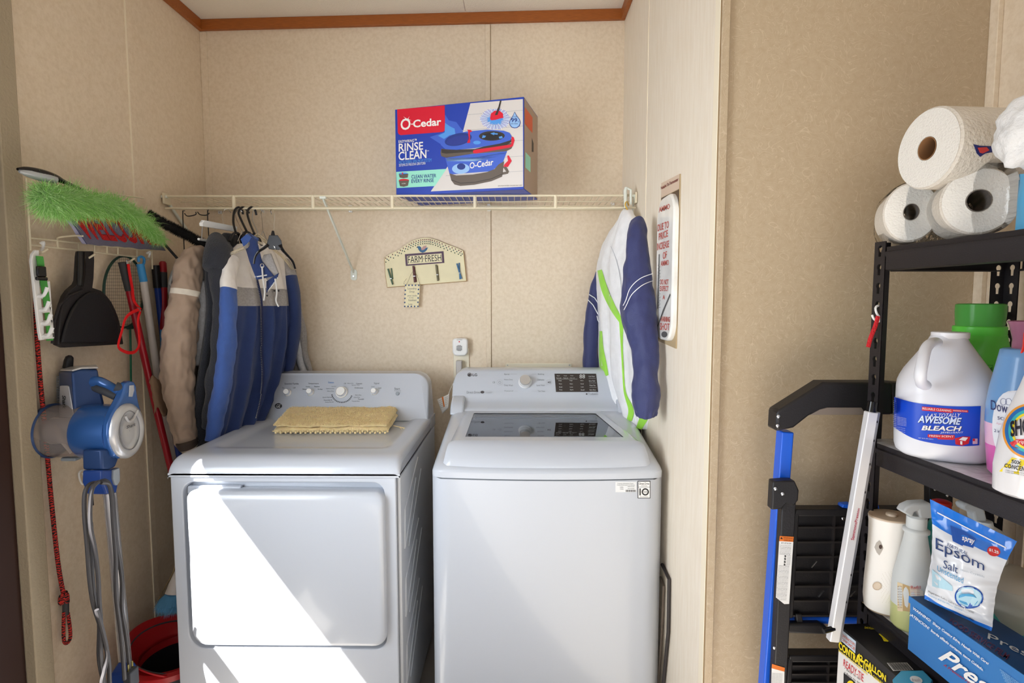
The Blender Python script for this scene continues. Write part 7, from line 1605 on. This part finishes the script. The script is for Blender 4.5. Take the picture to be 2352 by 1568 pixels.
for i in range(6): kt('STRONG CLINGING', ((1400+i*10, 1455+i*22), (1590+i*10, 1590+i*22), (1588+i*10, 1600+i*22), (1398+i*10, 1465+i*22)), 2, fB)
decal(mb, 'side_lettering', [wht, M('deep_red_print', (150, 30, 50), .5), M('pale_blue_print', (150, 196, 230), .5)], pbx)
mb = MB(); kt('Pres', ((1240, 1145), (1600, 1310), (1640, 1380), (1290, 1215)), 0, fTp, .0, .4); kt('FOOD SERVICE FILM', ((1000, 1050), (1470, 1345), (1440, 1385), (975, 1080)), 1, fTp, .01)
decal(mb, 'top_lettering', [M('soft_white_print', (200, 206, 212), .5), M('dark_plum_print', (86, 34, 66), .5)], pbx)
# epsom salt pouch on the carton
es = E_('epsom_salt_pouch', 'white and blue plastic pouch of bath salt standing on the film box', 'pouch', bpt(.04, .10, hB))
EQ = [(2136, 1146, .925), (2336, 1243, .835), (2277, 1449, .835), (2123, 1375, .925)]
Eq = [at(*p) for p in EQ]
zb_ = ZB+hB+.001
Eq[3].z = max(Eq[3].z, zb_); 
def sidecurve(u, v):
    p = Eq[0].lerp(Eq[1], u).lerp(Eq[3].lerp(Eq[2], u), v)
    pinch = .0
    hx_ = (Eq[1]-Eq[0]).normalized(); w0 = .10*(math.sin(PI*min(1, v*1.05))*.16)
    p = p-hx_*(u-.5)*w0*.9
    return p
en = (Eq[1]-Eq[0]).cross(Eq[3]-Eq[0]).normalized(); en = en if en.dot(CAM-Eq[0]) > 0 else -en
def ef_(u, v, s_):
    blg = .024*(1-abs(2*u-1)**2.4)*max(0, math.sin(PI*min(1, max(0, (v-.16)/.84))))**.7
    return sidecurve(u, v)+en*s_*blg+en*.0022*noise.noise(Vector((u*7, v*6, s_)))+en*.004*noise.noise(Vector((u*3, v*16, 3)))*min(1, v*3)
def zone(u, v): return 0 if (v < .235+.0*u or v > .955) else 1
mb = MB(); mb.grid(lambda u, v: ef_(u, v, 1), 40, 48, mfn=zone); mb.grid(lambda u, v: ef_(u, v, -1), 40, 48, mfn=zone)
ebody = mb.build('pouch', [M('pouch_blue', (34, 116, 216), .2, coat=.5), M('pouch_white', (226, 230, 238), .22, coat=.5)], es, ang=180, fixn=False)
e1 = mesh_fn(ebody, .0010); e2 = mesh_fn(ebody, .0018); e3 = mesh_fn(ebody, .0026)
mb = MB()
def kp(pts, mi, f): ppoly(mb, [kz(*p) for p in pts], f, mi)
def seg(pts_a, pts_b, n, mi, f):
    for i in range(n):
        A1 = Vector(pts_a[0]).lerp(Vector(pts_a[1]), i/n); A2 = Vector(pts_a[0]).lerp(Vector(pts_a[1]), (i+1)/n); B1 = Vector(pts_b[0]).lerp(Vector(pts_b[1]), i/n); B2 = Vector(pts_b[0]).lerp(Vector(pts_b[1]), (i+1)/n); kp([A1, A2, B2, B1], mi, f)
seg(((885, 193), (1440, 478)), ((885, 203), (1440, 488)), 12, 3, e1)
seg(((848, 655), (1010, 790)), ((848, 790), (1010, 830)), 6, 4, e1)
seg(((990, 302), (1090, 345)), ((1010, 430), (1090, 470)), 4, 0, e1); seg(((1090, 345), (1195, 410)), ((1090, 460), (1175, 485)), 4, 0, e1)
kt('spray', ((1090, 392), (1185, 425), (1178, 465), (1086, 432)), 3, e2, .02, .1); kt('NATURAL', ((975, 440), (1138, 520), (1130, 548), (968, 468)), 1, e2)
kt('Epsom', ((880, 400), (1262, 590), (1258, 690), (880, 520)), 1, e2, .0); kt('Salt', ((942, 580), (1058, 628), (1054, 690), (938, 640)), 1, e2); kt('Bath Crystals', ((1078, 650), (1262, 705), (1258, 722), (1076, 668)), 5, e2)
kt('Unscented', ((895, 625), (1098, 720), (1094, 765), (892, 668)), 2, e2)
a_ = kz(1140, 878); pell(mb, a_[0], a_[1], 33, 26, e1, 0, rot=.15); pell(mb, a_[0], a_[1], 29.5, 22.5, e2, 4, rot=.15); pell(mb, a_[0]-2, a_[1]+4, 22, 14, e3, 2, rot=.15)
a_ = kz(1338, 510); pell(mb, a_[0], a_[1], 15.5, 11.5, e1, 6, rot=.2); kt('$1.25', ((1300, 485), (1380, 510), (1378, 535), (1298, 510)), 3, e2, .02)
kt('Magnesium Sulfate Saline Laxative Solution', ((820, 825), (1180, 990), (1176, 1006), (818, 842)), 7, e2, .0); kt('Soaking Aid for Minor Sprains', ((820, 850), (1090, 975), (1088, 988), (818, 864)), 2, e2); kt('NET WT 16oz (454g)', ((1000, 985), (1185, 1050), (1182, 1064), (998, 998)), 7, e2)
decal(mb, 'pouch_print', [M('ep_blue', (24, 84, 176), .4), M('ep_navy', (40, 66, 120), .4), M('ep_teal', (70, 156, 206), .4), wht, M('ep_water', (176, 214, 232), .4), M('ep_grey', (170, 182, 196), .4), M('ep_red', (204, 44, 44), .4), ink], es)
# things behind: white tub, turquoise bowl, clear sprayer with red cap
wtb = E_('white_plastic_tub', 'cloudy white plastic tub behind the bath salt pouch', 'tub', bpt(.16, .05, 0)+Vector((0, 0, ZB-bp0.z)))
cw_ = at(2345, 1375, .92); cw_.z = ZB+.0
MB().lathe([(.045, 0), (.05, .003), (.055, .10), (.056, .13), (.048, .14), (.03, .15)], (cw_.x+.006, cw_.y+.03, ZB), n=40).build('tub', M('cloudy_white', (206, 202, 190), .4), wtb)
tq_ = E_('turquoise_bowl', 'turquoise plastic bowl at the right edge beside the film box', 'bowl', (cw_.x, .84, ZB))
bw0 = at(2380, 1400, .845); MB().lathe([(.045, 0), (.06, .01), (.078, .055), (.080, .056), (.075, .050), (.055, .012), (.001, .008)], (bw0.x, bw0.y, ZB+.03), n=48, cap=False).build('bowl', M('turquoise_plastic', (60, 168, 164), .35), tq_)
MB().lathe([(.042, 0), (.045, .03)], (bw0.x, bw0.y, ZB), n=40).build('bowl_foot', M('turquoise_plastic', (60, 168, 164), .35), tq_)
cs = at(2255, 1240, 1.0); cs.z = ZB
csb = E_('clear_sprayer', 'clear plastic spray bottle standing behind the bath salt pouch', 'spray bottle', cs)
cz2 = lambda py: at(2255, py, 1.0).z-ZB
MB().lathe([(.035, 0), (.038, .005), (.038, cz2(1230)), (.030, cz2(1215)), (.016, cz2(1205)), (.014, cz2(1195))], (cs.x, cs.y, ZB), n=36).build('bottle_body', frost, csb)
P = [at(x, y, .995) for x, y in ((2210, 1160), (2222, 1154), (2262, 1166), (2270, 1200), (2240, 1198), (2236, 1178), (2214, 1172))]
MB().loft([P, [p+Vector((0, .02, 0)) for p in P]]).build('trigger_head', M('milky_plastic', (216, 220, 222), .3), csb, bevel=.004)
rcp = at(2170, 1158, 1.07); rb2 = E_('red_capped_bottle', 'teal bottle with a red cap hidden behind the frosted sprayer', 'bottle', (rcp.x, rcp.y, ZB))
zc2 = rcp.z-ZB
MB().lathe([(.030, 0), (.032, .004), (.032, zc2-.07), (.02, zc2-.04), (.014, zc2-.025)], (rcp.x-.006, rcp.y, ZB), n=36).build('bottle_body', M('teal_bottle', (28, 130, 120), .3), rb2)
MB().lathe([(.016, zc2-.03), (.016, zc2+.006), (.012, zc2+.008)], (rcp.x-.006, rcp.y, ZB), n=30).build('cap', M('red_plastic', (206, 40, 30), .4), rb2)
# contractor bag carton below
q0 = at(1927, 1433, 1.10)
cbx = E_('contractor_bag_carton', 'black and white carton of contractor bags with yellow lettering, lowest at right', 'carton', (q0.x, q0.y, zL-.4))
zt9 = q0.z; zb9 = zL-.40
def cpt(r, f, z): return Vector((q0.x, q0.y, 0))+er*r+ef*f+Vector((0, 0, z))
V8 = [cpt(r, f, z) for r in (0, .17) for f in (0, .30) for z in (zb9, zt9)]
cbk = M('carton_black', (28, 26, 28), .4); cwh = M('carton_white', (226, 224, 222), .45)
cc_ = MB().add(V8, [(0, 1, 3, 2), (4, 6, 7, 5), (0, 4, 5, 1), (2, 3, 7, 6), (0, 2, 6, 4), (1, 5, 7, 3)], 0).build('carton', [cbk], cbx, bevel=.001)
er_n = er
c1f = plane_fn(q0, er, .0008); c2f = plane_fn(q0, er, .0016); c3f = plane_fn(q0, er, .0024); ctf = plane_fn(q0, (0, 0, 1), .0010)
mb = MB(); kp([(95, 1305), (480, 1600), (480, 1900), (60, 1900)], 0, c1f); kp([(108, 1130), (235, 1235), (228, 1330), (110, 1225)], 1, c1f)
for i, s_ in enumerate(("CONTRACTOR'S", 'CHOICE')): kt(s_, ((114, 1160+i*34), (230, 1252+i*34), (230, 1276+i*34), (114, 1184+i*34)), 2, c2f, .01)
kt('42 GALLON', ((248, 1318), (480, 1508), (478, 1562), (244, 1370)), 3, c2f, .04); kt('CONTRACTOR', ((100, 1228), (372, 1450), (370, 1515), (98, 1290)), 3, c2f, .04)
kt('CLEANUP BAGS', ((376, 1500), (480, 1585), (480, 1610), (376, 1525)), 3, c2f, .02); kt('BAGS FOR LEAVES AND DEBRIS', ((98, 1296), (330, 1490), (330, 1506), (98, 1312)), 3, c2f, .02)
kt('READY-TIE', ((138, 1375), (300, 1500), (296, 1560), (134, 1430)), 4, c2f, .0)
for i in range(4): kt('\u2022 Easy to tie', ((146, 1440+i*34), (270, 1530+i*34), (268, 1550+i*34), (144, 1460+i*34)), 5, c2f)
kp([(138, 1485), (230, 1560), (236, 1900), (130, 1900)], 5, c2f); pell(mb, *kz(195, 1590), 9, 12, c3f, 3)
decal(mb, 'side_print', [cwh, M('pale_blue_patch', (190, 206, 222), .45), M('orange_print', (206, 96, 60), .45), M('yellow_print', (238, 214, 30), .45), redp, ink], cc_)
mb = MB(); kp([(412, 1176), (440, 1176), (500, 1225), (490, 1240), (455, 1236), (440, 1205)], 0, ctf); kt('GALLON BAGS', ((380, 1126), (300, 1118), (300, 1134), (380, 1142)), 0, ctf)
kp([(478, 1410), (640, 1408), (695, 1468), (530, 1476)], 1, ctf)
ctf2 = plane_fn(q0, (0, 0, 1), .0018)
for i in range(22): kp([(486+i*7, 1412), (489+i*7+(i % 3), 1412), (540+i*7+(i % 3), 1472), (537+i*7, 1472)], 2, ctf2)
decal(mb, 'top_print', [M('yellow_print', (238, 214, 30), .45), cwh, ink], cc_)
pkp = E_('cyan_packet', 'small cyan printed packet lying on the black carton at the bottom edge', 'packet', at(2100, 1560, 1.0))
cyz = [atz(*kz(*p), zt9+.001) for p in ((590, 1492), (770, 1488), (850, 1570), (800, 1720), (560, 1720), (525, 1560))]
pk2 = MB().prism(cyz, (0, 0, .006)).build('packet', M('cyan_packet_film', (76, 176, 216), .3), pkp, bevel=.002)
ckf = plane_fn((0, 0, zt9+.007), (0, 0, 1), .0008); mb = MB(); a_ = kz(715, 1545); pell(mb, a_[0], a_[1], 15, 8, ckf, 0, rot=.3); kt('fresh', ((680, 1535), (745, 1535), (750, 1560), (685, 1560)), 1, ckf)
decal(mb, 'packet_print', [wht, M('rose_print', (196, 110, 140), .5)], pk2)
